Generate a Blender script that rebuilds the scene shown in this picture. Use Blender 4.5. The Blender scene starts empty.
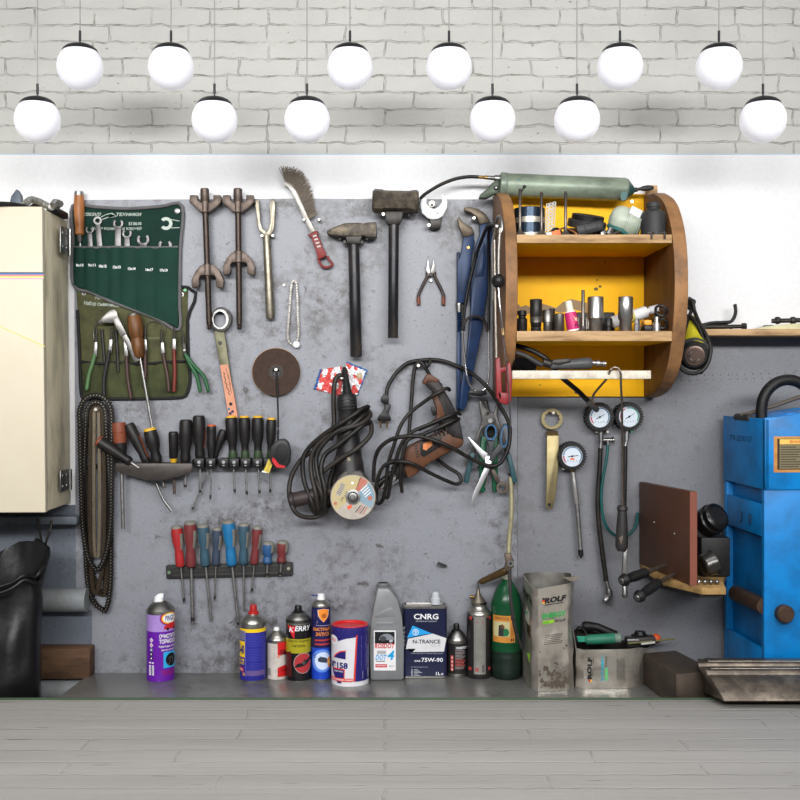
import bpy, bmesh, math, random
from mathutils import Vector, Matrix
from mathutils import noise as mnoise
from math import sin, cos, pi, sqrt, atan2, radians, hypot
random.seed(7)
SC = bpy.context.scene
COL = SC.collection
# camera facts: eye 2.6 m in front of the wall, level; measurements taken off the photo become metres at their own distance from the wall
D, F, CX, CY, EZ, BZ = 2.6, 1083.33, 385.0, 390.0, 1.577, 0.9
def S(d): return (D - d) / F
def P(x, y, d):
    s = S(d); return Vector(((x - CX) * s, -d, EZ + (CY - y) * s))
def lin(c):
    return tuple((v/255/12.92 if v/255 <= .04045 else ((v/255+.055)/1.055)**2.4) for v in c) + (1.0,)

# ---------------------------------------------------------------- materials
MT = {}
def pm(name, c, rough=.5, metal=0., dirt=0., dc=(45, 38, 32), sc=40., bump=0., bsc=250., spec=.32, emit=0., stretch=None, thr=.5, alpha=None, coat=0.):
    if name in MT: return MT[name]
    m = bpy.data.materials.new(name); m.use_nodes = True
    nt = m.node_tree; b = nt.nodes['Principled BSDF']; L = nt.links.new
    b.inputs['Base Color'].default_value = lin(c)
    b.inputs['Roughness'].default_value = rough
    b.inputs['Metallic'].default_value = metal
    b.inputs['Specular IOR Level'].default_value = spec
    if coat: b.inputs['Coat Weight'].default_value = coat
    if emit:
        b.inputs['Emission Color'].default_value = lin(c); b.inputs['Emission Strength'].default_value = emit
    if alpha:
        b.inputs['Transmission Weight'].default_value = alpha
    tc = nt.nodes.new('ShaderNodeTexCoord'); vec = tc.outputs['Object']
    if stretch:
        mp = nt.nodes.new('ShaderNodeMapping'); mp.inputs['Scale'].default_value = stretch
        L(vec, mp.inputs['Vector']); vec = mp.outputs['Vector']
    if dirt > 0:
        n = nt.nodes.new('ShaderNodeTexNoise'); n.inputs['Scale'].default_value = sc; n.inputs['Detail'].default_value = 6; n.inputs['Roughness'].default_value = .65
        r = nt.nodes.new('ShaderNodeValToRGB')
        r.color_ramp.elements[0].position = thr - .08; r.color_ramp.elements[0].color = (0, 0, 0, 1)
        r.color_ramp.elements[1].position = thr + .2; r.color_ramp.elements[1].color = (dirt,)*3 + (1,)
        x = nt.nodes.new('ShaderNodeMix'); x.data_type = 'RGBA'
        x.inputs['A'].default_value = lin(c); x.inputs['B'].default_value = lin(dc)
        L(vec, n.inputs['Vector']); L(n.outputs['Fac'], r.inputs['Fac']); L(r.outputs['Color'], x.inputs['Factor'])
        L(x.outputs['Result'], b.inputs['Base Color'])
    if bump > 0:
        n2 = nt.nodes.new('ShaderNodeTexNoise'); n2.inputs['Scale'].default_value = bsc; n2.inputs['Detail'].default_value = 4
        bp = nt.nodes.new('ShaderNodeBump'); bp.inputs['Strength'].default_value = bump; bp.inputs['Distance'].default_value = .002
        L(vec, n2.inputs['Vector']); L(n2.outputs['Fac'], bp.inputs['Height']); L(bp.outputs['Normal'], b.inputs['Normal'])
    MT[name] = m
    return m

# ---------------------------------------------------------------- mesh builder
def spl(pts, n=6, closed=False):
    pts = [Vector(p) for p in pts]; N = len(pts); out = []
    rng = N if closed else N - 1
    for i in range(rng):
        g = lambda k: pts[k % N] if closed else pts[max(0, min(N-1, k))]
        p0, p1, p2, p3 = g(i-1), g(i), g(i+1), g(i+2)
        for k in range(n):
            t = k/n
            out.append(.5*((2*p1)+(p2-p0)*t+(2*p0-5*p1+4*p2-p3)*t*t+(3*p1-p0-3*p2+p3)*t**3))
    if not closed: out.append(pts[-1].copy())
    return out
def el(cx, cy, rx, ry=None, n=24, a0=0., a1=360.):
    ry = rx if ry is None else ry
    k = n if a1-a0 >= 360 else n+1
    return [(cx+rx*cos(radians(a0+(a1-a0)*i/n)), cy+ry*sin(radians(a0+(a1-a0)*i/n))) for i in range(k)]
def rot(pts, cx, cy, a):
    a = radians(a); c, s = cos(a), sin(a)
    return [(cx+(x-cx)*c-(y-cy)*s, cy+(x-cx)*s+(y-cy)*c) for x, y in pts]
def rect(x0, y0, x1, y1): return [(x0, y0), (x1, y0), (x1, y1), (x0, y1)]
def rrect(x0, y0, x1, y1, r, n=4):
    o = []
    for cx, cy, a in ((x1-r, y1-r, 0), (x0+r, y1-r, 90), (x0+r, y0+r, 180), (x1-r, y0+r, 270)):
        for i in range(n+1):
            t = radians(a+90*i/n); o.append((cx+r*cos(t), cy+r*sin(t)))
    return o
def strip(pts, w0, w1=None):
    """outline of a bar of half width w0 (to w1) that follows 2D points"""
    w1 = w0 if w1 is None else w1
    a, b = [], []; n = len(pts)
    for i, (x, y) in enumerate(pts):
        p, q = pts[max(0, i-1)], pts[min(n-1, i+1)]
        dx, dy = q[0]-p[0], q[1]-p[1]; l = hypot(dx, dy) or 1
        w = w0+(w1-w0)*i/(n-1)
        a.append((x-dy/l*w, y+dx/l*w)); b.append((x+dy/l*w, y-dx/l*w))
    return a + b[::-1]
_TX = {}
def text2d(s, bold=0.):
    key = (s, bold)
    if key in _TX: return _TX[key]
    cu = bpy.data.curves.new('t', 'FONT'); cu.body = s; cu.offset = bold; cu.resolution_u = 2
    ob = bpy.data.objects.new('t', cu); COL.objects.link(ob)
    bpy.context.view_layer.update()
    me = bpy.data.meshes.new_from_object(ob.evaluated_get(bpy.context.evaluated_depsgraph_get()))
    vs = [(v.co.x, v.co.y) for v in me.vertices]; fs = [tuple(p.vertices) for p in me.polygons]
    bpy.data.objects.remove(ob); bpy.data.curves.remove(cu); bpy.data.meshes.remove(me)
    x0 = min(v[0] for v in vs); x1 = max(v[0] for v in vs); y0 = min(v[1] for v in vs); y1 = max(v[1] for v in vs)
    vs = [((x-x0)/(x1-x0), (y-y0)/(y1-y0)) for x, y in vs]
    _TX[key] = (vs, fs); return _TX[key]

ORG = {}
class G:
    def __init__(s): s.v = []; s.f = []; s.mi = []; s.mats = []
    def m(s, mat):
        if mat not in s.mats: s.mats.append(mat)
        return s.mats.index(mat)
    def add(s, vs, fs, mat):
        o = len(s.v); s.v += [Vector(v) for v in vs]
        multi = isinstance(mat, list)
        for i, f in enumerate(fs):
            s.f.append(tuple(o+k for k in f)); s.mi.append(s.m(mat[i] if multi else mat))
        return s
    def bm(s, bm, mat):
        bm.verts.index_update()
        s.add([v.co.copy() for v in bm.verts], [tuple(v.index for v in f.verts) for f in bm.faces], mat); bm.free(); return s
    def solid(s, front, off, mat, bev=0., seg=2):
        """closed front loop (world) swept by off"""
        bm = bmesh.new(); vs = [bm.verts.new(p) for p in front]
        f = bm.faces.new(vs); r = bmesh.ops.extrude_face_region(bm, geom=[f])
        nv = [e for e in r['geom'] if isinstance(e, bmesh.types.BMVert)]
        bmesh.ops.translate(bm, verts=nv, vec=off)
        bmesh.ops.recalc_face_normals(bm, faces=bm.faces[:])
        if bev > 0:
            es = [e for e in bm.edges if e.calc_face_angle(0) > .6]
            bmesh.ops.bevel(bm, geom=es, offset=bev, segments=seg, affect='EDGES', clamp_overlap=True, profile=.5)
        return s.bm(bm, mat)
    def prism(s, pts, d0, d1, mat, bev=0.):
        return s.solid([P(x, y, d1) for x, y in pts], Vector((0, d1-d0, 0)), mat, bev*S(d1))
    def box(s, x0, y0, x1, y1, d0, d1, mat, bev=0.): return s.prism(rect(x0, y0, x1, y1), d0, d1, mat, bev)
    def boxw(s, X0, X1, d0, d1, Z0, Z1, mat, bev=0.):
        return s.solid([Vector((X0, -d1, Z0)), Vector((X1, -d1, Z0)), Vector((X1, -d1, Z1)), Vector((X0, -d1, Z1))], Vector((0, d1-d0, 0)), mat, bev)
    def obox(s, c, e1, e2, e3, mat, bev=0.):
        return s.solid([c-e1-e2+e3, c+e1-e2+e3, c+e1+e2+e3, c-e1+e2+e3], -2*e3, mat, bev)
    def ring(s, outer, inner, d0, d1, mat):
        n = len(outer); V = []
        for d in (d1, d0):
            for L in (outer, inner): V += [Vector((P(x, y, d1).x, -d, P(x, y, d1).z)) for x, y in L]
        fs = []
        for i in range(n):
            j = (i+1) % n
            fs += [(i, n+i, n+j, j), (2*n+i, 2*n+j, 3*n+j, 3*n+i), (i, j, 2*n+j, 2*n+i), (n+i, 3*n+i, 3*n+j, n+j)]
        return s.add(V, fs, mat)
    def tubew(s, pts, r, mat, seg=8, closed=False, cap=True):
        n = len(pts); V = []; fs = []; up = None
        R = r if isinstance(r, (list, tuple)) else [r]*n
        if len(R) != n: R = [R[0]+(R[-1]-R[0])*i/(n-1) for i in range(n)]
        for i, p in enumerate(pts):
            a = pts[(i-1) % n] if (closed or i > 0) else p; b = pts[(i+1) % n] if (closed or i < n-1) else p
            t = (b-a); t = t.normalized() if t.length > 1e-9 else Vector((0, 0, 1))
            if up is None:
                up = t.orthogonal().normalized() if abs(t.y) > .9 else Vector((0, 1, 0))
            up = (up - t*up.dot(t)); up = up.normalized() if up.length > 1e-6 else t.orthogonal().normalized()
            w = t.cross(up)
            for k in range(seg):
                a_ = 2*pi*k/seg; V.append(p+(up*cos(a_)+w*sin(a_))*R[i])
        for i in range(n if closed else n-1):
            j = (i+1) % n
            for k in range(seg):
                l = (k+1) % seg; fs.append((i*seg+k, i*seg+l, j*seg+l, j*seg+k))
        if not closed and cap:
            fs += [tuple(range(seg))[::-1], tuple((n-1)*seg+k for k in range(seg))]
        return s.add(V, fs, mat)
    def tube(s, pts, r, mat, seg=8, n=5, closed=False, smooth=True):
        """pts (x, y, d) in photo measure, radius r in photo measure"""
        w = [P(*p) for p in pts]
        if smooth and len(w) > 2: w = spl(w, n, closed)
        sc = S(pts[0][2])
        rr = [q*sc for q in r] if isinstance(r, (list, tuple)) else r*sc
        return s.tubew(w, rr, mat, seg, closed)
    def lathew(s, p0, p1, prof, seg=20, mat=None, matf=None):
        ax = p1-p0; t = ax.normalized()
        u = t.orthogonal().normalized() if abs(t.y) > .9 else (Vector((0, -1, 0))-t*t.dot(Vector((0, -1, 0)))).normalized()
        w = t.cross(u); V = []; fs = []; ms = []
        for e in prof:
            for k in range(seg):
                a = 2*pi*k/seg; V.append(p0+ax*e[0]+(u*cos(a)+w*sin(a))*max(e[1], 1e-5))
        for i in range(len(prof)-1):
            mm = prof[i][2] if len(prof[i]) > 2 else mat
            for k in range(seg):
                l = (k+1) % seg; fs.append((i*seg+k, i*seg+l, (i+1)*seg+l, (i+1)*seg+k))
                q = matf(prof[i][0], k/seg) if matf else None
                ms.append(q or mm)
        n = len(prof)-1
        fs += [tuple(range(seg))[::-1], tuple(n*seg+k for k in range(seg))]; ms += [ms[0], ms[-1]]
        return s.add(V, fs, ms)
    def lathe(s, a, b, prof, mat=None, seg=20, matf=None):
        """axis from a to b, both (x, y, d); prof [(fraction, radius px[, material])]"""
        sc = S((a[2]+b[2])/2)
        return s.lathew(P(*a), P(*b), [(e[0], e[1]*sc)+tuple(e[2:]) for e in prof], seg, mat, matf)
    def cyl(s, a, b, r, mat, seg=16, bev=.12):
        l = hypot(a[0]-b[0], a[1]-b[1])+abs(a[2]-b[2])/S(a[2]); e = min(.3, bev*r/max(l, .01))
        return s.lathe(a, b, [(0, r*(1-bev)), (e, r), (1-e, r), (1, r*(1-bev))], mat, seg)
    def disc(s, x, y, r, d0, d1, mat, seg=24, bev=.08):
        """short cylinder that faces the room"""
        q = r*S(d1); a = P(x, y, d1); b = a.copy(); b.y = -d0; h = max(d1-d0, 1e-5); e = min(.4, bev*q/h)
        return s.lathew(b, a, [(0, q*(1-bev)), (e, q), (1-e, q), (1, q*(1-bev))], seg, mat)
    def ball(s, c, r, mat, seg=16, sq=(1, 1, 1)):
        V = []; fs = []; n = seg//2
        for i in range(n+1):
            th = pi*i/n
            for k in range(seg):
                ph = 2*pi*k/seg
                V.append(Vector((c.x+r*sq[0]*sin(th)*cos(ph), c.y+r*sq[1]*sin(th)*sin(ph), c.z+r*sq[2]*cos(th))))
        for i in range(n):
            for k in range(seg):
                l = (k+1) % seg; fs.append((i*seg+k, (i+1)*seg+k, (i+1)*seg+l, i*seg+l))
        return s.add(V, fs, mat)
    # flat print on a surface: fm maps (x, y) of the print to the surface
    def poly(s, pts, mat, fm, cut=0.):
        bm = bmesh.new(); f = bm.faces.new([bm.verts.new((x, y, 0)) for x, y in pts])
        if cut:
            x = min(p[0] for p in pts)+cut; e = max(p[0] for p in pts)
            while x < e:
                bmesh.ops.bisect_plane(bm, geom=bm.verts[:]+bm.edges[:]+bm.faces[:], plane_co=(x, 0, 0), plane_no=(1, 0, 0)); x += cut
        bmesh.ops.triangulate(bm, faces=bm.faces[:])
        for v in bm.verts: v.co = fm(v.co.x, v.co.y)
        return s.bm(bm, mat)
    def text(s, t, x0, y0, x1, y1, mat, fm, bold=.01, shear=0., ang=0., up=False):
        vs, fs = text2d(t, bold); out = []; cx, cy = (x0+x1)/2, (y0+y1)/2; a = radians(ang)
        for u, v in vs:
            if up:  # reads bottom to top
                x = x0+(1-v)*(x1-x0); y = y1-u*(y1-y0)
            else:
                x = x0+u*(x1-x0)+shear*(v-.5)*(y1-y0); y = y1-v*(y1-y0)
            out.append(fm(cx+(x-cx)*cos(a)-(y-cy)*sin(a), cy+(x-cx)*sin(a)+(y-cy)*cos(a)))
        return s.add(out, fs, mat)
    def build(s, name, parent=None, origin=None, ang=38., recalc=False):
        o = ORG[parent] if parent is not None else (origin or Vector((0, 0, 0)))
        me = bpy.data.meshes.new(name); me.from_pydata([tuple(v-o) for v in s.v], [], s.f)
        for mt in s.mats: me.materials.append(mt)
        me.polygons.foreach_set('material_index', s.mi)
        bm = bmesh.new(); bm.from_mesh(me)
        bmesh.ops.recalc_face_normals(bm, faces=bm.faces[:]); bm.to_mesh(me); bm.free()
        me.polygons.foreach_set('use_smooth', [True]*len(me.polygons))
        me.set_sharp_from_angle(angle=radians(ang)); me.update()
        ob = bpy.data.objects.new(name, me); COL.objects.link(ob)
        if parent is not None: ob.parent = parent
        else: ob.location = o
        ORG[ob] = o
        return ob
def fl(d, lv=0):
    return lambda x, y: P(x, y, d+.0003*(lv+1))
def cm(X, Yd, r, lv=0, dF=None, Z=None):
    """print on an upright cylinder: axis X, distance Yd, radius r (metres); x is arc length in px"""
    sF = S(Yd+r)
    def f(u, v):
        a = u*sF/r; q = r+.0002*(lv+1)
        return Vector((X+q*sin(a), -(Yd+q*cos(a)), EZ+(CY-v)*sF))
    return f
LABELS = set()
def tag(o, label, cat, group=None):
    o['label'] = label; o['category'] = cat
    if group: o['group'] = group
    n = len(label.split())
    if label in LABELS: print('DUPLICATE LABEL', label)
    if not 4 <= n <= 16: print('LABEL LENGTH', n, label)
    LABELS.add(label); return o
def thing(name, label, cat, loc, group=None):
    o = bpy.data.objects.new(name, None); o.empty_display_size = .02; COL.objects.link(o)
    if not isinstance(loc, Vector): loc = P(*loc)
    o.location = loc; ORG[o] = loc.copy()
    return tag(o, label, cat, group)
def one(name, g, label, cat, group=None):
    c = Vector((sum(v.x for v in g.v)/len(g.v), sum(v.y for v in g.v)/len(g.v), min(v.z for v in g.v)))
    return tag(g.build(name, None, c), label, cat, group)
def struct(name, g):
    o = g.build(name); o['kind'] = 'structure'; return o
# ================================================================ common materials
STEEL = pm('bright_steel', (158, 157, 156), .38, .9, .6, (90, 85, 80), 60)
CHROME = pm('chrome', (215, 215, 218), .15, 1.)
GSTEEL = pm('grey_steel', (150, 150, 148), .38, 1., .6, (70, 62, 55), 50)
DSTEEL = pm('dark_steel', (62, 60, 58), .45, .7, .6, (30, 26, 24), 50)
BSTEEL = pm('brown_steel', (98, 86, 78), .45, .55, .7, (45, 36, 32), 60)
BLACK = pm('black_rubber', (17, 17, 18), .5, 0, .3, (48, 44, 40), 60)
BPLAS = pm('black_plastic', (14, 14, 16), .42, 0, .25, (50, 47, 44), 40)
DGREY = pm('dark_grey_plastic', (44, 43, 44), .5, 0, .4, (70, 62, 56), 50)
CABLE = pm('black_cable', (19, 18, 17), .45, 0, .4, (62, 54, 46), 30)
BRASS = pm('brass', (160, 130, 80), .35, 1., .5, (80, 60, 40), 60)
WHITE = pm('white_plastic', (228, 228, 228), .4)
INKW = pm('white_ink', (232, 232, 236), .5)
INKK = pm('black_ink', (22, 20, 24), .5)
SCREW = pm('screw_zinc', (205, 200, 190), .35, .8)
HANDLEWOOD = pm('varnished_handle_wood', (170, 108, 58), .4, 0, .7, (92, 50, 24), 25, stretch=(3, 3, .6))
WOOD = pm('raw_plywood_edge', (184, 150, 108), .6, 0, .8, (98, 66, 38), 18, .2, 60, stretch=(.6, 3, 4))
DWOOD = pm('brown_wood', (104, 68, 38), .55, 0, .85, (58, 34, 18), 9, .2, 60, stretch=(4, 2, .8))
RED = pm('red_plastic', (172, 40, 42), .45, 0, .4, (90, 30, 28), 50)

def board_mat(name, c, stains, patches=()):
    m = bpy.data.materials.new(name); m.use_nodes = True; nt = m.node_tree; N = nt.nodes; L = nt.links.new
    b = N['Principled BSDF']; b.inputs['Roughness'].default_value = .42; b.inputs['Specular IOR Level'].default_value = .45
    tc = N.new('ShaderNodeTexCoord')
    def nz(sc, det, lo, hi, rg=.6, dist=0):
        n = N.new('ShaderNodeTexNoise'); n.inputs['Scale'].default_value = sc; n.inputs['Detail'].default_value = det; n.inputs['Roughness'].default_value = rg; n.inputs['Distortion'].default_value = dist
        L(tc.outputs['Object'], n.inputs['Vector'])
        r = N.new('ShaderNodeMapRange'); r.inputs['From Min'].default_value = lo; r.inputs['From Max'].default_value = hi
        L(n.outputs['Fac'], r.inputs['Value']); return r.outputs['Result']
    def mul(a, bb):
        q = N.new('ShaderNodeMath'); q.operation = 'MULTIPLY'; L(a, q.inputs[0])
        if isinstance(bb, float): q.inputs[1].default_value = bb
        else: L(bb, q.inputs[1])
        return q.outputs[0]
    def mix(a, fac, col):
        x = N.new('ShaderNodeMix'); x.data_type = 'RGBA'
        if isinstance(a, tuple): x.inputs['A'].default_value = a
        else: L(a, x.inputs['A'])
        x.inputs['B'].default_value = col; L(fac, x.inputs['Factor']); return x.outputs['Result']
    col = mix(lin(c), nz(300, 3, .5, .9), lin(tuple(min(255, v+22) for v in c)))
    smudge = mul(mul(nz(4.2, 3, .46, .64), nz(38, 7, .46, .62, .72)), stains)
    col = mix(col, smudge, lin((66, 60, 55)))
    acc = None
    for px, py, rx, ry in patches:      # greasy patches where hands and tools have rubbed
        c0 = P(px, py, .006); sc0 = S(.006)
        mp = N.new('ShaderNodeMapping'); mp.vector_type = 'POINT'; mp.inputs['Scale'].default_value = (1/(rx*sc0), 1, 1/(ry*sc0)); mp.inputs['Location'].default_value = (-c0.x/(rx*sc0), -c0.y, -c0.z/(ry*sc0))
        L(tc.outputs['Object'], mp.inputs['Vector'])
        ln = N.new('ShaderNodeVectorMath'); ln.operation = 'LENGTH'; L(mp.outputs[0], ln.inputs[0])
        mr = N.new('ShaderNodeMapRange'); mr.inputs['From Min'].default_value = 1.3; mr.inputs['From Max'].default_value = .2; L(ln.outputs['Value'], mr.inputs['Value'])
        if acc is None: acc = mr.outputs[0]
        else:
            mx = N.new('ShaderNodeMath'); mx.operation = 'MAXIMUM'; L(acc, mx.inputs[0]); L(mr.outputs[0], mx.inputs[1]); acc = mx.outputs[0]
    if acc is not None: col = mix(col, mul(mul(acc, nz(52, 7, .42, .62, .75)), .9), lin((62, 56, 50)))
    speck = mul(nz(150, 3, .62, .68, .7), .8); col = mix(col, speck, lin((70, 64, 60)))
    spot = mul(mul(nz(30, 3, .64, .70, .6, .6), nz(7, 2, .45, .6)), .8*min(1., stains*1.2)); col = mix(col, spot, lin((58, 52, 48)))
    L(col, b.inputs['Base Color'])
    bp = N.new('ShaderNodeBump'); bp.inputs['Strength'].default_value = .12; bp.inputs['Distance'].default_value = .002
    n = N.new('ShaderNodeTexNoise'); n.inputs['Scale'].default_value = 260; L(tc.outputs['Object'], n.inputs['Vector'])
    L(n.outputs['Fac'], bp.inputs['Height']); L(bp.outputs['Normal'], b.inputs['Normal'])
    return m
BOARD = board_mat('grey_painted_steel_board', (130, 132, 139), .85, [(230, 522, 66, 15), (322, 235, 16, 40), (282, 206, 34, 12), (348, 207, 24, 9), (125, 412, 45, 14), (262, 285, 12, 34), (318, 310, 14, 50), (222, 350, 18, 9), (452, 228, 24, 22), (205, 664, 60, 9), (330, 606, 40, 10), (270, 505, 34, 13), (405, 372, 22, 14), (440, 640, 26, 24), (345, 300, 20, 26), (480, 450, 16, 30)])
BOARDR = board_mat('grey_painted_steel_plain', (114, 115, 120), .3)
BOARDB = board_mat('blue_grey_shaded_paint', (98, 104, 114), .5)  # same paint as the board, darkened to carry the shadow under the cabinet
BENCHM = board_mat('bench_sheet_steel', (128, 128, 125), .6)
BENCHM.node_tree.nodes['Principled BSDF'].inputs['Metallic'].default_value = .35
BENCHM.node_tree.nodes['Principled BSDF'].inputs['Roughness'].default_value = .3

def brick_mat(name, c, row, wid, axis, mort, bump, dist, streak, jc=(112, 108, 98)):
    m = bpy.data.materials.new(name); m.use_nodes = True; nt = m.node_tree; N = nt.nodes; L = nt.links.new
    b = N['Principled BSDF']; b.inputs['Roughness'].default_value = .75; b.inputs['Specular IOR Level'].default_value = .25
    tc = N.new('ShaderNodeTexCoord'); sep = N.new('ShaderNodeSeparateXYZ'); L(tc.outputs['Object'], sep.inputs[0])
    cb = N.new('ShaderNodeCombineXYZ'); L(sep.outputs['X'], cb.inputs[0]); L(sep.outputs[axis], cb.inputs[1])
    dn = N.new('ShaderNodeTexNoise'); dn.inputs['Scale'].default_value = 28; dn.inputs['Detail'].default_value = 3; L(tc.outputs['Object'], dn.inputs['Vector'])
    sub = N.new('ShaderNodeVectorMath'); sub.operation = 'SUBTRACT'; L(dn.outputs['Color'], sub.inputs[0]); sub.inputs[1].default_value = (.5, .5, .5)
    sca = N.new('ShaderNodeVectorMath'); sca.operation = 'SCALE'; L(sub.outputs[0], sca.inputs[0]); sca.inputs['Scale'].default_value = dist
    ad = N.new('ShaderNodeVectorMath'); ad.operation = 'ADD'; L(cb.outputs[0], ad.inputs[0]); L(sca.outputs[0], ad.inputs[1])
    br = N.new('ShaderNodeTexBrick'); L(ad.outputs[0], br.inputs['Vector'])
    br.inputs['Scale'].default_value = 1.; br.inputs['Row Height'].default_value = row; br.inputs['Brick Width'].default_value = wid
    br.inputs['Mortar Size'].default_value = mort; br.inputs['Mortar Smooth'].default_value = .6; br.offset = .5; br.squash = 1.35; br.squash_frequency = 3
    br.inputs['Color1'].default_value = (1, 1, 1, 1); br.inputs['Color2'].default_value = (1, 1, 1, 1); br.inputs['Mortar'].default_value = (0, 0, 0, 1)
    # broken paint in the joints
    mp = N.new('ShaderNodeMapping'); mp.inputs['Scale'].default_value = (streak, 1, 1); L(tc.outputs['Object'], mp.inputs['Vector'])
    pn = N.new('ShaderNodeTexNoise'); pn.inputs['Scale'].default_value = 34; pn.inputs['Detail'].default_value = 5; pn.inputs['Roughness'].default_value = .7; L(mp.outputs[0], pn.inputs['Vector'])
    mr = N.new('ShaderNodeMapRange'); mr.inputs['From Min'].default_value = .47; mr.inputs['From Max'].default_value = .63; L(pn.outputs['Fac'], mr.inputs['Value'])
    mq = N.new('ShaderNodeMapRange'); mq.inputs['From Min'].default_value = .38; mq.inputs['From Max'].default_value = .6; mq.inputs['To Min'].default_value = .12
    qn = N.new('ShaderNodeTexNoise'); qn.inputs['Scale'].default_value = 13; qn.inputs['Detail'].default_value = 4; L(mp.outputs[0], qn.inputs['Vector']); L(qn.outputs['Fac'], mq.inputs['Value'])
    inv = N.new('ShaderNodeMath'); inv.operation = 'SUBTRACT'; inv.inputs[0].default_value = 1.; L(br.outputs['Color'], inv.inputs[1])
    mu = N.new('ShaderNodeMath'); mu.operation = 'MULTIPLY'; L(inv.outputs[0], mu.inputs[0]); L(mr.outputs[0], mu.inputs[1])
    mu2 = N.new('ShaderNodeMath'); mu2.operation = 'MULTIPLY'; mu2.inputs[1].default_value = .75; L(mu.outputs[0], mu2.inputs[0])
    tone = N.new('ShaderNodeTexNoise'); tone.inputs['Scale'].default_value = 9; tone.inputs['Detail'].default_value = 6; L(mp.outputs[0], tone.inputs['Vector'])
    x0 = N.new('ShaderNodeMix'); x0.data_type = 'RGBA'; x0.inputs['A'].default_value = lin(tuple(v-(12 if streak > .5 else 34) for v in c)); x0.inputs['B'].default_value = lin(tuple(min(255, v+10) for v in c)); L(tone.outputs['Fac'], x0.inputs['Factor'])
    x = N.new('ShaderNodeMix'); x.data_type = 'RGBA'; L(x0.outputs['Result'], x.inputs['A']); x.inputs['B'].default_value = lin(jc); L(mu2.outputs[0], x.inputs['Factor'])
    L(x.outputs['Result'], b.inputs['Base Color'])
    pt = N.new('ShaderNodeTexNoise'); pt.inputs['Scale'].default_value = 95; pt.inputs['Detail'].default_value = 2; L(mp.outputs[0], pt.inputs['Vector'])
    pr = N.new('ShaderNodeMapRange'); pr.inputs['From Min'].default_value = .7; pr.inputs['From Max'].default_value = .74; pr.inputs['To Max'].default_value = .6; L(pt.outputs['Fac'], pr.inputs['Value'])
    x2 = N.new('ShaderNodeMix'); x2.data_type = 'RGBA'; L(x.outputs['Result'], x2.inputs['A']); x2.inputs['B'].default_value = lin((96, 92, 84)); L(pr.outputs[0], x2.inputs['Factor']); L(x2.outputs['Result'], b.inputs['Base Color'])
    hn = N.new('ShaderNodeTexNoise'); hn.inputs['Scale'].default_value = 70; hn.inputs['Detail'].default_value = 4; L(mp.outputs[0], hn.inputs['Vector'])
    hm = N.new('ShaderNodeMath'); hm.operation = 'MULTIPLY_ADD'; hm.inputs[1].default_value = .5; L(hn.outputs['Fac'], hm.inputs[0])
    hb = N.new('ShaderNodeMath'); hb.operation = 'MULTIPLY'; L(inv.outputs[0], hb.inputs[0]); L(mq.outputs[0], hb.inputs[1])
    hc = N.new('ShaderNodeMath'); hc.operation = 'SUBTRACT'; hc.inputs[0].default_value = 1.; L(hb.outputs[0], hc.inputs[1]); L(hc.outputs[0], hm.inputs[2])
    bp = N.new('ShaderNodeBump'); bp.inputs['Strength'].default_value = bump; bp.inputs['Distance'].default_value = .006; L(hm.outputs[0], bp.inputs['Height']); L(bp.outputs['Normal'], b.inputs['Normal'])
    return m
BRICK = brick_mat('white_painted_brick', (184, 183, 178), .0402, .14, 'Z', .0026, .85, .017, .7)
COUNTERM = brick_mat('whitewashed_brick_slab', (180, 177, 173), .062, .55, 'Y', .003, .5, .016, .1, (150, 146, 138))
PLASTER = pm('white_plaster', (226, 226, 227), .85, 0, .12, (170, 170, 172), 90, .25, 160, spec=.2)

# ================================================================ setting
BD = .006                                   # front of the steel board
Z = lambda y: P(0, y, 0).z
g = G(); g.boxw(-2.3, 2.3, -.1, 0, Z(154), 2.85, BRICK); struct('wall_back_brick', g)
g = G(); g.boxw(-2.3, 2.3, -.1, 0, 0, Z(154), PLASTER); struct('wall_back_plaster', g)
g = G(); g.boxw(-2.3, 2.3, 0, .0015, Z(154.6), Z(153.8), pm('pale_blue_line', (176, 200, 216), .6)); struct('trim_1', g)
g = G(); g.prism([(-140, 505), (110, 505), (110, 760), (-140, 760)], 0, .002, BOARDB); struct('wall_back_lower', g)
g = G(); g.prism([(74, 200), (300, 198.5), (505, 199.5), (517, 199.5), (517, 673), (92, 673), (92, 610), (76, 610)], .001, BD, BOARD)
struct('wall_back_board', g)
PERF = pm('punched_hole', (86, 82, 80), .8)
g = G(); g.prism([(517.5, 335), (900, 335), (900, 673), (517.5, 673)], .001, BD, BOARDR)
for i in range(16):
    for j in range(2):
        g.disc(672+i*8.1+(j*1.2), 378.5-i*.25+j*4.6-2, .75, BD, BD+.0004, PERF, 8)
struct('wall_back_board', g)
FLOORM = pm('concrete_floor', (120, 118, 115), .8, 0, .4, (80, 76, 72), 6, .2, 80)
g = G(); g.boxw(-2.3, 2.3, -.1, 5.2, -.05, 0, FLOORM); struct('floor', g)
g = G(); g.boxw(-2.3, 2.3, -.1, 5.2, 2.85, 2.9, PLASTER); struct('ceiling', g)
g = G(); g.boxw(-2.36, -2.3, -.1, 5.2, 0, 2.85, PLASTER); struct('wall_left', g)
g = G(); g.boxw(2.3, 2.36, -.1, 5.2, 0, 2.85, PLASTER); struct('wall_right', g)

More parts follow.
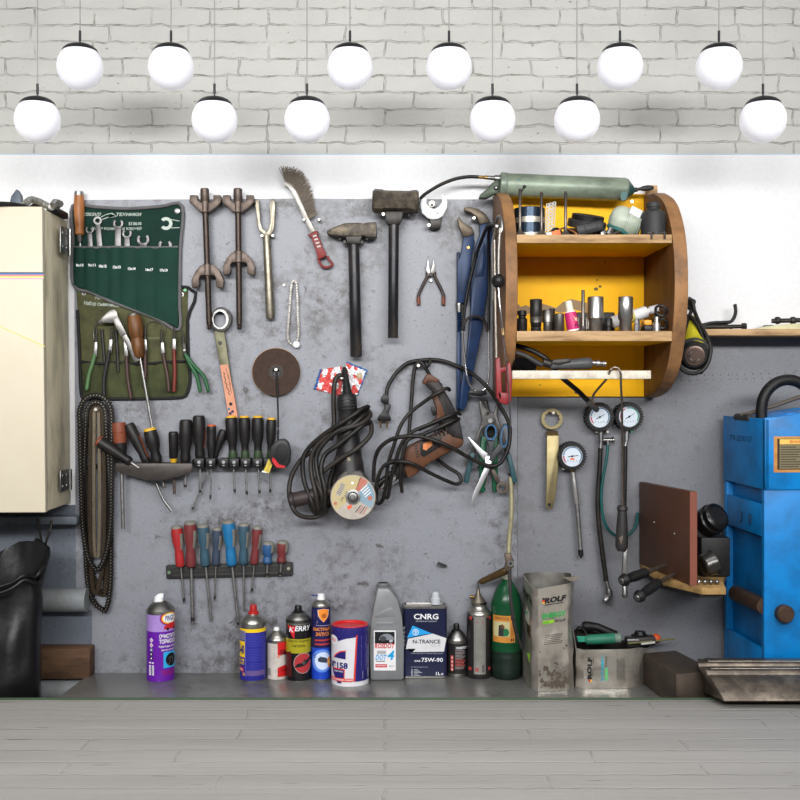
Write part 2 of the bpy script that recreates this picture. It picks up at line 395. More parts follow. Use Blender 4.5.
# pipes and beam under the cabinet
PIPEM = pm('grey_painted_pipe', (128, 132, 134), .5, 0, .5, (80, 70, 62), 18)
g = G(); g.boxw(-2.3, P(79, 0, .03).x, .002, .05, Z(522), Z(514.5), pm('blue_grey_rail', (96, 104, 112), .5, 0, .3), .002)
one('steel_rail', g, 'blue grey steel rail along the wall under the cream cabinet', 'rail')
g = G(); g.tubew([Vector((-2.3, -.038, Z(597))), Vector((P(87, 0, .04).x, -.038, Z(597)))], .028, PIPEM, 20)
one('pipe', g, 'thick grey pipe beside the chains, halfway down the black bag', 'pipe', 'grey wall pipes')
g = G(); g.tubew([Vector((-2.3, -.038, Z(687.5))), Vector((P(86, 0, .04).x, -.038, Z(687.5)))], .028, PIPEM, 20)
one('pipe', g, 'thick grey pipe under the brown plank, beside the bag bottom', 'pipe', 'grey wall pipes')
BARK = pm('rusty_brown_plank', (96, 70, 50), .75, 0, .9, (50, 34, 24), 22, .6, 40, stretch=(.35, 2, 2))
g = G(); g.boxw(-1.2, P(91, 0, .04).x, .003, .05, Z(674), Z(643.5), BARK, .004)
one('plank', g, 'rough rusty brown plank between the two grey pipes', 'plank')

# bench and the pale slab in front of it
t = thing('workbench', 'grey sheet steel workbench top carrying the cans and bottles', 'workbench', Vector((.3, -.16, 0)))
g = G()
XL = P(93, 672, 0).x
g.solid([Vector((XL-.003, -.0068, BZ)), Vector((2.2, -.0068, BZ)), Vector((2.2, -.315, BZ)), Vector((XL-.028, -.315, BZ))], Vector((0, 0, -.03)), BENCHM, .001)
g.build('bench_top', t)
LEGM = pm('green_painted_steel', (66, 84, 62), .5, 0, .4, (60, 60, 50), 30)
for xx in (XL, 2.1):
    for dd in (.03, .26):
        g = G(); g.boxw(xx, xx+.05, dd, dd+.05, 0, BZ-.03, LEGM); g.build('leg', t)
CZ = EZ-310*S(.32)
t = thing('counter', 'pale whitewashed brick slab counter along the bottom, in front of the workbench', 'counter', Vector((0, -.7, 0)))
g = G(); g.boxw(-2.25, 2.25, .32, 1.25, CZ-.03, CZ, COUNTERM, .001); g.build('slab', t)
g = G(); g.boxw(-2.25, 2.25, .316, .3195, CZ-.03, CZ+.0042, LEGM, .0005); o = g.build('back_edge_strip', t); o['label'] = 'green painted edge strip'
for xx in (-2.2, 2.1):
    for dd in (.36, 1.13):
        g = G(); g.boxw(xx, xx+.08, dd, dd+.08, 0, CZ-.03, LEGM); g.build('leg', t)

# ================================================================ lights, world, camera
w = bpy.data.worlds.new('world'); SC.world = w; w.use_nodes = True
w.node_tree.nodes['Background'].inputs[0].default_value = (1, 1, 1, 1); w.node_tree.nodes['Background'].inputs[1].default_value = .10
def lamp(nm, loc, tgt, size, sy, e, c=(1, 1, 1)):
    l = bpy.data.lights.new(nm, 'AREA'); l.shape = 'RECTANGLE'; l.size = size; l.size_y = sy; l.energy = e; l.color = c
    o = bpy.data.objects.new(nm, l); COL.objects.link(o); o.location = loc
    o.rotation_euler = (Vector(tgt)-Vector(loc)).to_track_quat('-Z', 'Y').to_euler(); return o
for sx in (-1, 1):
    lamp('ceiling_light', (sx*1.3, -3.4, 2.6), (sx*.7, 0, 2.0), 2.5, .35, 18.5).data.spread = radians(74)
lamp('ceiling_light', (0, -1.35, 2.82), (0, -.62, .9), 2.6, .4, 7.5).data.spread = radians(84)
cd = bpy.data.cameras.new('camera'); cam = bpy.data.objects.new('camera', cd); COL.objects.link(cam)
cam.location = (0, -D, EZ); cam.rotation_euler = (pi/2, 0, 0)
cd.sensor_width = 36; cd.lens = F*36/800; cd.shift_x = (400-CX)/800; cd.shift_y = (CY-400)/800; cd.clip_start = .01
SC.camera = cam
SC.view_settings.view_transform = 'Standard'; SC.view_settings.look = 'None'; SC.view_settings.gamma = 1; SC.view_settings.exposure = .2

# ================================================================ pendant lamps
GLOBE = pm('opal_glass', (226, 226, 232), .3, 0, emit=.34)
CAPM = pm('dark_lamp_metal', (52, 52, 54), .4, .6)
CORD = pm('grey_cord', (150, 152, 148), .5)
LD = .3
def lampset(xs, yc, row):
    base = None
    ords = ['first', 'second', 'third', 'fourth', 'fifth', 'sixth']
    for i, x in enumerate(xs):
        lab = 'white globe pendant lamp in the %s row, %s from the left' % (row, ords[i])
        if base is None:
            t = thing('pendant_lamp', lab, 'lamp', (x, yc, LD), 'globe pendant lamps')
            g = G(); g.lathe((x, yc-17.2, LD), (x, yc+22.8, LD), [((17.2-22.8*cos(radians(a)))/40, 22.8*sin(radians(a))) for a in [41]+list(range(46, 180, 6))+[179.5]], GLOBE, 48); g.build('globe', t)
            g = G(); g.lathe((x, yc-15.4, LD), (x, yc-23.6, LD), [(0, 17.3), (.04, 17.6), (.3, 16.4), (.55, 13.9), (.75, 10.6), (.9, 6.6), (.97, 3), (1, 1.2)], CAPM, 40); g.build('cap', t)
            g = G(); g.tubew([P(x, yc-22.6, LD), P(x, yc-26, LD)], .8*S(LD), CAPM, 10); g.tubew([P(x, yc-26, LD), P(x, yc-36.2, LD)], 1.3*S(LD), CAPM, 12); g.build('stem', t)
            c0 = P(x, yc-36, LD); c1 = c0.copy(); c1.z = 2.85
            g = G(); g.tubew([c0, c1], .62*S(LD), CORD, 8); g.build('cord', t)
            base = t
        else:
            t = base.copy(); COL.objects.link(t); t.location = P(x, yc, LD); tag(t, lab, 'lamp', 'globe pendant lamps')
            for ch in list(base.children):
                c = ch.copy(); COL.objects.link(c); c.parent = t
lampset((80, 171, 350, 449, 620, 719), 67, 'higher')
lampset((37.5, 214.5, 307, 492.5, 577, 763), 120, 'lower')
# ================================================================ cream cabinet, top left
CREAM = pm('cream_paint', (212, 202, 180), .45, 0, .12, (186, 172, 140), 14)
CREAMD = pm('worn_cream_lit_side', (226, 216, 188), .5, 0, .75, (120, 112, 90), 16, stretch=(1, 1, .35), thr=.52)  # real wear, but base lightened to paint in light falling on this side
CF = .215
t = thing('wall_cabinet', 'cream metal wall cabinet with a rainbow stripe across its door', 'cabinet', (0, 513, .1))
def xz(x, y, d): q = P(x, y, d); return q.x, q.z
pts = [(-330, 206), (42, 206.5), (45.5, 512.5), (-330, 514)]
g = G()
fr = [P(x, y, CF) for x, y in pts]
for v in fr: v.x -= .004 if v.x > -.9 else 0
g.solid([v+Vector((0, .02, 0)) for v in fr], Vector((0, CF-.02-.008, 0)), CREAMD, .003); g.build('body', t)
g = G(); g.prism(pts, CF-.019, CF, CREAM, .9)
for i, c in enumerate([(38, 60, 84), (60, 130, 186), (222, 110, 140), (236, 190, 120), (226, 226, 140), (214, 160, 190)]):
    g.poly(rect(-330, 272.2+i*1.15, 43.6, 273.4+i*1.15), pm('stripe_%d' % i, c, .5), fl(CF))
g.poly(strip([(-330, 190), (0, 326.5), (45, 346.5)], .45), pm('yellow_line', (228, 214, 110), .6), fl(CF, 1))
g.build('door', t)
for y0, y1, xx, nm in ((227, 254, .52, 0), (470, 491, .3, 1)):
    g = G(); X = P(46.5, 0, CF).x
    q0, q1 = P(0, y0, .09).z, P(0, y1, .09).z
    g.boxw(X-.0005, X+.003, .06, .12, q1, q0, GSTEEL, .0008)
    g.boxw(X-.002, X+.010, .0545, .0595, q1, q0, GSTEEL, .0008)
    g.tubew([Vector((X+.006, -.058, q1)), Vector((X+.006, -.058, q0))], .005, GSTEEL, 12)
    for zz in (.25, .75):
        for dd in (.075, .105):
            c = Vector((X+.003, -dd, q1+(q0-q1)*zz)); g.lathew(c, c+Vector((.002, 0, 0)), [(0, .0045), (.7, .004), (1, .002)], 10, STEEL)
    g.build('hinge', t)
# things on the cabinet
CT = P(0, 206.3, CF).z
g = G(); c = P(2, 0, .17); c.z = CT
g.lathew(c, c+Vector((0, 0, .013)), [(0, .056), (.3, .06), (.7, .058), (1, .03)], 32, BLACK)
one('rubber_dish', g, 'flat round black rubber dish on top of the cream cabinet', 'dish')
g = G(); c = P(13, 0, .09); z0 = CT
g.solid([Vector((c.x-.014, c.y, z0)), Vector((c.x+.026, c.y, z0)), Vector((c.x+.016, c.y, z0+.05)), Vector((c.x+.008, c.y, z0+.062)), Vector((c.x-.005, c.y, z0+.045))], Vector((0, .02, 0)), pm('slate_plastic', (84, 92, 104), .4), .002)
one('scraper', g, 'slate grey scraper blade standing up on top of the cabinet', 'scraper')
t = thing('hose', 'braided silver hose curled on the right end of the cabinet top', 'hose', (40, 206, .14))
g = G()
g.tubew(spl([Vector((P(x, 0, dd).x, -dd, CT+zz)) for x, zz, dd in ((25, .008, .17), (26, .016, .16), (31, .026, .15), (38, .026, .13), (45, .02, .12), (51, .012, .13), (52, .01, .15))], 8), .008, pm('braided_hose', (176, 176, 170), .35, .7, .7, (90, 80, 70), 120), 12)
g.tubew(spl([Vector((P(x, 0, dd).x, -dd, CT+zz)) for x, zz, dd in ((30, .008, .12), (36, .019, .11), (44, .022, .11), (52, .014, .11), (58, .008, .1))], 8), .0075, DGREY, 12)
g.build('braided_sleeve', t)
g = G(); p = Vector((P(50, 0, .19).x, -.17, CT+.012)); g.lathew(p, p+Vector((.024, -.02, -.002)), [(0, .008), (.3, .012), (.6, .012), (.7, .008), (1, .008)], 6, STEEL); g.build('fitting', t)
g = G(); X = P(62, 0, .07).x; g.boxw(X-.022, X+.004, .03, .12, CT, CT+.016, BLACK, .004)
one('small_case', g, 'small black case at the rear right corner of the cabinet top', 'case')

# ================================================================ tool rolls
GREEN = pm('green_canvas', (20, 56, 45), .75, 0, .5, (16, 38, 32), 18, .3, 400, spec=.2)
GREEND = pm('green_canvas_deep', (18, 48, 40), .8, 0, .4, (12, 30, 26), 18, .3, 400, spec=.2)
BIND = pm('grey_binding', (104, 102, 104), .8, 0, .4, (70, 66, 64), 30, .3, 300)
PRINT = pm('white_print', (186, 196, 186), .7)
t = thing('tool_roll', 'dark green canvas wrench roll with grey binding and white size numbers', 'tool roll', (127, 330, .012))
g = G()
g.prism([(72, 204), (90, 206), (128, 207.5), (160, 205.5), (182, 205), (182, 230), (180, 280), (180, 329), (150, 318), (110, 301), (73, 284)], .0065, .009, GREEND)
for tx, b in (('СОЮЗАЛО', (84.5, 212.6, 101, 216)), ('ТЕХНИКИ', (116, 212.8, 141, 216))): g.text(tx, *b, PRINT, fl(.009), .02, .3)
g.text('513610', 128.6, 222, 141.4, 225.2, PRINT, fl(.009), .02)
g.text('НАБОР РОЖКОВЫХ КЛЮЧЕЙ', 91, 226.6, 141.6, 230, PRINT, fl(.009), .015)
g.poly(strip([(101, 217), (106, 214.5), (112, 213.2), (116, 216)], .35), PRINT, fl(.009))
g.poly(strip([(102, 219.5), (108, 217.3), (116.5, 216.4), (112, 214)], .35), PRINT, fl(.009))
em = [(166+6.5*cos(radians(a)), 223.5+6.5*sin(radians(a))) for a in range(-140, 141, 20)] + [(166+3.2*cos(radians(a)), 223.5+3.2*sin(radians(a))) for a in range(140, -141, -20)]
em = [(332-x, y) for x, y in em]
g.poly([(332-x, y) for x, y in em][::-1], PRINT, fl(.009))
g.poly(strip([(171, 219.5), (179.5, 221)], .35), PRINT, fl(.009)); g.poly(strip([(171, 228), (179.5, 227.6)], .35), PRINT, fl(.009))
g.disc(177, 211, 3, .009, .0115, STEEL, 16, .3); g.disc(74.5, 209, 1.7, .009, .0105, pm('brass_eyelet', (120, 120, 70), .4, .8), 12)
g.build('backing', t)
div = [73.5, 84, 96, 109, 121, 137, 155.5, 178]
bot = lambda x: 284.5+(x-73)*(327-284.5)/105
g = G()
for a, b in zip(div[:-1], div[1:]):            # one puffed channel per wrench
    n = 6; V = []; fs = []
    for i in range(n+1):
        x = a+(b-a)*i/n; puff = .0025+.0095*sin(pi*i/n)**.7
        for y in (247.5, 266, bot(x)): V.append(P(x, y, .016+.6*puff*(1 if y < 270 else .3)))
    for i in range(n):
        for k in range(2): fs.append((i*3+k, i*3+3+k, i*3+4+k, i*3+1+k))
    g.add(V, fs, GREEN)
for a in div[1:-1]: g.tubew([P(a, 248, .0162), P(a, 266, .0162), P(a, bot(a)-.5, .0162)], .0011, GREEND, 6)
for tx, xx, yy in (('8x10', 76, 265), ('9x11', 88, 265), ('10x12', 99, 266), ('12x13', 113, 267), ('13x14', 128, 268.5), ('16x17', 145.5, 269.5), ('17x19', 160, 270.2)):
    g.text(tx, xx, yy-1.3, xx+7.6, yy+1.5, INKW, fl(.0232), .03)
g.build('pocket_front', t)
g = G()
g.tube([(x, y, .0125) for x, y in ((72.5, 206), (73, 240), (73.2, 284), (92, 292.5), (112, 301.8), (135, 310), (158, 319), (179, 329.5), (179.5, 300), (180.3, 250), (182, 206), (160, 206.5), (128, 208.6), (95, 207))], 1.7, BIND, 8, 4, True)
g.tube([(73.5, 247, .014), (96, 247.6, .019), (120, 247, .017), (150, 247.6, .019), (178, 247, .014)], 1.3, BIND, 8)
g.build('binding', t)

WRS = pm('worn_wrench_chrome', (112, 110, 110), .42, .85, .6, (66, 62, 58), 50)
def wrench(tipx, tipy, r, gap, basex, basey, w, lab, ring=False):
    basex = tipx+(basex-tipx)*(262-tipy)/(basey-tipy); basey = 262; d = .0125; a = atan2(tipy-basey, tipx-basex); L = hypot(tipx-basex, tipy-basey)
    g = G()
    if ring:
        g.ring(el(tipx, tipy, r, n=24), el(tipx, tipy, r*.55, n=24), d-.004, d+.004, WRS)
        g.prism(strip([(basex, basey), (tipx-cos(a)*r*.8, tipy-sin(a)*r*.8)], w*1.1, w*.85), d-.003, d+.003, WRS, .3)
    else:
        aa = math.degrees(a)+gap
        o = el(tipx, tipy, r, n=22, a0=aa+42, a1=aa+318); i_ = el(tipx, tipy, r*.56, n=22, a0=aa+318, a1=aa+42)
        g.prism(o+i_, d-.0035, d+.0035, WRS, .25)
        g.prism(strip([(basex, basey), (tipx-cos(a)*r*.8, tipy-sin(a)*r*.8)], w, w*.9), d-.0025, d+.0025, WRS, .3)
    one('wrench', g, lab, 'wrench', 'wrenches in the green roll')
wrench(89.5, 229.5, 4.3, 0, 91.5, 281, 2.6, 'small open wrench beside the wooden file handle in the green roll')
wrench(97.6, 220.6, 4.2, 0, 102.5, 285, 2.8, 'tallest ring wrench in the green roll', True)
wrench(118, 223.5, 5.2, 0, 117.5, 290, 3.3, 'tall open wrench in the middle of the green roll')
wrench(126.8, 233.5, 4.9, 8, 127.6, 295, 3, 'shorter open wrench right beside the tall open one')
wrench(143, 239.5, 6.4, 0, 145, 300, 4, 'broad open wrench sunk deep, over the pocket marked 16x17')
wrench(165, 245.5, 6.8, 0, 166, 305, 4, 'open wrench with only its jaw tips showing, last pocket')
t = thing('file', 'narrow file with a light wooden handle in the first green pocket', 'file', (79, 245, .016))
g = G(); g.lathe((79, 191.5, .0195), (79.6, 235, .0195), [(0, 4.2, STEEL), (.01, 4.6, STEEL), (.1, 4.8, STEEL), (.1, 4.6), (.3, 5.3), (.6, 5), (.88, 4.4), (.97, 4.7), (1, 3.8)], HANDLEWOOD, 20); g.build('handle', t)
g = G(); g.lathe((79.6, 234.5, .0192), (79.8, 242, .0135), [(0, 2.6), (.9, 2.6), (1, 1.6)], STEEL, 14)
g.prism(strip([(79.8, 241), (80, 268)], 1.1, 1.7), .010, .014, GSTEEL, .2); g.build('blade', t)

# olive roll
OLIVE = pm('olive_canvas', (84, 84, 56), .8, 0, .8, (44, 46, 32), 20, .3, 400, spec=.2)
OLIVED = pm('olive_pocket', (70, 74, 46), .8, 0, .8, (36, 42, 28), 22, .3, 400, spec=.2)
BBIND = pm('black_binding', (26, 26, 27), .7, 0, .3, (48, 46, 42), 40)
t = thing('tool_roll', 'olive canvas tool roll with black binding, stuffed with circlip pliers', 'tool roll', (133, 397, .012))
ol = [(76, 289), (100, 287), (130, 300), (170, 290), (188, 287.5), (187.5, 320), (188.5, 360), (190, 380), (187, 393), (180, 397.5), (150, 398.5), (110, 399), (86, 398), (81, 391), (79.5, 350), (77.5, 310)]
g = G(); g.prism(ol, .0062, .0083, OLIVE)
g.text('А21', 95, 295.6, 101.5, 299, PRINT, fl(.0084), .01, 0, 5)
g.text('Набор съемников', 84, 302, 119, 307, PRINT, fl(.0084), .01, 0, 4)
g.text('стопорных колец', 146, 337, 160, 340, pm('faded_print', (120, 122, 96), .8), fl(.0084), .01)
for x, y in ((79, 290.5), (185, 290)): g.disc(x, y, 1.7, .0083, .0105, pm('green_rivet', (96, 140, 110), .45, .5), 12)
for x, y in ((83.8, 293.3), (182, 294.5)): g.ring(el(x, y, 2, n=14), el(x, y, 1.1, n=14), .0083, .0095, STEEL)
g.build('backing', t)
g = G(); dv = [82, 100, 118, 137, 155, 172, 187]
for a, b in zip(dv[:-1], dv[1:]):
    n = 6; V = []; fs = []
    for i in range(n+1):
        x = a+(b-a)*i/n; pf = .001+.008*sin(pi*i/n)**.7
        for y, k in ((363, 1), (380, .8), (397.5, .1)): V.append(P(x, y, .0088+pf*k))
    for i in range(n):
        for k in range(2): fs.append((i*3+k, i*3+3+k, i*3+4+k, i*3+1+k))
    g.add(V, fs, OLIVED)
g.build('pocket_front', t)
g = G(); g.tube([(x, y, .0095) for x, y in ol if y > 300 or x < 90 or x > 180], 1.7, BBIND, 8, 4)
g.tube([(80, 361.5, .0105), (100, 363.5, .016), (118, 362.5, .0125), (140, 364, .016), (160, 362.5, .016), (186, 361, .0125)], 1.4, BBIND, 8)
g.build('binding', t)
DD = .024
def plier(jx, jy, mx, my, hx, hy, bend, hm, lab, two=None, silver=True):
    """circlip plier stuck jaw up in the roll: jaw tip, end of the metal, end of the dipped handle"""
    t = thing('circlip_pliers', lab, 'pliers', (mx, my, DD), 'pliers in the olive roll')
    g = G(); ax, ay = mx+(jx-mx)*.45, my+(jy-my)*.45
    g.tube([(jx, jy, DD-.004), (ax, ay, DD-.004)], [.7, 1.5], DSTEEL, 8, smooth=False)
    g.prism(strip([(ax, ay-1), ((ax+mx)/2, (ay+my)/2), (mx, my+1)], 1.6, 2.2), DD-.008, DD, GSTEEL if silver else DSTEEL, .5)
    g.disc((ax+mx)/2, (ay+my)/2, 1.2, DD, DD+.0015, STEEL, 10)
    g.build('jaws', t)
    for k, (ex, ey, b) in enumerate(two or [(hx, hy, bend)]):
        g = G(); g.tube([(mx, my-2, DD), (mx+(ex-mx)*.25+b*.5, my+(ey-my)*.25, DD), (mx+(ex-mx)*.6+b, my+(ey-my)*.6, DD), (ex, ey-1, DD), (ex, ey, DD)], [1.7, 1.9, 1.95, 1.9, .9] if 0 else 1.9, hm, 10, 4); g.build('handle', t)
GRN = pm('green_dip', (92, 128, 84), .4, 0, .4, (50, 74, 50), 40)
GRN2 = pm('dark_green_dip', (34, 88, 50), .35, 0, .4, (24, 50, 34), 40)
BRN = pm('brown_dip', (70, 50, 46), .4, 0, .5, (42, 32, 30), 40)
REDD = pm('dark_red_dip', (112, 44, 36), .4, 0, .5, (60, 30, 26), 40)
BLD = pm('black_dip', (34, 33, 36), .4, 0, .4, (60, 54, 50), 40)
plier(96.5, 327, 95, 356, 87, 389, -1.5, GRN, 'circlip pliers with a pale green handle, first in the olive roll')
plier(112.5, 326, 109.5, 352, 104, 396, -2, BLD, 'circlip pliers with a black handle leaning over the chain top')
plier(123, 322, 126.5, 358, 131, 398, -1, BRN, 'circlip pliers with a brown handle under the caliper beam', silver=True)
plier(145, 326, 145, 352, 144, 386, 1, BRN, 'circlip pliers with a brown handle crossing the long screwdriver shaft')
plier(161, 329, 163, 355, 169, 391, 1, BRN, 'brown-handled circlip pliers touching the red-handled pair')
plier(174, 326, 174, 351, 174, 391, .8, REDD, 'circlip pliers with a dark red handle in the olive roll')
plier(182, 330, 185, 356, 0, 0, 0, GRN2, 'circlip pliers with two green handles spread past the roll edge', [(200, 391, 3), (208, 391, 5)], False)
for pts, lab in (([(101.5, 329), (103, 345), (105, 372)], 'thin dark tool tip behind the black-handled circlip pliers'), ([(115.5, 330), (117, 348), (118, 372)], 'thin dark tool tip under the caliper head')):
    g = G(); g.tube([(x, y, .0135) for x, y in pts], [1.1, 2, 2], DSTEEL, 8, 5) if 0 else g.tube([(x, y, .0135) for x, y in pts], 1.6, DSTEEL, 8, 5)
    one('punch', g, lab, 'punch')
for pts, lab in (([(94, 340), (93.5, 330), (97, 323), (102, 321.5)], 'thin bent wire arching over the pale green handle'), ([(143, 332), (148, 323), (154, 321), (161, 323.5), (165, 328), (164.5, 334)], 'thin wire hoop standing between two brown-handled pliers')):
    g = G(); g.tube([(x, y, .016) for x, y in pts], .45, GSTEEL, 6, 6); one('wire', g, lab, 'wire')
t = thing('vernier_caliper', 'silver vernier caliper stuck slanting in the olive roll', 'caliper', (127, 340, .032))
CD = .034; CALS = pm('caliper_steel', (138, 136, 132), .4, .8, .5, (84, 80, 76), 50)
g = G(); g.prism(strip([(112, 311), (137, 361.5)], 2.7, 2.4), CD-.004, CD-.001, CALS, .2)
for i in range(28):
    x, y = 117+i*.55, 321+i*1.11; g.poly(strip([(x-1.8, y+.9), (x-.4, y+.2)], .12), INKK, fl(CD-.0008))
g.build('beam', t)
g = G(); g.prism([(98.5, 321.5), (103, 316.5), (109, 311), (113.5, 309), (116.5, 311), (118, 318), (112, 323), (104, 322.5), (101, 323.5), (98.5, 323.5)], CD-.006, CD+.001, CALS, .4)
g.disc(101.2, 322.2, 1.3, CD+.001, CD+.002, DSTEEL, 10); g.build('jaw', t)
g = G(); g.prism(strip([(115, 318), (123.5, 335)], 3.2), CD-.005, CD+.002, CALS, .4); g.build('slide', t)
def lathedriver(name, lab, cat, a, b, prof, mat, shaft, sr, group=None, matf=None, tip=None, smat=None, capm=None, seg=20):
    """handle from a (cap end) to b (neck); shaft through the listed points"""
    t = thing(name, lab, cat, b, group)
    g = G(); g.lathe(a, b, prof, mat, seg, matf); g.build('handle', t)
    g = G(); g.tube(shaft, sr, smat or STEEL, 10, smooth=len(shaft) > 2)
    if tip:
        p, q = Vector(shaft[-1]), Vector(shaft[-2]); v = (q-p).normalized()*tip
        g.tube([tuple(p+v), tuple(p+v*.5), tuple(p)], [sr*1.15, sr*1.15, sr*.7], DSTEEL, 10, smooth=False)
    g.build('shaft', t)
    if capm:
        a_, b_ = Vector(a), Vector(b); v = (b_-a_)/(b_-a_).length
        g = G(); k = prof[2][1]*.86
        g.lathe(tuple(a_-v*1.3), tuple(a_+v*1.6), [(0, k*.75), (.25, k*.95), (1, k)], capm, 18); o = g.build('end_cap', t); o['label'] = capm.name.replace('_', ' ')+' end cap'
    return t
OLDW = pm('old_dark_wood', (112, 72, 38), .45, 0, .9, (52, 32, 18), 22, stretch=(3, 3, .6))
lathedriver('screwdriver', 'long screwdriver with a worn wooden handle standing in the olive roll', 'screwdriver', (133.5, 313.5, .03), (140, 358, .03),
    [(0, 5.5, GSTEEL), (.02, 6, GSTEEL), (.05, 6.2), (.15, 7.4), (.35, 7.6), (.48, 7.2), (.55, 5.6), (.62, 6.6), (.8, 6.4), (.95, 5), (1, 3)], OLDW, [(140, 357, .03), (152.5, 429, .03)], 1.5)
# ================================================================ chains
CHAINK = pm('oily_chain', (40, 37, 34), .35, .75, .5, (24, 22, 20), 60)
CHAINB = pm('brown_chain', (60, 50, 38), .45, .6, .6, (36, 30, 24), 60)
PIN = pm('bright_chain_pin', (150, 146, 138), .3, .9)
PINB = pm('dull_chain_pin', (88, 78, 64), .4, .8)
def chain(path, d, step, w, lab, mp, mpin, name='timing_chain', n=24, closed=True, pr=.22):
    w2 = spl([P(x, y, dd if dd else d) for x, y, *r in path for dd in [r[0] if r else 0]], n, closed)
    if closed: w2.append(w2[0])
    pts = [w2[0]]; acc = 0; st = step*S(d)
    for a, b in zip(w2[:-1], w2[1:]):
        L = (b-a).length; p = 0
        while acc+L-p >= st:
            p += st-acc; pts.append(a+(b-a)*(p/L)); acc = 0
        acc += L-p
    g = G(); wd = w*S(d); m = len(pts)
    for i in range(m-1):
        a, b = pts[i], pts[i+1]; t = (b-a).normalized(); s = Vector((t.z, 0, -t.x))
        if s.length < .1: s = Vector((1, 0, 0))
        s.normalize(); e = t*wd*.55; o = Vector((0, -.0025 if i % 2 else -.0012, 0))
        ring_ = [a-e*.9, a-e*.5+s*wd, a+e*.5+s*wd, (a+b)/2+s*wd*.62, b-e*.5+s*wd, b+e*.5+s*wd, b+e*.9, b+e*.5-s*wd, b-e*.5-s*wd, (a+b)/2-s*wd*.62, a+e*.5-s*wd, a-e*.5-s*wd]
        try: g.solid([q+o for q in ring_], -2*o+Vector((0, .0012, 0)), mp)
        except Exception: pass
    for a in pts[:-1]:
        g.lathew(a+Vector((0, .003, 0)), a+Vector((0, -.0042, 0)), [(0, pr*step*S(d)), (1, pr*step*S(d))], 6, mpin)
    return one(name, g, lab, 'chain', 'chains on the nail')
chain([(80, 425), (79.5, 412), (83, 402), (89, 396.5), (95.5, 395), (102, 396.5), (108, 402), (111.5, 412), (112, 430), (111.5, 480), (111, 520), (108, 545), (103, 562), (97, 569.5), (91, 563), (86, 548), (82.5, 520), (81, 470)], .03, 3.1, 2.6, 'outermost black chain with bright pins, its loop closing highest', CHAINK, PIN)
chain([(86, 425), (86.5, 412), (90, 404.5), (96, 402), (102, 404.5), (105.5, 412), (106.5, 430), (109.5, 480, .021), (111, 530, .02), (111, 570, .02), (110, 590, .022), (108, 603, .022), (105, 611, .022), (101, 608, .022), (97.5, 606, .022), (92, 598, .022), (88, 584, .02), (86, 560, .02), (84.5, 520, .02), (84.5, 470, .02)], .03, 3.1, 2.5, 'black chain hanging lowest of all, to a twisted end', CHAINK, PIN)
chain([(90.5, 425), (90.3, 415), (92.6, 408.5), (96.3, 406.5), (100, 408.5), (102, 415), (102.6, 430), (104.5, 500), (103, 560), (100, 580), (97, 592), (93, 588), (91, 560), (90.5, 500)], .024, 2.6, 2.2, 'brown worn chain inside the black loops', CHAINB, PINB)
chain([(94.3, 425), (94.3, 414), (95.6, 411), (97.2, 411), (98.7, 414), (99, 430), (99.8, 490), (99, 548), (97, 556), (94.6, 548), (94, 490)], .03, 2.2, 1.7, 'slim innermost chain with pale grey links on the nail', pm('pale_chain', (120, 108, 90), .4, .6, .5, (80, 70, 56), 60), PIN)
chain([(88, 500), (90, 560), (94, 578), (99, 590), (104, 594), (106, 575), (106.5, 540), (105.5, 500), (104, 470), (88, 470)], .0125, 3, 2.6, 'brown chain bunched behind the others near their lower end', CHAINB, PINB)
g = G(); g.disc(95.5, 409.5, 2.1, BD, .043, SCREW, 16, .3); one('nail', g, 'shiny round nail head carrying the chains', 'nail')
# ================================================================ spring compressors
def compressor(x, tilt, y_low, lab):
    t = thing('spring_compressor', lab, 'spring compressor', (x, 330, .03), 'spring compressors on the steel board')
    d = .032; X = lambda y: x+tilt*(y-200)/130
    g = G(); g.lathe((X(189), 188.5, d), (X(202), 202, d), [(0, 3.6), (.08, 4.5), (.9, 4.5), (1, 4)], BSTEEL, 20)
    g.lathe((X(200), 199, d), (X(330), 330, d), [(0, 3.1), (.955, 2.9), (.96, 1.8), (.995, 1.8), (1, 1.2)], pm('threaded_rod', (74, 64, 58), .4, .7, .5, (40, 34, 30), 200), 14)
    for i in range(58):
        y = 214+i*2; a = P(X(y), y, d)
        if y < y_low-1 or y > y_low+13: g.lathew(a+Vector((0, 0, .0012)), a-Vector((0, 0, .0012)), [(0, .0066), (.5, .0078), (1, .0066)], 12, MT['threaded_rod'])
    g.build('screw', t)
    for (y, up, nm) in ((201, True, 'jaw'), (y_low, False, 'jaw')):
        g = G(); xx = X(y+6)
        g.lathe((xx, y, d), (xx, y+12, d), [(0, 4.2), (.06, 4.8), (.94, 4.8), (1, 4.2)], BSTEEL, 18)
        for s in (-1, 1):
            if up: o = [(xx+s*3, y+11.5), (xx+s*3, y+2), (xx+s*8, y-1), (xx+s*8, y-6), (xx+s*15.5, y-6), (xx+s*16, y+1), (xx+s*10, y+7)]
            else: o = [(xx+s*3, y+.5), (xx+s*3, y+11), (xx+s*7, y+11.5), (xx+s*8.5, y+14), (xx+s*8, y+19), (xx+s*9, y+23), (xx+s*15.5, y+24), (xx+s*16.2, y+16), (xx+s*12, y+7), (xx+s*7, y+1.5)]
            g.prism(o, d-.012, d+.011, BSTEEL, .45)
        g.build('jaw', t)
compressor(205, 4.5, 264, 'spring compressor nearer the green roll, with the lower claw further down')
compressor(238, 1.5, 251, 'spring compressor beside the steel fork, with the lower claw higher up')
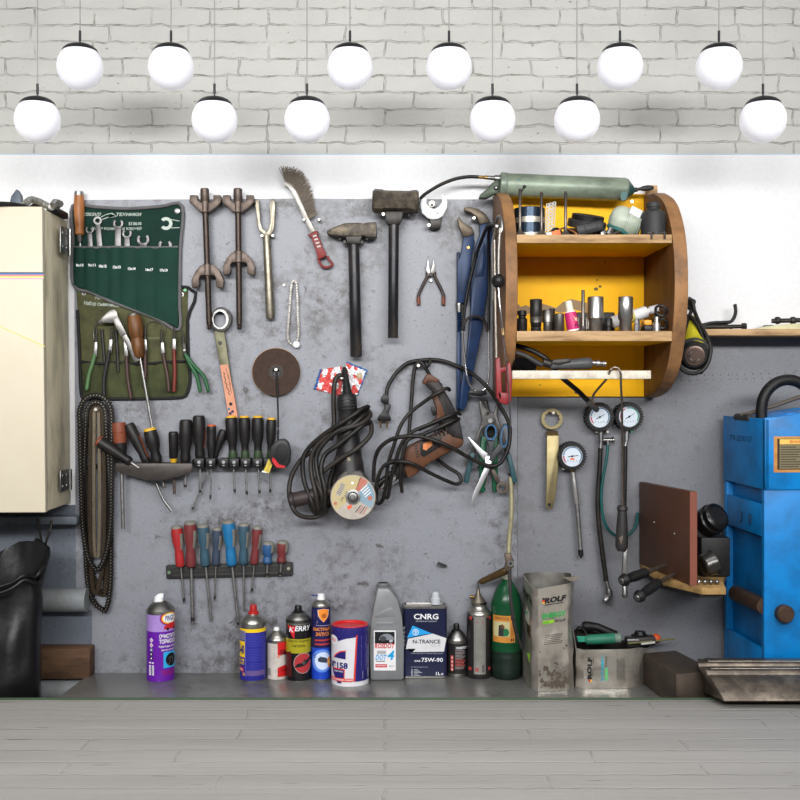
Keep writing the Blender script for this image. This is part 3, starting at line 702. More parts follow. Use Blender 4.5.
# ================================================================ fork
FK = pm('worn_fork_steel', (150, 144, 128), .4, .8, .7, (84, 74, 62), 50)
t = thing('separator_fork', 'steel ball joint fork with a round shaft, tines pointing up', 'fork', (268, 319, .02))
g = G(); d = .022
for s, o in ((-1, [(264, 236), (258, 229.5), (257, 222), (254.4, 201.5), (256, 199.2), (259, 200), (260.5, 222), (262.5, 228.5), (266.5, 232)]), (1, [(266.5, 236.5), (271.5, 235), (274, 228), (275.2, 206), (274.6, 199), (271.5, 198.3), (269.4, 203), (270.2, 222), (268.5, 228.5), (265.5, 232)])):
    g.prism(o, d-.007, d+.007, FK, .7)
g.build('tines', t)
g = G(); g.lathe((266.5, 233, d), (270.5, 319, d), [(0, 3), (.05, 3.9), (.6, 4.1), (.6, 4.3), (.98, 4.5), (1, 4)], FK, 18); g.build('shaft', t)
# board screws
for x, y, lab in ((262, 235.5, 'small screw left of the fork neck'), (272.5, 235.5, 'small screw right of the fork neck'), (284, 285, 'small screw beside the top of the bright chain'), (304, 219.3, 'small screw on the inner side of the wire brush back'), (319, 219.3, 'small screw by the bristles of the wire brush')):
    g = G(); g.disc(x, y, 1.6, BD, .03 if y in (235.5, 219.3) else .011, SCREW, 14, .3); g.disc(x, y, .5, .01, .0305 if y in (235.5, 219.3) else .0114, DSTEEL, 6)
    one('screw', g, lab, 'screw', 'screws in the steel board')
# ================================================================ wire brush
t = thing('wire_brush', 'curved wire brush with a red plastic handle on the steel board', 'brush', (320, 268, .02))
g = G(); d = .02
bk = [(284.5, 182.5), (289, 184.5), (294, 191), (300, 204), (306.5, 219), (313, 232)]
g.prism(strip(bk, 2.6, 2.4), d-.003, d+.003, pm('worn_brush_back', (176, 172, 164), .4, .4, .6, (96, 88, 78), 50), .4); g.build('back', t)
g = G(); rnd = random.Random(3)
BR = pm('wire_bristle', (96, 86, 74), .5, .5, .5, (56, 48, 42), 80)
W2 = spl([Vector((x, y, 0)) for x, y in bk], 12)
for i in range(620):
    k = rnd.random()*.82+.01; p = W2[int(k*(len(W2)-1))]; q = W2[min(len(W2)-1, int(k*(len(W2)-1))+2)]
    tt = (q-p).normalized(); n = Vector((-tt.y, tt.x, 0)); n = n if n.x > 0 else -n
    L = (12+5*rnd.random()); L *= .75+.35*sin(pi*min(1, k*1.15+.12)); l = n*L - tt*(rnd.gauss(3.4, 2.4))*(1.3-k)
    dd = d+rnd.uniform(-.007, .007)
    a = P(p.x+n.x*1.5, p.y+n.y*1.5, dd); b = P(p.x+l.x, p.y+l.y, dd+rnd.uniform(-.004, .004))
    b.y = min(b.y, -.0075); m_ = (a+b)/2+Vector((rnd.uniform(-1, 1), 0, rnd.uniform(-1, 1)))*.0015
    g.tubew([a, m_, b], .00042, BR, 3, cap=False)
g.build('bristles', t)
BRED = pm('brush_red', (128, 40, 38), .45, 0, .5, (70, 26, 26), 40)
g = G()
g.prism([(307, 234.5), (311, 233), (317, 230.5), (318.5, 231.5), (317.5, 235), (321, 241), (322.5, 247), (325, 250), (326.5, 256), (318.5, 259.5), (315.5, 250), (312.5, 241), (310.5, 236.5)], d-.008, d+.009, BRED, .8)
g.tube([(318, 258, d), (321, 265, d), (326, 267.5, d), (332, 265.5, d), (331.5, 262.5, d), (329, 260, d), (327.5, 256, d)], 1.3, BRED, 10)
for i in range(4): g.prism(strip([(313+i*1.35, 236.3+i*3.5), (316.6+i*1.35, 235.4+i*3.5)], .75), d+.0088, d+.0096, pm('pale_grip', (190, 186, 180), .5))
g.build('handle', t)
# ================================================================ bright chain loop
chain([(294, 281), (292, 283), (290.5, 295), (289.5, 310), (288.3, 325), (288, 338), (290.5, 343), (295, 345), (297, 341), (298.5, 333), (298, 315), (297.5, 300), (296.5, 284)], .014, 2.7, 1.25, 'short bright chain looped over a screw beside the cross-peen hammer', pm('bright_chain', (124, 120, 114), .4, .8, .8, (60, 56, 50), 120), GSTEEL, 'bicycle_chain')
g = G(); g.disc(296.3, 344.5, 3.3, BD, .024, WHITE, 20, .2); one('round_knob', g, 'white round knob at the bottom of the bright chain loop', 'knob')
# ================================================================ striking ring wrench with card tag
t = thing('ring_wrench', 'large olive steel ring wrench with a peach card sleeve', 'wrench', (228, 415, .02))
g = G(); d = .022
g.ring(el(221, 319, 10.4, 12.2, 32), el(219.8, 319.5, 6.6, 8.2, 32), .009, d+.008, DSTEEL)
g.ring(el(220.4, 319.2, 8.2, 9.8, 32), el(219.8, 319.5, 6.5, 8.1, 32), d+.008, d+.0095, GSTEEL); g.build('ring', t)
OLM = pm('olive_steel', (104, 102, 80), .45, .5, .6, (62, 58, 46), 30)
g = G(); g.prism([(213.5, 331), (224, 330), (226.5, 345), (232.5, 388), (237.5, 417), (229.5, 418), (224, 390), (218.5, 358)], .012, .022, OLM, .8)
g.disc(220, 343, 2, .022, .0235, DSTEEL, 12)
g.build('handle', t)
g = G(); CARD = pm('peach_card', (206, 146, 118), .8, 0, .3, (170, 110, 84), 30)
g.prism([(220, 365), (227.8, 364.4), (233.5, 393), (237.8, 417.6), (229, 418.2), (224.5, 392)], .0115, .0232, CARD)
for i, (x, y) in enumerate(((223.5, 372), (224.5, 378), (226, 383), (228, 389))): g.poly(strip([(x, y), (x+1.2, y+2), (x+.3, y+4), (x+2, y+6)], .35), INKK, fl(.0232))
for x0, y0 in ((226, 368), (228, 374), (229, 382)): g.poly(strip([(x0, y0), (x0+2.5, y0+11)], .2), INKK, fl(.0232))
for x, y, r, c in ((230.7, 404, 1.8, (24, 22, 30)), (229, 409, 1.3, (70, 110, 130)), (232.5, 411.5, 1.5, (60, 40, 90)), (230.3, 413.5, 1.5, (40, 24, 60))): g.poly(el(x, y, r, n=7), pm('ink_%d' % int(y), c, .6), fl(.0232, 1))
o = g.build('card_sleeve', t); o['label'] = 'peach cardboard sleeve with ink drawings'
# ================================================================ abrasive disc + tape
DISC = pm('brown_abrasive', (66, 50, 42), .85, 0, .6, (42, 34, 30), 90, .5, 500)
t = thing('abrasive_disc', 'dark brown round abrasive disc hung by its centre hole', 'disc', (276, 396, .02))
g = G(); g.ring(el(276, 372, 23.8, n=48), el(276, 372, 3.6, n=48), .012, .022, DISC); g.build('disc', t)
g = G(); g.ring(el(276, 372, 24.3, n=48), el(276, 372, 23.2, n=48), .009, .012, pm('pale_disc_edge', (176, 140, 108), .8)); g.build('rim', t)
g = G(); g.ring(el(276, 372, 7, n=32), el(276, 372, 5.6, n=32), .022, .0226, DSTEEL); g.ring(el(276, 372, 5, n=32), el(276, 372, 3.7, n=32), .022, .0232, DSTEEL); g.build('hub', t)
g = G(); g.disc(276, 369.5, 1.6, BD, .024, SCREW, 12); g.box(275.2, 368, 277.2, 374.5, BD, .02, DSTEEL, .2); one('hook', g, 'small hook in the centre hole of the brown disc', 'hook')
t = thing('tape_measure', 'black and red tape measure hanging by its strap', 'tape measure', (278, 469, .06))
TB = pm('tape_black', (28, 27, 28), .45, 0, .3, (56, 50, 46), 50)
g = G(); g.prism([(268, 457), (271, 446), (277, 440), (284, 438.5), (288.5, 443), (290.5, 453), (289.5, 463), (285, 468.5), (273, 467.5)], .046, .078, TB, 2)
g.prism(el(281.5, 453, 6.4, 9.5, 20), .078, .0795, pm('tape_face', (22, 21, 22), .6), .4); g.build('case', t)
g = G(); g.prism([(272.5, 457.5), (275, 459), (279, 464.5), (285.5, 466.2), (284, 468), (276.5, 467.4), (272, 461)], .078, .0795, pm('tape_red', (190, 34, 40), .4)); g.build('red_band', t)
g = G(); g.prism(strip([(271.8, 458.8), (266, 472.5)], 2.9), .066, .0675, pm('tape_yellow', (206, 180, 70), .4, 0, .4, (120, 104, 50), 60), 0)
for i in range(9): g.poly(strip([(270.8-i*.55, 460+i*1.3), (272.6-i*.55, 460.8+i*1.3)], .16), INKK, fl(.0675))
g.build('blade', t)
g = G(); g.prism([(262, 470.5), (268, 472.5), (267, 475), (261, 473.5)], .062, .069, GSTEEL, .3); g.build('end_hook', t)
g = G(); g.tube([(276.8, 374, .026), (277.6, 398, .03), (278.2, 420, .04), (278, 442, .06)], .9, BLACK, 8); g.ball(P(278.2, 428.5, .044), .0035, WHITE, 10); g.build('strap', t)
# ================================================================ hammers
HH = pm('hammer_iron', (70, 64, 58), .5, .5, .8, (128, 116, 98), 45, .4, 200)
HB = pm('black_tube_handle', (34, 34, 38), .32, .3, .45, (112, 100, 86), 30, stretch=(1, 1, .3), thr=.56)
t = thing('cross_peen_hammer', 'worn cross-peen hammer with a long black tube handle', 'hammer', (356, 357, .03))
d = .034
g = G(); g.prism([(326.5, 230.5), (334, 227), (344, 223), (360, 222.5), (364, 223.5), (366.5, 222.2), (376.5, 222), (376.8, 237.5), (366.5, 237), (364, 235.8), (344, 236.5), (333, 235.2), (326.5, 233.5)], d-.02, d+.02, HH, 1.6); g.build('head', t)
g = G(); g.prism([(344.5, 234), (363.5, 234), (361, 240), (360.5, 244), (347, 244), (346, 240)], d-.016, d+.016, DSTEEL, 1.2)
for x in (344.5, 361.8): g.disc(x, 242, 1.8, d-.01, d+.012, DSTEEL, 8)
g.build('collar', t)
g = G(); g.lathe((353.6, 240, d), (356.3, 357, d), [(0, 5.6), (.5, 5.7), (.99, 6), (1, 5.2)], HB, 20); g.build('handle', t)
t = thing('sledge_hammer', 'sledge hammer with a blunt octagonal head and black tube handle', 'hammer', (393, 338, .05))
d = .052
g = G(); a = P(372.3, 201, d); b = P(418.6, 202, d); sc = S(d)
g.lathew(a, b, [(0, 10*sc), (.05, 12.2*sc), (.2, 12*sc), (.27, 11*sc), (.8, 11*sc), (.9, 12*sc), (.96, 12*sc), (1, 10.5*sc)], 8, HH); g.build('head', t)
g = G(); g.prism([(384.5, 211), (404, 211), (401.5, 221), (399, 224.5), (387.5, 224.5), (385.5, 219)], d-.014, d+.014, DSTEEL, 1.4); g.disc(383.3, 214, 1.6, d-.005, d+.014, SCREW, 8); g.build('collar', t)
g = G(); g.lathe((393.8, 222, d), (393, 338, d), [(0, 5.3), (.5, 5.2), (.99, 5.1), (1, 4.5)], HB, 20); g.build('handle', t)
# pegs carrying the hammers
for pts, lab in (((340, 239), 'peg under the peen of the cross-peen hammer'), ((367, 239.2), 'peg under the flat face of the cross-peen hammer'), ((380, 215.5), 'peg under the sledge head, near the bright face'), ((409, 215.5), 'peg under the sledge head, near the white wrench')):
    g = G(); g.cyl((pts[0], pts[1], BD), (pts[0], pts[1], .05 if pts[1] > 230 else .07), 1.3, DSTEEL, 8); one('peg', g, lab, 'peg', 'pegs under the hammers')
# ================================================================ white wrench end and nippers
t = thing('open_wrench', 'white enamelled open-end wrench head with a dark stub', 'wrench', (434, 228, .03))
WE = pm('worn_white_enamel', (214, 216, 216), .35, .1, .3, (150, 148, 144), 30)
g = G(); g.prism([(424.5, 195), (421, 199), (420, 206), (422, 213), (427.5, 218), (432, 219.5), (438, 219), (443, 216), (447, 208), (447.5, 201), (445.5, 195.5), (442, 193.2), (441.5, 196), (442, 202), (438, 207), (434, 209), (430, 207), (426.5, 203), (427, 198.5)], .034, .044, WE, .9)
g.text('K TOOL', 430, 211.6, 439.4, 214.2, pm('stamp', (120, 120, 124), .5), fl(.0441), .005); g.build('jaw', t)
g = G(); g.prism([(429, 216), (442.5, 216), (440.5, 228), (430.5, 228.5)], BD, .036, DSTEEL, .8); g.disc(428.8, 225, 1.7, .03, .04, SCREW, 10); g.build('shank', t)
g = G(); g.disc(431.8, 203.8, 3.6, BD, .03, pm('dull_zinc', (150, 148, 142), .4, .6, .5, (90, 84, 78), 60), 16); g.disc(432, 205, 1.3, .03, .032, DSTEEL, 8); one('bolt', g, 'bolt between the jaws of the white wrench', 'bolt')
t = thing('cutting_nippers', 'small cutting nippers with brown-tipped dark handles', 'nippers', (430, 275, .012))
d = .014
NIP = pm('nipper_handle', (52, 46, 44), .45, 0, .4, (90, 56, 40), 40)
g = G(); g.prism([(427.8, 258.5), (429.3, 263), (430, 272), (432.5, 276.5), (428, 276), (426, 270)], d-.004, d+.005, GSTEEL, .5); g.prism([(433.4, 258.3), (434.8, 266), (434.4, 272), (431.5, 277), (429.5, 274.5), (432.6, 264)], d-.005, d+.004, GSTEEL, .5); g.disc(431, 274.5, 2, d, d+.006, DSTEEL, 12); g.build('jaws', t)
for s in (-1, 1):
    g = G(); g.tube([(431+s*3.6, 272, d), (431+s*4, 277, d), (431+s*9.5, 288, d), (431+s*12.6, 296, d), (431+s*12.3, 305, d)], 1.7, NIP, 10)
    g.tube([(431+s*12.6, 297, d), (431+s*12.3, 304.6, d)], 1.95, pm('rust_tip', (112, 62, 42), .5), 10, smooth=False); g.build('handle', t)
g = G(); g.disc(431, 280.5, 1.2, BD, .02, SCREW, 10); one('screw', g, 'small screw under the nippers pivot', 'screw', 'screws in the steel board')
# ================================================================ upper screwdriver rack
TR = pm('trough_steel', (76, 70, 66), .45, .5, .6, (48, 44, 42), 30)
t = thing('tool_rack', 'dark steel trough rack holding the black screwdrivers', 'rack', (153, 482, .03))
g = G(); g.prism([(115.5, 463.5), (192, 463.5), (192.5, 471), (186, 474.5), (168, 479.5), (160, 481.5), (148, 481), (132, 476), (116, 471.5)], .048, .052, TR, .5)
g.prism([(115.5, 463), (192, 463), (192, 465), (115.5, 465)], BD, .05, DSTEEL); g.build('trough', t)
g = G(); g.prism([(146, 479.5), (168, 478.5), (160, 482.5), (150, 482)], BD, .053, BLACK, .4); g.build('bracket', t)
t = thing('clip_rail', 'black plastic clip rail with round marks, holding the yellow-topped screwdrivers', 'rail', (226, 468, .03))
for i, x in enumerate((194, 205.5, 218.5, 229, 240.5, 252.5, 263.5)):
    g = G(); g.box(x, 458.5, x+9.8, 468, BD, .047, BPLAS, .6); g.disc(x+4.9, 462.3, 1.7, .047, .0475, pm('rail_mark', (150, 150, 152), .5), 14); g.box(x+3.9, 465, x+6.1, 465.9, .047, .0473, MT['rail_mark']); g.build('clip', t)
g = G(); g.box(192, 459.5, 274, 464, BD, .012, BPLAS, .3); g.build('back_strip', t)
SDB = pm('screwdriver_black', (20, 19, 20), .45, 0, .5, (50, 44, 40), 45)
ORA = pm('orange_grip', (196, 88, 44), .45, 0, .4, (120, 60, 36), 45)
DORA = pm('dirty_orange', (128, 66, 44), .5, 0, .5, (70, 46, 38), 45)
YEL = pm('yellow_cap', (222, 172, 40), .45, 0, .3, (150, 120, 50), 45)
DG = pm('dark_green_collar', (48, 66, 40), .45, 0, .5, (40, 46, 36), 45)
R1 = 'black screwdrivers in the upper racks'
fat = lambda r: [(0, r*.7), (.02, r*.9), (.08, r), (.35, r), (.55, r*.93), (.75, r*.7), (.9, r*.8), (.97, r*.72), (1, r*.5)]
rd = .03
def sdr(lab, a, b, r, shaft, sr, mat=SDB, matf=None, capm=None, d=rd, tip=None, smat=None, prof=None, group=R1):
    return lathedriver('screwdriver', lab, 'screwdriver', (a[0], a[1], d), (b[0], b[1], d), prof or fat(r), mat, [(x, y, d) for x, y in shaft], sr, group, matf, tip, smat, capm)
orend = lambda c: (lambda tt, k: ORA if tt < c else None)
orside = lambda tt, k: pm('dirty_orange', (128, 66, 44)) if 0 else DORA if (.08 < tt < .8 and .6 < k < .85) else None
sdr('black screwdriver with an orange end, lying out over the chains', (97.5, 440), (131, 462.5), 6, [(131, 462.5), (139, 468)], 1.5, matf=lambda tt, k: DORA if tt < .03 else None, d=.052)
sdr('upright black screwdriver with a broad orange top, longest shaft below', (119, 422.5), (121.5, 463), 7.2, [(121.5, 463), (123.2, 529)], 1.9, matf=lambda tt, k: DORA if tt < .3 else None, d=.034, prof=[(0, 6.4), (.05, 7), (.24, 7.2), (.25, 6.8), (.5, 6.6), (.8, 5.6), (1, 4.6)])
sdr('tilted black screwdriver with an orange side, left of the yellow-ringed one', (128.5, 424), (147, 462.5), 5.8, [(147, 462.5), (157, 485), (163, 499), (171.5, 510.5)], 1.5, matf=orside, smat=GSTEEL, d=.035)
YR = lambda tt, k: YEL if tt < .07 else None
sdr('pear-shaped black screwdriver with a yellow ring on top', (149.5, 428), (157.5, 463), 7, [(157.5, 463), (164, 487)], 1.2, matf=YR, prof=[(0, 4.6), (.02, 6), (.08, 6.4), (.3, 7.4), (.5, 6.6), (.68, 4.6), (.85, 5.6), (.96, 5), (1, 3.4)], d=.033, smat=GSTEEL)
sdr('slim black screwdriver with yellow stripe and yellow collar', (173.4, 431.5), (173.6, 463), 5, [(173.6, 463), (174.4, 494)], 1.5, smat=BSTEEL, matf=lambda tt, k: YEL if tt > .83 or (tt > .3 and .44 < k < .53) else None, prof=[(0, 3.8), (.04, 4.8), (.12, 4.9), (.82, 4.4), (.86, 3.6), (1, 2.6)])
sdr('plain stout black screwdriver right of the slim yellow-striped one', (186, 419.5), (185.3, 463), 6.6, [(185.3, 463), (185.2, 488.5)], 1.3, tip=4)
sdr('tall stout black screwdriver with a rusty side in the first rail clip', (198.8, 415.5), (200, 459), 6.4, [(200, 459), (200.2, 494)], 1.2, matf=lambda tt, k: ORA if .12 < tt < .6 and .62 < k < .78 else None, tip=4)
sdr('small black screwdriver with bright orange panels', (211.5, 424.5), (211.5, 458), 4.8, [(211.5, 458), (210.3, 501)], .9, matf=lambda tt, k: ORA if tt < .05 or (.15 < tt < .62 and .43 < k < .62) or tt > .93 else None, tip=6, prof=[(0, 3.6), (.05, 4.6), (.15, 4.7), (.4, 4.2), (.6, 4.6), (.75, 4.3), (.9, 3.6), (1, 3)])
sdr('tilted black and orange screwdriver behind the yellow-topped ones', (224, 430), (214, 458), 4.4, [(214, 458), (192, 510)], .9, matf=lambda tt, k: ORA if .2 < tt < .75 and .1 < k < .3 else None, d=.0195, tip=3)
for x0, x1, r, yb, dd, lab in ((231, 233.2, 6.1, 494, 0, 'yellow-topped black screwdriver covering the end of the peach card'), (244.3, 245.3, 5.7, 496, 0, 'second yellow-topped black screwdriver from the peach card'), (257.8, 258, 6, 495, 0, 'third yellow-topped black screwdriver from the peach card'), (271.5, 270.3, 5, 494, 0, 'yellow-topped black screwdriver half behind the tape measure')):
    sdr(lab, (x0, 417 if x0 < 270 else 419), (x1, 459), r, [(x1, 459), (x1+1.6 if x0 < 270 else x1, yb)], 1.05, matf=lambda tt, k: DG if tt > .67 else None, capm=YEL, tip=5, group='yellow-topped screwdrivers', d=rd if x0 < 270 else .024,
        prof=[(0, r*.75), (.03, r*.92), (.08, r), (.3, r), (.5, r*.92), (.66, r*.68), (.67, r*.66), (.8, r*.64), (.92, r*.8), (1, r*.7)])
for pts, lab in (([(163, 470, .03), (164.6, 488, .03)], 'short dark driver tip under the trough rack'),):
    g = G(); g.tube(pts, 1.1, BSTEEL, 8, smooth=False); one('driver_bit', g, lab, 'bit')
# ================================================================ lower rack
t = thing('tool_rack', 'black magnetic strip rack holding the red and blue screwdrivers', 'rack', (230, 577, .01))
RK = pm('rack_black', (34, 34, 35), .6, 0, .5, (62, 58, 54), 60)
g = G(); g.prism(rot(rrect(166, 563.5, 293, 577.5, 2), 229.5, 570.5, -1.4), BD, .013, RK, .4)
for y in (566.2, 573.4): g.prism(rot([(172, y), (284, y), (284, y+2), (172, y+2)], 229.5, 570.5, -1.4), .013, .0138, pm('rack_groove', (54, 53, 52), .5, .2), .2)
g.build('bar', t)
for x, y, c in ((169, 572.6, (120, 150, 120)), (288.5, 568.6, (170, 170, 150))):
    g = G(); g.disc(x, y, 1.7, .013, .0145, pm('rack_screw_%d' % x, c, .4, .6), 12); g.build('screw', t)
TEAL = pm('faded_teal', (52, 82, 98), .5, 0, .5, (44, 56, 62), 45)
NAVY = pm('faded_navy', (54, 66, 84), .5, 0, .5, (48, 52, 58), 45)
BLUE = pm('bright_blue_grip', (30, 108, 158), .42, 0, .4, (30, 66, 92), 45)
GREY = pm('grey_grip', (128, 126, 118), .55, 0, .6, (84, 78, 70), 45)
RED2 = pm('faded_red', (112, 46, 48), .5, 0, .5, (86, 44, 42), 45)
RED1 = pm('bright_red_grip', (164, 40, 42), .42, 0, .4, (110, 36, 36), 45)
BL2 = pm('short_blue', (44, 84, 128), .45, 0, .4, (40, 60, 90), 45)
WNE = lambda r: [(0, r*.68, GREY), (.03, r*.86, GREY), (.07, r*.9), (.2, r), (.4, r*.94), (.58, r*.68), (.72, r*.76), (.9, r*.8), (.97, r*.7), (1, r*.45)]
stub = lambda r: [(0, r*.6, GREY), (.06, r*.85, GREY), (.12, r*.92), (.32, r), (.5, r*.88), (.68, r*.6), (.9, r*.78), (1, r*.6)]
def gs(tt, k):
    if .07 < tt < .45 and (.12 < k < .3 or .62 < k < .86): return GREY
    if .45 <= tt < .96 and (.66 < k < .8): return GREY
R2 = 'red and blue screwdrivers on the magnetic strip'
for a, b, r, tip, sr, mt, lab, tp in (
    ((176.2, 525.5), (180.7, 567), 6, (184.3, 603), 1.1, RED1, 'bright red and grey screwdriver at the left end of the magnetic strip', 5),
    ((190, 521), (191.2, 567.5), 6.7, (192.8, 623), 1.7, RED2, 'dull red screwdriver with a thick shaft, beside the bright red one', 6),
    ((202.8, 524.3), (205.6, 566.5), 6.2, (211.2, 621), 1.3, TEAL, 'teal and grey screwdriver between the dull red and the navy ones', 0),
    ((217.2, 527.5), (216, 565.5), 5.4, (214.6, 601), .9, NAVY, 'slim navy screwdriver left of the bright blue one', 5),
    ((228, 520), (232, 566), 7, (238.8, 626), 1.5, BLUE, 'bright blue screwdriver, biggest on the magnetic strip', 4),
    ((243.8, 523), (243.6, 565), 5.8, (244, 611), 1.1, TEAL, 'faded teal screwdriver right of the bright blue one', 0),
    ((257.6, 526.3), (254.2, 564.5), 5.5, (251.8, 593), 1, RED2, 'dull red and grey screwdriver next to the short blue one', 5)):
    lathedriver('screwdriver', lab, 'screwdriver', (a[0], a[1], .022), (b[0], b[1], .0195), WNE(r), mt, [(b[0], b[1]-1, .018), (tip[0], tip[1], .0175)], sr, R2, gs, tp or None)
for a, b, r, tip, mt, lab in (((268.4, 541.5), (267.4, 563.5), 6.6, (267, 577), BL2, 'short stubby blue screwdriver on the magnetic strip'), ((282.8, 540.5), (281.4, 562.5), 6.4, (280, 576), RED2, 'short stubby red screwdriver at the right end of the magnetic strip')):
    lathedriver('screwdriver', lab, 'screwdriver', (a[0], a[1], .022), (b[0], b[1], .02), stub(r), mt, [(b[0], b[1]-1, .018), (tip[0], tip[1], .0175)], 1.3, R2, gs, 4)

# ================================================================ red packet behind the grinder
g = G(); V = []; fs = []
PKR = pm('red_print', (206, 78, 74), .45); PKW = pm('white_foil', (222, 220, 222), .35, .2); PKB = pm('blue_print', (52, 96, 150), .45)
o = [((320, 369.5), (349, 361.5)), ((316, 380), (347, 371)), ((313.5, 388.5), (347, 383)), ((315, 391), (345, 397))]
def packet(corner, base, nx, ny, cols, sd):
    rnd = random.Random(sd); V = []; fs = []; ms = []
    (ax, ay), (bx, by), (cx, cy), (dx, dy) = corner
    for j in range(ny+1):
        for i in range(nx+1):
            u, v = i/nx, j/ny
            x = (ax*(1-u)+bx*u)*(1-v)+(dx*(1-u)+cx*u)*v; y = (ay*(1-u)+by*u)*(1-v)+(dy*(1-u)+cy*u)*v
            V.append(P(x+rnd.uniform(-.3, .3), y+rnd.uniform(-.4, .4), base+rnd.uniform(0, .005)))
    for j in range(ny):
        for i in range(nx):
            k = j*(nx+1)+i; fs.append((k, k+1, k+nx+2, k+nx+1)); ms.append(cols(i/nx, j/ny, rnd))
    n = len(V); V += [Vector((v.x, -.0065, v.z)) for v in V]
    edge = [(i, i+1) for i in range(nx)]+[(nx+j*(nx+1), nx+(j+1)*(nx+1)) for j in range(ny)]+[(ny*(nx+1)+i+1, ny*(nx+1)+i) for i in range(nx-1, -1, -1)]+[((j+1)*(nx+1), j*(nx+1)) for j in range(ny-1, -1, -1)]
    for a, b in edge: fs.append((a, b, b+n, a+n)); ms.append(PKW)
    return g.add(V, fs, ms)
packet(((320, 369.5), (342, 366), (341, 396), (313.5, 389)), .0085, 22, 18, lambda u, v, r: PKB if u < .07 else (PKW if mnoise.noise(Vector((u*5, v*3.4, 1.7))) > .03 else PKR), 4)
packet(((346.5, 361.5), (367.5, 370), (358, 395), (341, 391)), .0105, 18, 18, lambda u, v, r: PKB if v < .05 or u > .93 else (pm('packet_gold', (196, 180, 150), .4, .3) if hypot(u-.72, v-.3) < .14 else (PKW if mnoise.noise(Vector((u*4+7, v*4, 4.2))) > -.02 else (PKB if v > .72 and u < .45 else PKR))), 9)
one('foil_packet', g, 'crumpled red and white foil packet behind the angle grinder', 'packet')
# ================================================================ angle grinder
GB = pm('grinder_body', (24, 24, 26), .42, 0, .4, (70, 64, 58), 40)
t = thing('angle_grinder', 'black angle grinder wrapped in its own cable, with a worn cutting disc', 'grinder', (350, 520, .06))
d = .055
g = G(); g.lathe((346.5, 394, d), (351, 486, d), [(0, 8), (.04, 10), (.16, 10.2), (.2, 9), (.3, 10), (.5, 11.5), (.7, 12.5), (.74, 13.4), (.92, 15), (1, 17)], GB, 28)
for i in range(4): g.prism(strip([(341+i*.3, 400+i*3), (354+i*.3, 399+i*3)], .5), d+.019, d+.024, BPLAS, .2)
g.prism(strip([(347.3, 455), (349.5, 461)], 1.5), d+.028, d+.0305, pm('pale_chip', (150, 140, 120), .6), .4)
g.build('body', t)
g = G(); g.prism([(337, 478), (345, 470), (361, 470), (369, 482), (371, 500), (366, 512), (352, 521), (338, 514), (331, 500)], .03, .088, pm('gear_housing', (48, 46, 46), .4, .3, .5, (78, 70, 64), 50), 2.5); g.build('gear_head', t)
gd = .102
g = G(); sg = S(gd); c = P(353, 497.2, gd)
g.lathew(c+Vector((0, .006, 0)), c, [(0, 22.6*sg), (.3, 23*sg), (.8, 23*sg), (1, 22.4*sg)], 56, pm('disc_grit', (120, 110, 96), .85, 0, .6, (70, 64, 58), 120, .4, 600))
DY = pm('label_yellow', (184, 168, 122), .6, 0, .7, (176, 166, 140), 60); DB = pm('label_blue', (118, 148, 164), .6, 0, .7, (150, 160, 164), 60); DR = pm('label_red', (178, 106, 90), .6, 0, .5, (176, 130, 116), 60); DWW = pm('label_grey', (178, 170, 160), .6, 0, .7, (150, 138, 126), 60)
f = lambda lv: fl(gd+.0004, lv)
g.poly(el(353, 497.2, 22.2, n=48), DWW, f(0))
g.poly([(353, 497.2)]+el(353, 497.2, 21.5, n=18, a0=142, a1=292), DY, f(1))
g.poly([(353, 497.2)]+el(353, 497.2, 21.5, n=12, a0=-42, a1=32), DB, f(1))
g.poly([(353, 497.2)]+el(353, 497.2, 21.5, n=4, a0=-70, a1=-46), DR, f(1))
g.poly(rot(rect(-2.6, -6.5, 2.6, 6.5), 0, 0, 26) and [(x+340.5, y+489.5) for x, y in rot(rect(-2.6, -6.5, 2.6, 6.5), 0, 0, 26)], DWW, f(2))
for i in range(7): g.poly([(x+340.5, y+489.5) for x, y in rot(rect(-2.2, -5.8+i*1.7, 2.2, -5.2+i*1.7), 0, 0, 26)], pm('label_ink', (84, 80, 78), .7), f(3))
g.poly([(x+349.5, y+507) for x, y in rot(rect(-2.5, -1.6, 2.5, 1.6), 0, 0, -40)], pm('label_orange', (222, 92, 60), .6), f(2))
for (x, y, r_) in ((335.5, 503.5, 1.8), (352.5, 483, 1.4)): g.poly(el(x, y, r_, n=12), DR if y > 490 else INKW, f(2))
g.poly(el(370, 498, 2.4, n=14), DR, f(2))
for i in range(4): g.poly([(x+358+i*2.2, y+509+i*.6) for x, y in rot(rect(-.5, -4.5, .5, 4.5), 0, 0, 38)], DR if i % 2 else MT['label_ink'], f(2))
for i in range(4): g.poly([(x+364+i*1.2, y+488+i*2.3) for x, y in rot(rect(-4.5+i*.4, -.4, 4.5, .4), 0, 0, -42)], INKW, f(2))
g.text('230 x 22', 338, 495, 350, 497.5, MT['label_ink'], f(3), 0, 0, -55)
g.build('cutting_disc', t)
g = G(); c = P(353, 496.7, gd); g.lathew(c, c+Vector((0, -.009, 0)), [(0, 7.3*sg), (.5, 7.3*sg), (.55, 6*sg), (.56, 5.4*sg, DSTEEL), (.6, 4.6*sg), (.95, 4*sg), (1, 3*sg)], 24, GSTEEL); g.lathew(c+Vector((0, -.009, 0)), c+Vector((0, -.014, 0)), [(0, 2.2*sg), (1, 1.8*sg)], 12, STEEL); g.build('flange_nut', t)
g = G(); g.lathe((343, 489, .07), (289.5, 501, .07), [(0, 4), (.4, 4.6), (.42, 7), (.5, 7.4), (.9, 7.6), (.92, 8.6), (.98, 8.4), (1, 6)], pm('side_handle', (46, 38, 38), .5, 0, .5, (72, 60, 56), 40), 20); g.build('side_handle', t)
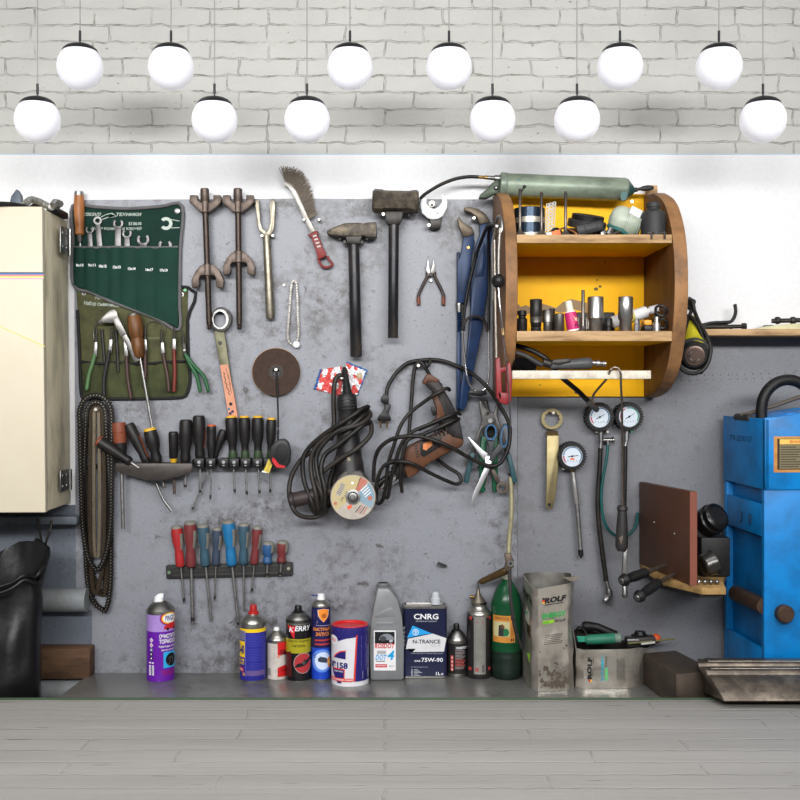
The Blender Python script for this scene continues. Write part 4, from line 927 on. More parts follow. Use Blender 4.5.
g = G(); g.lathe((345, 367.5, .035), (347.5, 396, d), [(0, 1.5), (.1, 2), (.9, 4.8), (1, 5.6)], BLACK, 14); g.build('cable_boot', t)
cw = 2.4
loops = [
 [(345, 368, .036), (343, 375, .028), (338, 376, .026), (334.5, 384, .028), (333.5, 402, .03), (334, 424, .034), (331, 440, .045)],
 [(350, 414, .026), (362, 409, .034), (368, 407, .058), (362, 409, .08), (352, 416, .09), (338, 425, .088), (322, 436, .075), (309, 448, .066), (303, 460, .064), (304, 480, .068), (311, 500, .085), (316, 512, .075), (322, 514, .05), (326, 505, .04), (332, 485, .036), (338, 462, .034), (340, 445, .03)],
 [(350, 416, .026), (362, 411, .034), (368, 411, .056), (370, 416, .07), (360, 424, .088), (345, 429, .09), (325, 438, .078), (313, 452, .073), (311, 470, .074), (316, 495, .088), (319, 511, .075), (325, 512, .05), (331, 497, .04), (336, 475, .034)],
 [(350, 420, .026), (362, 416, .034), (369, 414, .058), (362, 417, .082), (352, 425, .09), (336, 432, .088), (321, 447, .08), (316, 462, .08), (320, 485, .09), (323, 505, .085), (328, 505, .06), (330, 480, .05), (338, 455, .05), (340, 440, .03)],
 [(350, 422, .026), (362, 419, .036), (369, 421, .055), (371.5, 428, .068), (369, 437, .08), (355, 450, .092), (340, 459, .085), (323, 472, .08), (317, 480, .085), (322, 495, .092), (324, 508, .07), (318, 514, .06), (312, 508, .055), (306, 490, .05)],
 [(350, 428, .026), (363, 425, .036), (370, 422, .06), (363, 425, .083), (352, 434, .09), (338, 445, .088), (325, 455, .084), (321, 470, .09), (325, 490, .096), (324, 506, .09), (317, 512, .07)],
 [(311, 452, .06), (301, 460, .055), (292, 475, .055), (289, 492, .062), (292, 506, .082), (299, 515, .082), (312, 517.5, .07), (322, 514, .062), (329, 505, .058), (333, 492, .045)],
]
for i, l in enumerate(loops):
    g = G(); g.tube(l, cw, CABLE if i % 2 else pm('dusty_cable', (42, 37, 33), .5, 0, .4, (34, 31, 28), 30), 10, 7); o = g.build('cable', t)
g = G(); g.disc(341.7, 377.6, 2, BD, .03, SCREW, 14, .3); one('screw', g, 'screw holding the grinder cable above its body', 'screw', 'screws in the steel board')
# ================================================================ electric drill
DRB = pm('drill_brown', (92, 56, 34), .5, 0, .7, (56, 38, 28), 30)
DRK = pm('drill_black', (28, 26, 26), .5, 0, .5, (70, 58, 50), 30)
t = thing('electric_drill', 'brown and black electric drill hung up with its tangled cable', 'drill', (430, 470, .06))
d0, d1 = .03, .082
g = G(); g.prism([(405.5, 448), (428, 437), (450, 428), (459, 424), (461.5, 434), (464, 440.5), (463, 446), (448, 453), (430, 463), (413, 477), (407, 478.5), (404.5, 470), (404, 455)], d0, d1, DRB, 3)
g.prism([(441, 420), (459, 417), (462, 432), (464, 440), (452, 437), (445, 430)], d0-.002, d1+.003, DRK, 2)
for i in range(4): g.prism(strip([(445.5-i*3.6, 426.5+i*1.4), (448-i*3.6, 434+i*1.4)], .8), d1-.001, d1+.004 if i < 2 else d1+.0016, BPLAS, .2)
g.prism([(420, 441), (432, 436.5), (442, 435), (440, 447), (424, 457), (420.5, 455)], d1, d1+.002, DRK, .6)
g.poly([(423, 444), (431.5, 440), (432.5, 445), (426, 450.5), (423, 449)], pm('copper_badge', (206, 126, 74), .45, .3, .6, (120, 70, 44), 60), fl(d1+.0022))
for i in range(5): g.poly(strip([(414+i*.6, 447+i*2.6), (417.5+i*.6, 445+i*2.6)], .5), BPLAS, fl(d1, 2))
g.build('motor_housing', t)
g = G(); g.prism([(423, 381), (428, 374), (438, 379), (442, 384), (445, 391), (452, 403), (459, 419), (455, 430), (444, 430), (436, 421), (439.5, 410), (435, 400), (432, 391), (427, 386)], d0+.008, d1-.008, DRK, 3)
g.prism([(431, 394), (436.5, 393.5), (441, 402), (444.5, 414), (443, 421), (432, 424), (430.5, 423.5), (437, 417), (436.5, 408)], d0+.006, d1-.006, DRB, 1.2)
g.prism([(422, 382), (427.5, 373.5), (432, 375), (440.5, 380.5), (436.5, 382.5), (428, 382), (425, 385)], d0+.006, d1-.006, DRB, 1.2)
g.build('handle', t)
g = G(); g.prism([(431.5, 406), (434.5, 407), (436.5, 414), (433, 416.5), (431.5, 411)], d0+.015, d1-.015, BPLAS, .8); g.build('trigger', t)
g = G(); g.lathe((407, 466, .056), (395, 474.5, .056), [(0, 10.5), (.6, 9.5), (1, 8)], DRK, 20); g.build('gear_neck', t)
g = G(); g.lathe((398, 472.5, .056), (378.5, 487, .056), [(0, 6.5), (.1, 7.2), (.45, 7.2), (.5, 6.4), (.9, 6), (1, 4)], CHROME, 20); g.build('chuck', t)
PLG = [(391.3, 404), (389.5, 408.5), (390, 412), (391, 416), (391, 421), (377.5, 420.5), (378, 417), (382, 412), (384, 408)]
g = G(); g.prism([(384, 404), (391.2, 404.5), (390, 409), (388.8, 411.5), (389.2, 415), (391, 417.5), (391, 421), (377.5, 420.5), (377.8, 417), (381.5, 413.5), (384.5, 408)], .02, .034, BPLAS, 1)
g.prism([(383.4, 394), (388.6, 395), (388.8, 405), (384.6, 405), (380.5, 401), (381, 398.5)], .021, .032, BPLAS, .8)
for x in (380.6, 386.8): g.tube([(x, 420, .027), (x, 428, .027)], .9, BRASS, 8, smooth=False)
g.build('plug', t)
cb = [
 [(386.5, 395, .027), (387.5, 388, .026), (392, 379, .024), (399, 370, .022), (408, 363, .02), (419, 360.5, .018), (432, 359.5, .018), (445, 361.5, .02), (460, 367.5, .03), (474, 375, .052), (487, 387, .064), (499, 404, .06), (508.5, 422, .058), (510, 432, .058), (508.5, 447, .06), (502, 461, .06), (493, 466, .06), (481, 463.5, .066), (466, 456, .08), (452, 448, .098), (436, 441, .106), (420, 436.5, .105), (404, 436.5, .1), (390, 440, .09), (379, 449, .08), (374.5, 462, .07), (373.5, 482, .065)],
 [(431, 359.5, .024), (427, 366, .03), (420, 362, .026), (415.5, 366, .024), (413, 380, .024), (411.5, 400, .026), (410, 420, .03), (409, 436, .034)],
 [(421.5, 362.5, .03), (425.5, 368, .034), (430, 376, .05)],
 [(449.5, 390, .082), (446.5, 388.6, .094), (436, 394, .1), (424, 402, .09), (410, 413, .084), (401, 425, .085), (394, 445, .085), (388, 465, .08), (386, 485, .074), (383, 499, .064), (379, 503.5, .058), (376, 500, .055), (377, 488, .045)],
 [(460, 414, .07), (457, 413, .095), (446, 417, .106), (430, 424, .104), (412, 432, .1), (402, 443, .096), (396, 460, .09), (391, 480, .082), (388.5, 495, .07), (387, 498, .06)],
 [(459, 419, .07), (455, 420, .098), (440, 427, .106), (424, 434, .104), (408, 440, .1), (403, 455, .098), (400.5, 475, .09), (402, 492, .07)],
 [(390, 463, .088), (400, 461.5, .1), (412, 463.5, .1), (428, 472, .085), (445, 480, .07), (456, 484, .06), (461, 481, .055), (458.5, 474, .05), (449, 468, .04), (438, 460, .026), (430, 454, .024)],
 [(375, 497, .07), (377.5, 480, .082), (383, 467, .09), (394, 460.5, .096)],
 [(418, 430, .05), (434, 423, .045), (443, 419, .04)],
]
for i, l in enumerate(cb):
    g = G(); g.tube(l, 1.9 if i else 2.0, CABLE, 10, 7); g.build('cable', t)
g = G(); g.disc(418.5, 365.5, 2.1, BD, .034, SCREW, 14, .3); one('screw', g, 'screw that the drill cable hangs from', 'screw', 'screws in the steel board')
# ================================================================ blue pipe wrench
BW = pm('worn_blue_paint', (30, 54, 92), .4, .1, .6, (22, 28, 38), 26)
JW = pm('jaw_steel', (98, 88, 74), .45, .6, .7, (54, 46, 40), 50)
t = thing('pipe_wrench', 'big blue pipe wrench hanging jaws up left of the yellow cabinet', 'wrench', (470, 412, .02))
g = G(); g.prism([(457.5, 218), (459.5, 216.5), (461.5, 221), (467, 224.5), (472, 227), (474.5, 233.5), (468, 237), (463.5, 236.5), (459, 227)], .016, .034, JW, .8); g.build('lower_jaw', t)
g = G(); g.prism([(464, 207.5), (470, 206.8), (478, 208.5), (486, 214), (490.5, 222), (480, 224.5), (476.5, 217), (470.5, 212.5), (465, 211)], .02, .04, JW, .9); g.build('hook_jaw', t)
g = G(); g.prism([(479.5, 224), (490.5, 221.5), (492.5, 232), (491.5, 255), (487.5, 290), (482, 330), (474, 370), (466.5, 407), (462, 411), (459, 408), (461, 385), (467, 350), (470.5, 310), (471.5, 275), (476, 245), (480, 233)], .02, .036, BW, 1.2)
g.prism([(474.5, 277), (481, 262), (483.5, 240), (486, 262), (483, 276)], .036, .039, BW, .5)
g.build('long_arm', t)
g = G(); g.prism([(463.5, 236), (473.5, 234), (475, 243), (472, 256), (470, 275), (468, 303), (457.5, 303), (457.5, 262), (461.5, 252), (462.5, 244)], .012, .03, BW, 1)
g.disc(468.3, 247.5, 1.6, .03, .0325, BRASS, 12)
g.prism([(457, 252), (460, 252), (460, 303), (457, 303)], .01, .026, pm('deep_blue', (24, 40, 70), .45, 0, .4, (16, 22, 34), 30), .4); g.build('short_arm', t)
g = G(); g.lathe((459, 302, .02), (459.2, 312, .02), [(0, 3.4), (.2, 3.6), (1, 3)], STEEL, 14)
for i in range(11): g.disc(0, 0, 1, 0, .001, DSTEEL) if 0 else g.lathe((459.2, 311+i*1.9, .02), (459.2, 312.7+i*1.9, .02), [(0, 2), (.5, 3), (1, 2)], BW, 12)
g.build('adjusting_screw', t)
g = G(); g.prism([(457.2, 331), (461.6, 331), (461.2, 370), (460, 409), (456.5, 409), (456.5, 370)], .012, .024, BW, .8); g.build('lower_handle', t)
g = G(); g.disc(474, 218, 2, BD, .046, SCREW, 14, .3); one('screw', g, 'screw under the hook jaw of the pipe wrench', 'screw', 'screws in the steel board')
# ================================================================ mechanic stethoscope
t = thing('stethoscope', 'mechanic stethoscope with black tubes, ear loops and a long thin probe', 'stethoscope', (492, 393, .06))
g = G()
g.tube([(497.5, 226, .26), (493, 224.5, .22), (488, 226, .17), (484, 234, .12), (477, 253, .066), (470, 280, .06), (465, 306, .056), (462.5, 331, .055)], 1.9, BLACK, 10)
g.tube([(499, 225.5, .26), (494, 225, .2), (490, 228, .15), (488.5, 240, .1), (488.7, 270, .06), (489, 300, .056), (488.7, 330, .055)], 1.7, BLACK, 10)
g.tube([(497, 226, .27), (495.5, 230, .24), (492.5, 245, .2), (493, 270, .18), (493.5, 300, .16)], 1.5, pm('clear_grey_tube', (150, 146, 140), .3, .2), 10)
g.build('tubing', t)
g = G(); g.tube([(462.3, 329, .055), (463, 342, .055), (465, 362, .056), (467, 376, .058), (470, 385, .058), (476, 391, .058), (482, 391, .058), (487, 385.5, .058), (489, 375, .058), (489, 352, .056), (488.6, 328, .055)], 1.05, CHROME, 10, 7)
g.build('ear_tubes', t)
g = G(); g.tube([(464, 331, .055), (464.5, 323, .056), (469, 317.5, .056), (476, 316.5, .056), (482, 318.5, .056), (486, 324, .056), (487.5, 332, .055)], [1.3, 1.6], pm('spring_band', (62, 58, 56), .4, .6), 8, 6); g.build('spring_band', t)
g = G(); g.prism([(469, 390.5), (486, 390.5), (487.5, 394.5), (481, 396.5), (473, 395.5), (468, 394)], .05, .064, BPLAS, .7); g.build('ear_tip_bar', t)
g = G(); g.tube([(496, 222, .25), (498.5, 216.5, .275), (501, 220, .285), (502, 228, .29), (500.5, 233, .29)], 1.6, GSTEEL, 8); g.tube([(500, 228, .29), (498.7, 252, .29), (498.5, 275, .29)], 1.9, pm('grey_probe_tube', (120, 116, 110), .35, .7), 12)
g.ball(P(498.3, 281, .29), 6.8*S(.29), BPLAS, 20, (1, 1, 1.05)); g.build('diaphragm', t)
g = G(); g.tube([(498.5, 286, .292), (501.5, 320, .298), (505, 350, .292), (508.3, 385, .285), (510.5, 420, .28), (511, 427, .28)], .8, CHROME, 8, 5); g.lathe((502.4, 328, .296), (503.2, 335, .295), [(0, 1.3), (1, 1.3)], pm('tan_bead', (180, 150, 100), .5), 10); g.build('probe', t)
# ================================================================ pliers bundle
TEAL2 = pm('teal_dip', (44, 82, 88), .45, 0, .5, (36, 50, 52), 40)
GRS = pm('grey_plier_steel', (84, 82, 80), .4, .6, .5, (50, 46, 44), 40)
GRH = pm('emerald_handle', (20, 92, 62), .4, 0, .4, (18, 52, 38), 40)
t = thing('pliers', 'grey pliers with teal handles splayed behind the scissors', 'pliers', (490, 486, .03))
d = .034
g = G()
g.prism([(479, 401), (483, 401.5), (486.5, 409), (493, 413), (496, 420), (494, 427), (487, 428), (482, 430), (477.5, 444), (475.2, 454), (470.8, 453), (474.5, 440), (479.5, 428), (482, 420), (480, 410)], d-.006, d+.007, GRS, .8)
g.prism([(494, 413), (497, 404), (499.3, 406.5), (497.5, 416), (500, 424), (503.5, 432), (507.5, 445), (510.5, 455), (507, 457), (502, 445), (497, 432), (490, 425), (490, 416)], d-.01, d+.003, GRS, .8)
g.disc(490.2, 420.7, 2.5, d+.007, d+.01, STEEL, 14); g.build('jaws', t)
for pts in ([(473.2, 452.5), (470, 465), (466, 483)], [(508.3, 454), (511.5, 466), (515.3, 482.5)]):
    g = G(); g.prism(strip(pts, 2.6, 2.5), d-.009, d+.008, TEAL2, 1.3); g.build('handle', t)
t = thing('wire_stripper', 'pliers with two straight emerald green handles hanging behind the scissors', 'pliers', (489, 492, .02))
g = G(); g.prism([(484, 400), (487.5, 400), (490, 412), (496, 436), (484, 436), (487, 415)], .01, .022, DSTEEL, .8); g.build('jaws', t)
for pts in ([(484.5, 436), (482, 460), (482.5, 492)], [(495.5, 436), (495, 460), (495.5, 492)]):
    g = G(); g.prism(strip(pts, 3.1, 2.8), .01, .026, GRH, 1.3); g.build('handle', t)
t = thing('scissors', 'scissors with blue-lined handles, blades open, points down', 'scissors', (488, 506, .05))
SCG = pm('scissor_grip', (56, 58, 62), .5, 0, .3, (80, 76, 72), 40); SCB = pm('scissor_blue', (40, 104, 156), .5)
d = .052
g = G(); g.ring(el(491, 432.3, 6.7, 9.2, 28), el(491, 432.3, 5.4, 7.8, 28), d-.004, d+.004, SCG); g.ring(el(491, 432.3, 5.5, 7.9, 28), el(491, 432.3, 4.5, 6.8, 28), d-.003, d+.005, SCB)
g.prism([(487, 439), (495, 440), (493.5, 448), (493, 456), (487.5, 455), (489, 447)], d-.004, d+.004, SCG, .8); g.build('grip', t)
g = G(); o1 = rot(el(504.8, 436, 5.2, 12.6, 28), 504.8, 436, 6); o2 = rot(el(504.8, 436, 4, 11.2, 28), 504.8, 436, 6); o3 = rot(el(504.8, 436, 3.1, 10.1, 28), 504.8, 436, 6)
g.ring(o1, o2, d-.004, d+.004, SCG); g.ring(o2, o3, d-.003, d+.005, SCB)
g.prism([(499.5, 443), (503, 448.5), (498, 454), (493, 462), (488.5, 460), (492, 453)], d-.004, d+.004, SCG, .8); g.build('grip', t)
BLD_ = pm('scissor_blade', (176, 176, 178), .4, .9, .2, (150, 148, 145), 60)
g = G(); g.prism([(485.5, 456.5), (492.5, 456.5), (493.3, 459), (489.5, 470), (480, 490), (472, 505.8), (471, 503.5), (473, 494), (480, 478), (485, 466)], d, d+.0025, BLD_, .3); g.build('blade', t)
g = G(); g.prism([(493, 457), (488, 464), (484.5, 461), (477, 451), (467.5, 437), (469.5, 437.2), (482, 449.5)], d-.003, d-.0005, BLD_, .3); g.build('blade', t)
t = thing('combination_wrench', 'small rusty ring-end wrench hanging under the scissors', 'wrench', (502, 493, .04))
g = G(); g.prism(strip([(490.5, 466), (498.5, 482)], 2, 2.3), .036, .042, BSTEEL, .5); g.build('shank', t)
g = G(); g.ring(el(502.3, 487.5, 6, n=24), el(502.3, 487.5, 3.6, n=24), .034, .044, BSTEEL); g.build('ring', t)
for pts, m_, r, lab, nm in (([(486.5, 470), (487.5, 480), (485, 487.5)], STEEL, 1.2, 'bright blade tip peeping out below the scissors pivot', 'blade'),):
    g = G(); g.tube([(x, y, .03) for x, y in pts], r, m_, 8); one('steel_pin', g, 'bright steel pin hanging below the scissors pivot', 'pin')
g = G(); g.cyl((490, 412, BD), (490, 412, .062), 1.6, DSTEEL, 10); one('hook', g, 'dark hook pin carrying the scissors and pliers', 'hook')
# ================================================================ yellow backed shelf cabinet
YP = pm('yellow_paint', (244, 182, 6), .5, 0, .3, (160, 120, 30), 22, thr=.6, spec=.15)
t = thing('shelf_cabinet', 'open wooden shelf cabinet with a yellow back and rounded sides', 'shelf', (578, 397, .1))
SF = .27
XR = P(672, 0, SF).x; XL2 = P(503.5, 0, .02).x
zt, zb = P(0, 196, .02).z, P(0, 396, .012).z
g = G(); YB0, YB1 = .0065, .016
g.boxw(P(505, 0, .016).x, XR+.004, YB0, YB1, P(0, 396.5, .016).z, P(0, 194, .016).z, YP)
BACK = g
EDGEW = pm('worn_wood_edge', (150, 108, 68), .6, 0, .9, (84, 62, 44), 16, .2, 60, thr=.5)
def side(X0, X1, prof, nm):
    g = G(); V = [Vector((X0, -d, z)) for d, z in prof]
    g.solid(V, Vector((X1-X0, 0, 0)), nm, .003)
    ed = g.m(EDGEW)
    for i, f_ in enumerate(g.f):
        a, b, c = (g.v[k] for k in f_[:3])
        nn = (b-a).cross(c-b)
        if nn.length > 1e-12 and abs(nn.normalized().x) < .4: g.mi[i] = ed
    return g
zz = lambda y, d: P(0, y, d).z
prof = [(.0065, zz(397, .0065)), (.03, zz(397.5, .03)), (.1, zz(394, .1)), (.17, zz(385, .17)), (.225, zz(368, .225)), (.262, zz(343, .262)), (.285, zz(310, .285)), (.29, zz(280, .29)), (.283, zz(252, .283)), (.262, zz(228, .262)), (.22, zz(208, .22)), (.17, zz(198, .17)), (.1, zz(193, .1)), (.0065, zz(196, .0065))]
ps = spl([Vector((0, a, b)) for a, b in prof[1:-1]], 3); pr2 = [prof[0]]+[(v.y, v.z) for v in ps]+[prof[-1]]
side(XR, XR+.03, pr2, DWOOD).build('side_panel', t)
XS = P(517, 0, .275).x
side(XS-.026, XS, pr2, pm('dusty_brown_wood', (132, 98, 70), .6, 0, .85, (88, 64, 46), 8, .2, 60, stretch=(4, 2, .7))).build('side_panel', t)
ZT1 = P(0, 234.5, SF).z; ZT0 = P(0, 243, SF).z; ZM1 = P(0, 331, SF).z; ZM0 = P(0, 341, SF).z
for z1, z0 in ((ZT1, ZT0), (ZM1, ZM0)):
    g = G(); g.boxw(XS, XR, SF-.004, SF, z0, z1, WOOD, .001); g.boxw(XS, XR, .0165, SF-.004, z0+.0004, z1, pm('shelf_top_wood', (150, 110, 66), .6, 0, .8, (70, 50, 34), 18)); g.boxw(XS, XR, .0165, SF-.006, z0-.0006, z0+.0004, YP); g.build('shelf', t)
g = G(); g.boxw(P(512, 0, .26).x, P(651, 0, .26).x, .245, .262, P(0, 379, .26).z, P(0, 370.5, .26).z, pm('white_bar', (214, 206, 190), .5, 0, .6, (120, 108, 92), 40), .002); g.build('front_bar', t)
g = G(); X = P(654, 0, .03).x; g.boxw(X-.018, X+.006, .0165, .04, zt-.002, P(0, 186, .03).z, WOOD, .001); g.build('block', t)
for x, y in ((510.5, 204.5), (632, 201.5), (576.5, 392)): g = G(); g.disc(x, y, 1.7, .016, .019, SCREW if y < 300 else DSTEEL, 12); g.build('screw', t)
g = BACK
pb = [(512, 306), (517, 303), (521, 307), (526, 305), (532, 308), (540, 303), (547, 305), (556, 308), (563, 302), (571, 299), (580, 301), (588, 303), (600, 304)]
g.poly(pb+[(600, 311), (585, 312), (572, 309), (562, 313), (552, 311), (541, 314), (530, 313), (524, 316), (515, 313)], pm('grey_brown_stain', (140, 116, 84), .6), fl(.0162))
for x, y, r in ((596, 289, 2.2), (600, 286.5, 1.6), (597, 280, 1), (605, 262, .9), (598, 300, .9), (540, 385, .8), (556, 376, .8)): g.poly(el(x, y, r, r*.8, 9), pm('oil_spot', (92, 80, 40), .6), fl(.0162, 1))
g.build('back_panel', t)['label'] = 'yellow painted back panel'
# ---------------------------------------------------------------- grease gun on top
GG = pm('grease_gun_green', (138, 150, 132), .42, .15, .8, (66, 74, 62), 20, stretch=(.5, 1, 1))
GT = pm('dark_teal_enamel', (24, 74, 70), .4, .1, .4, (20, 40, 36), 40)
t = thing('grease_gun', 'long green grease gun lying along the top of the shelf cabinet', 'grease gun', (566, 200, .08))
gd_ = .07
g = G(); g.lathe((505, 185, gd_), (628, 189.8, gd_), [(0, 11.2), (.02, 11.7), (.97, 11.7), (.985, 11), (1, 9.5, GT)], GG, 32)
g.poly(el(519, 181, 3.2, 1.8, 12), pm('teal_smear', (44, 110, 106), .5), lambda x, y: P(x, y, gd_+.0262)); g.build('barrel', t)
g = G(); g.lathe((499.5, 184.6, gd_), (506.5, 185.2, gd_), [(0, 11), (.1, 12.4), (.9, 12.4), (1, 12)], pm('grease_gun_cap', (128, 140, 126), .4, .2, .5, (70, 80, 70), 40), 28); g.build('head_cap', t)
g = G(); g.lathe((627, 189.8, gd_), (634.5, 190.4, gd_), [(0, 10.8), (.3, 8), (.7, 5), (1, 2.4)], GT, 20)
g.poly([(620, 196), (626, 184), (628, 190), (627, 199), (622, 201)], GT, lambda x, y: P(x, y, gd_+.0255)); g.build('tail_cap', t)
g = G(); g.lathe((633, 190.3, gd_), (641, 188.6, gd_), [(0, 2.2), (.5, 2.4), (.55, 1.5), (1, 1.5)], DSTEEL, 12); g.lathe((640, 188.8, gd_), (654, 187.6, gd_), [(0, 1.5), (.2, 2.6), (.6, 3), (.9, 2), (1, .8)], DGREY, 14); g.build('pull_rod', t)
g = G(); g.prism([(500, 178), (493, 182), (487, 189), (480, 194.5), (479, 198), (487, 198), (494, 194), (500, 193)], gd_-.012, gd_+.01, pm('gun_lever', (66, 76, 62), .45, .3, .6, (36, 40, 36), 40), 1); g.ball(P(496, 188, gd_+.01), .006, GSTEEL, 12); g.build('lever', t)
g = G(); g.lathe((500, 178.5, gd_), (487, 177.5, gd_), [(0, 3.4), (.4, 3.2), (.45, 2.4), (1, 2)], GSTEEL, 12); g.lathe((488, 177.6, gd_), (478, 177, gd_), [(0, 2), (.3, 2.3), (.35, 1.7), (1, 1.7)], BRASS, 12); g.build('fitting', t)
g = G(); g.tube([(478.5, 177, gd_), (468, 176.8, .068), (455, 179, .064), (442, 184, .058), (432, 189.5, .052), (424, 195, .046), (420, 199, .042)], 1.8, CABLE, 12); g.build('hose', t)
# ---------------------------------------------------------------- things on the upper shelf; zU = shelf top
def stand(z, x, d): return Vector((P(x, 0, d).x, -d, z))
def up(g, x, d, z, prof, mat, seg=24):
    """stands on height z: prof [(photo height above the base, radius[, mat])]"""
    s = S(d); p0 = stand(z, x, d); H = prof[-1][0]
    return g.lathew(p0, p0+Vector((0, 0, H*s)), [(e[0]/H, e[1]*s)+tuple(e[2:]) for e in prof], seg, mat)
VS = pm('valve_steel', (112, 104, 98), .35, .8, .6, (58, 50, 46), 60)
for x, h, lab in ((520, 47, 'engine valve standing before the striped tin, with a small clip'), (541.5, 44, 'engine valve standing at the right edge of the striped tin'), (565.6, 44, 'engine valve standing before the black lids')):
    g = G(); up(g, x, .258, ZT1, [(0, 4.6), (.8, 5), (1.6, 4.4), (4, 2.2), (7, 1.5), (h-6, 1.45), (h-5.5, 1.7, DSTEEL), (h-2, 1.7, DSTEEL), (h-1.5, 1.3), (h, 1.2)], VS, 14)
    if x == 520: g.ball(stand(ZT1+.105, 524.3, .258), .0042, DSTEEL, 10); g.tubew([stand(ZT1+.105, 524.3, .258), stand(ZT1+.093, 521, .258)], .0018, DSTEEL, 8)
    one('engine_valve', g, lab, 'valve', 'engine valves on the top shelf')
NB = pm('blue_black_tin', (36, 48, 62), .3, .6, .3, (22, 28, 36), 30); SV = pm('silver_band', (186, 180, 166), .35, .7, .4, (110, 104, 96), 50)
g = G(); up(g, 529.6, .2, ZT1, [(0, 15.2, SV), (5, 15.2, SV), (5.1, 15.3, NB), (15, 15.3, NB), (15.1, 15.4, SV), (20.5, 15.4, SV), (20.6, 15.3, NB), (30, 15.3, NB), (30.6, 14.6, NB)], NB, 36)
one('ring_compressor', g, 'dark blue tin drum with silver bands on the top shelf', 'drum')
t = thing('perforated_plate', 'perforated metal strip leaning beside the banded drum', 'plate', stand(ZT1, 549, .18))
g = G(); s = S(.18); PF = pm('perforated_zinc', (118, 118, 114), .4, .7, .4, (80, 76, 70), 40)
d = .18; V = []; 
cx0, cy0 = 550, 217
cell = 3.3
for i in range(3):
    for j in range(9):
        x, y = 545.5+i*cell+(.6*j*.0), 203.5+j*cell
        x -= (4-j)*-.18
        sq = rect(x, y-i*.9, x+cell, y-i*.9+cell); hx, hy = x+cell/2, y-i*.9+cell/2
        # square cell with a round hole: ring of quads between a 12-point square outline and the hole
        hole = [(hx+1.0*cos(2*pi*k/12), hy+1.0*sin(2*pi*k/12)) for k in range(12)]
        sqo = []
        for k in range(12):
            a = 2*pi*k/12; c_, s_ = cos(a), sin(a); m = max(abs(c_), abs(s_)); sqo.append((hx+c_/m*cell/2, hy+s_/m*cell/2))
        g.ring(sqo, hole, d, d+.0015, PF)
g.build('strip', t)
# black lids and case
t = thing('black_lids', 'two black plastic lids stacked tilted on the top shelf', 'lids', stand(ZT1, 583, .17))
g = G(); c = stand(ZT1+.028, 586, .17); ax = Vector((.13, -.25, 1)).normalized()
g.lathew(c, c+ax*.018, [(0, .04), (.1, .043), (.9, .043), (1, .041)], 32, DGREY); g.lathew(c+ax*.018, c+ax*.03, [(0, .036), (.9, .036), (1, .034)], 32, BPLAS)
for v in g.v: v.z = max(v.z, ZT1+.0005)
g.build('upper_lid', t)
g = G(); c = stand(ZT1+.004, 587, .175); ax = Vector((.08, -.1, 1)).normalized()
g.lathew(c, c+ax*.02, [(0, .046), (.2, .05), (.8, .05), (1, .045)], 28, BPLAS)
for v in g.v: v.z = max(v.z, ZT1+.0005)
g.build('lower_lid', t)
g = G(); X = P(592, 0, .2).x; q = stand(ZT1+.017, 589, .235); 
g.obox(q, Vector((.029, 0, .007)), Vector((-.0025, 0, .012)), Vector((0, -.016, 0)), BPLAS, .003); g.obox(q+Vector((.002, -.017, .001)), Vector((.014, 0, .0035)), Vector((-.001, 0, .006)), Vector((0, -.001, 0)), DGREY, .001)
one('plastic_case', g, 'black plastic case lying before the tilted lids', 'case')
g = G(); q = stand(ZT1+.0065, 555.5, .24)
g.obox(q, Vector((.010, 0, .0025)), Vector((-.0012, 0, .0055)), Vector((0, -.006, 0)), pm('orange_scrap', (226, 110, 60), .5), .001); q2 = q+Vector((-.016, 0, -.0025)); g.obox(q2, Vector((.007, 0, .002)), Vector((-.001, 0, .0035)), Vector((0, -.006, 0)), WHITE, .001)
one('plastic_scrap', g, 'orange and white plastic scrap on the top shelf edge', 'scrap')
g = G(); rnd = random.Random(11)
g.tubew(spl([stand(ZT1+z, x, dd) for x, z, dd in ((552, .003, .22), (558, .014, .225), (564, .02, .23), (572, .012, .24), (577, .003, .245), (570, .003, .23), (560, .006, .21))], 6), .0022, pm('copper_wire', (150, 96, 66), .4, .6), 8)
g.tubew(spl([stand(ZT1+z, x, dd) for x, z, dd in ((548, .003, .2), (553, .02, .2), (558, .022, .2), (562, .01, .2), (556, .004, .19), (550, .012, .19))], 6), .003, BLACK, 8)
one('wire_tangle', g, 'tangle of black and copper wire between two engine valves', 'wire')
t = thing('terminal_clamp', 'small heap of steel clamp and screws beside the grease cup', 'clamp', stand(ZT1, 607, .24))
g = G(); q = stand(ZT1, 603, .24); g.lathew(q, q+Vector((0, 0, .017)), [(0, .008), (.5, .008), (.55, .006), (1, .005)], 8, GSTEEL); q = stand(ZT1+.006, 609, .245); g.lathew(q, q+Vector((.004, -.004, .012)), [(0, .007), (1, .006)], 8, STEEL); g.build('nut', t)
g = G(); g.tubew([stand(ZT1+.003, 612, .25), stand(ZT1+.009, 621, .256)], .0028, BSTEEL, 8); g.tubew([stand(ZT1+.003, 598, .235), stand(ZT1+.02, 600, .21)], .0022, DSTEEL, 8); g.tubew([stand(ZT1+.012, 612, .2), stand(ZT1+.004, 616, .24)], .003, DSTEEL, 8); g.build('screw', t)
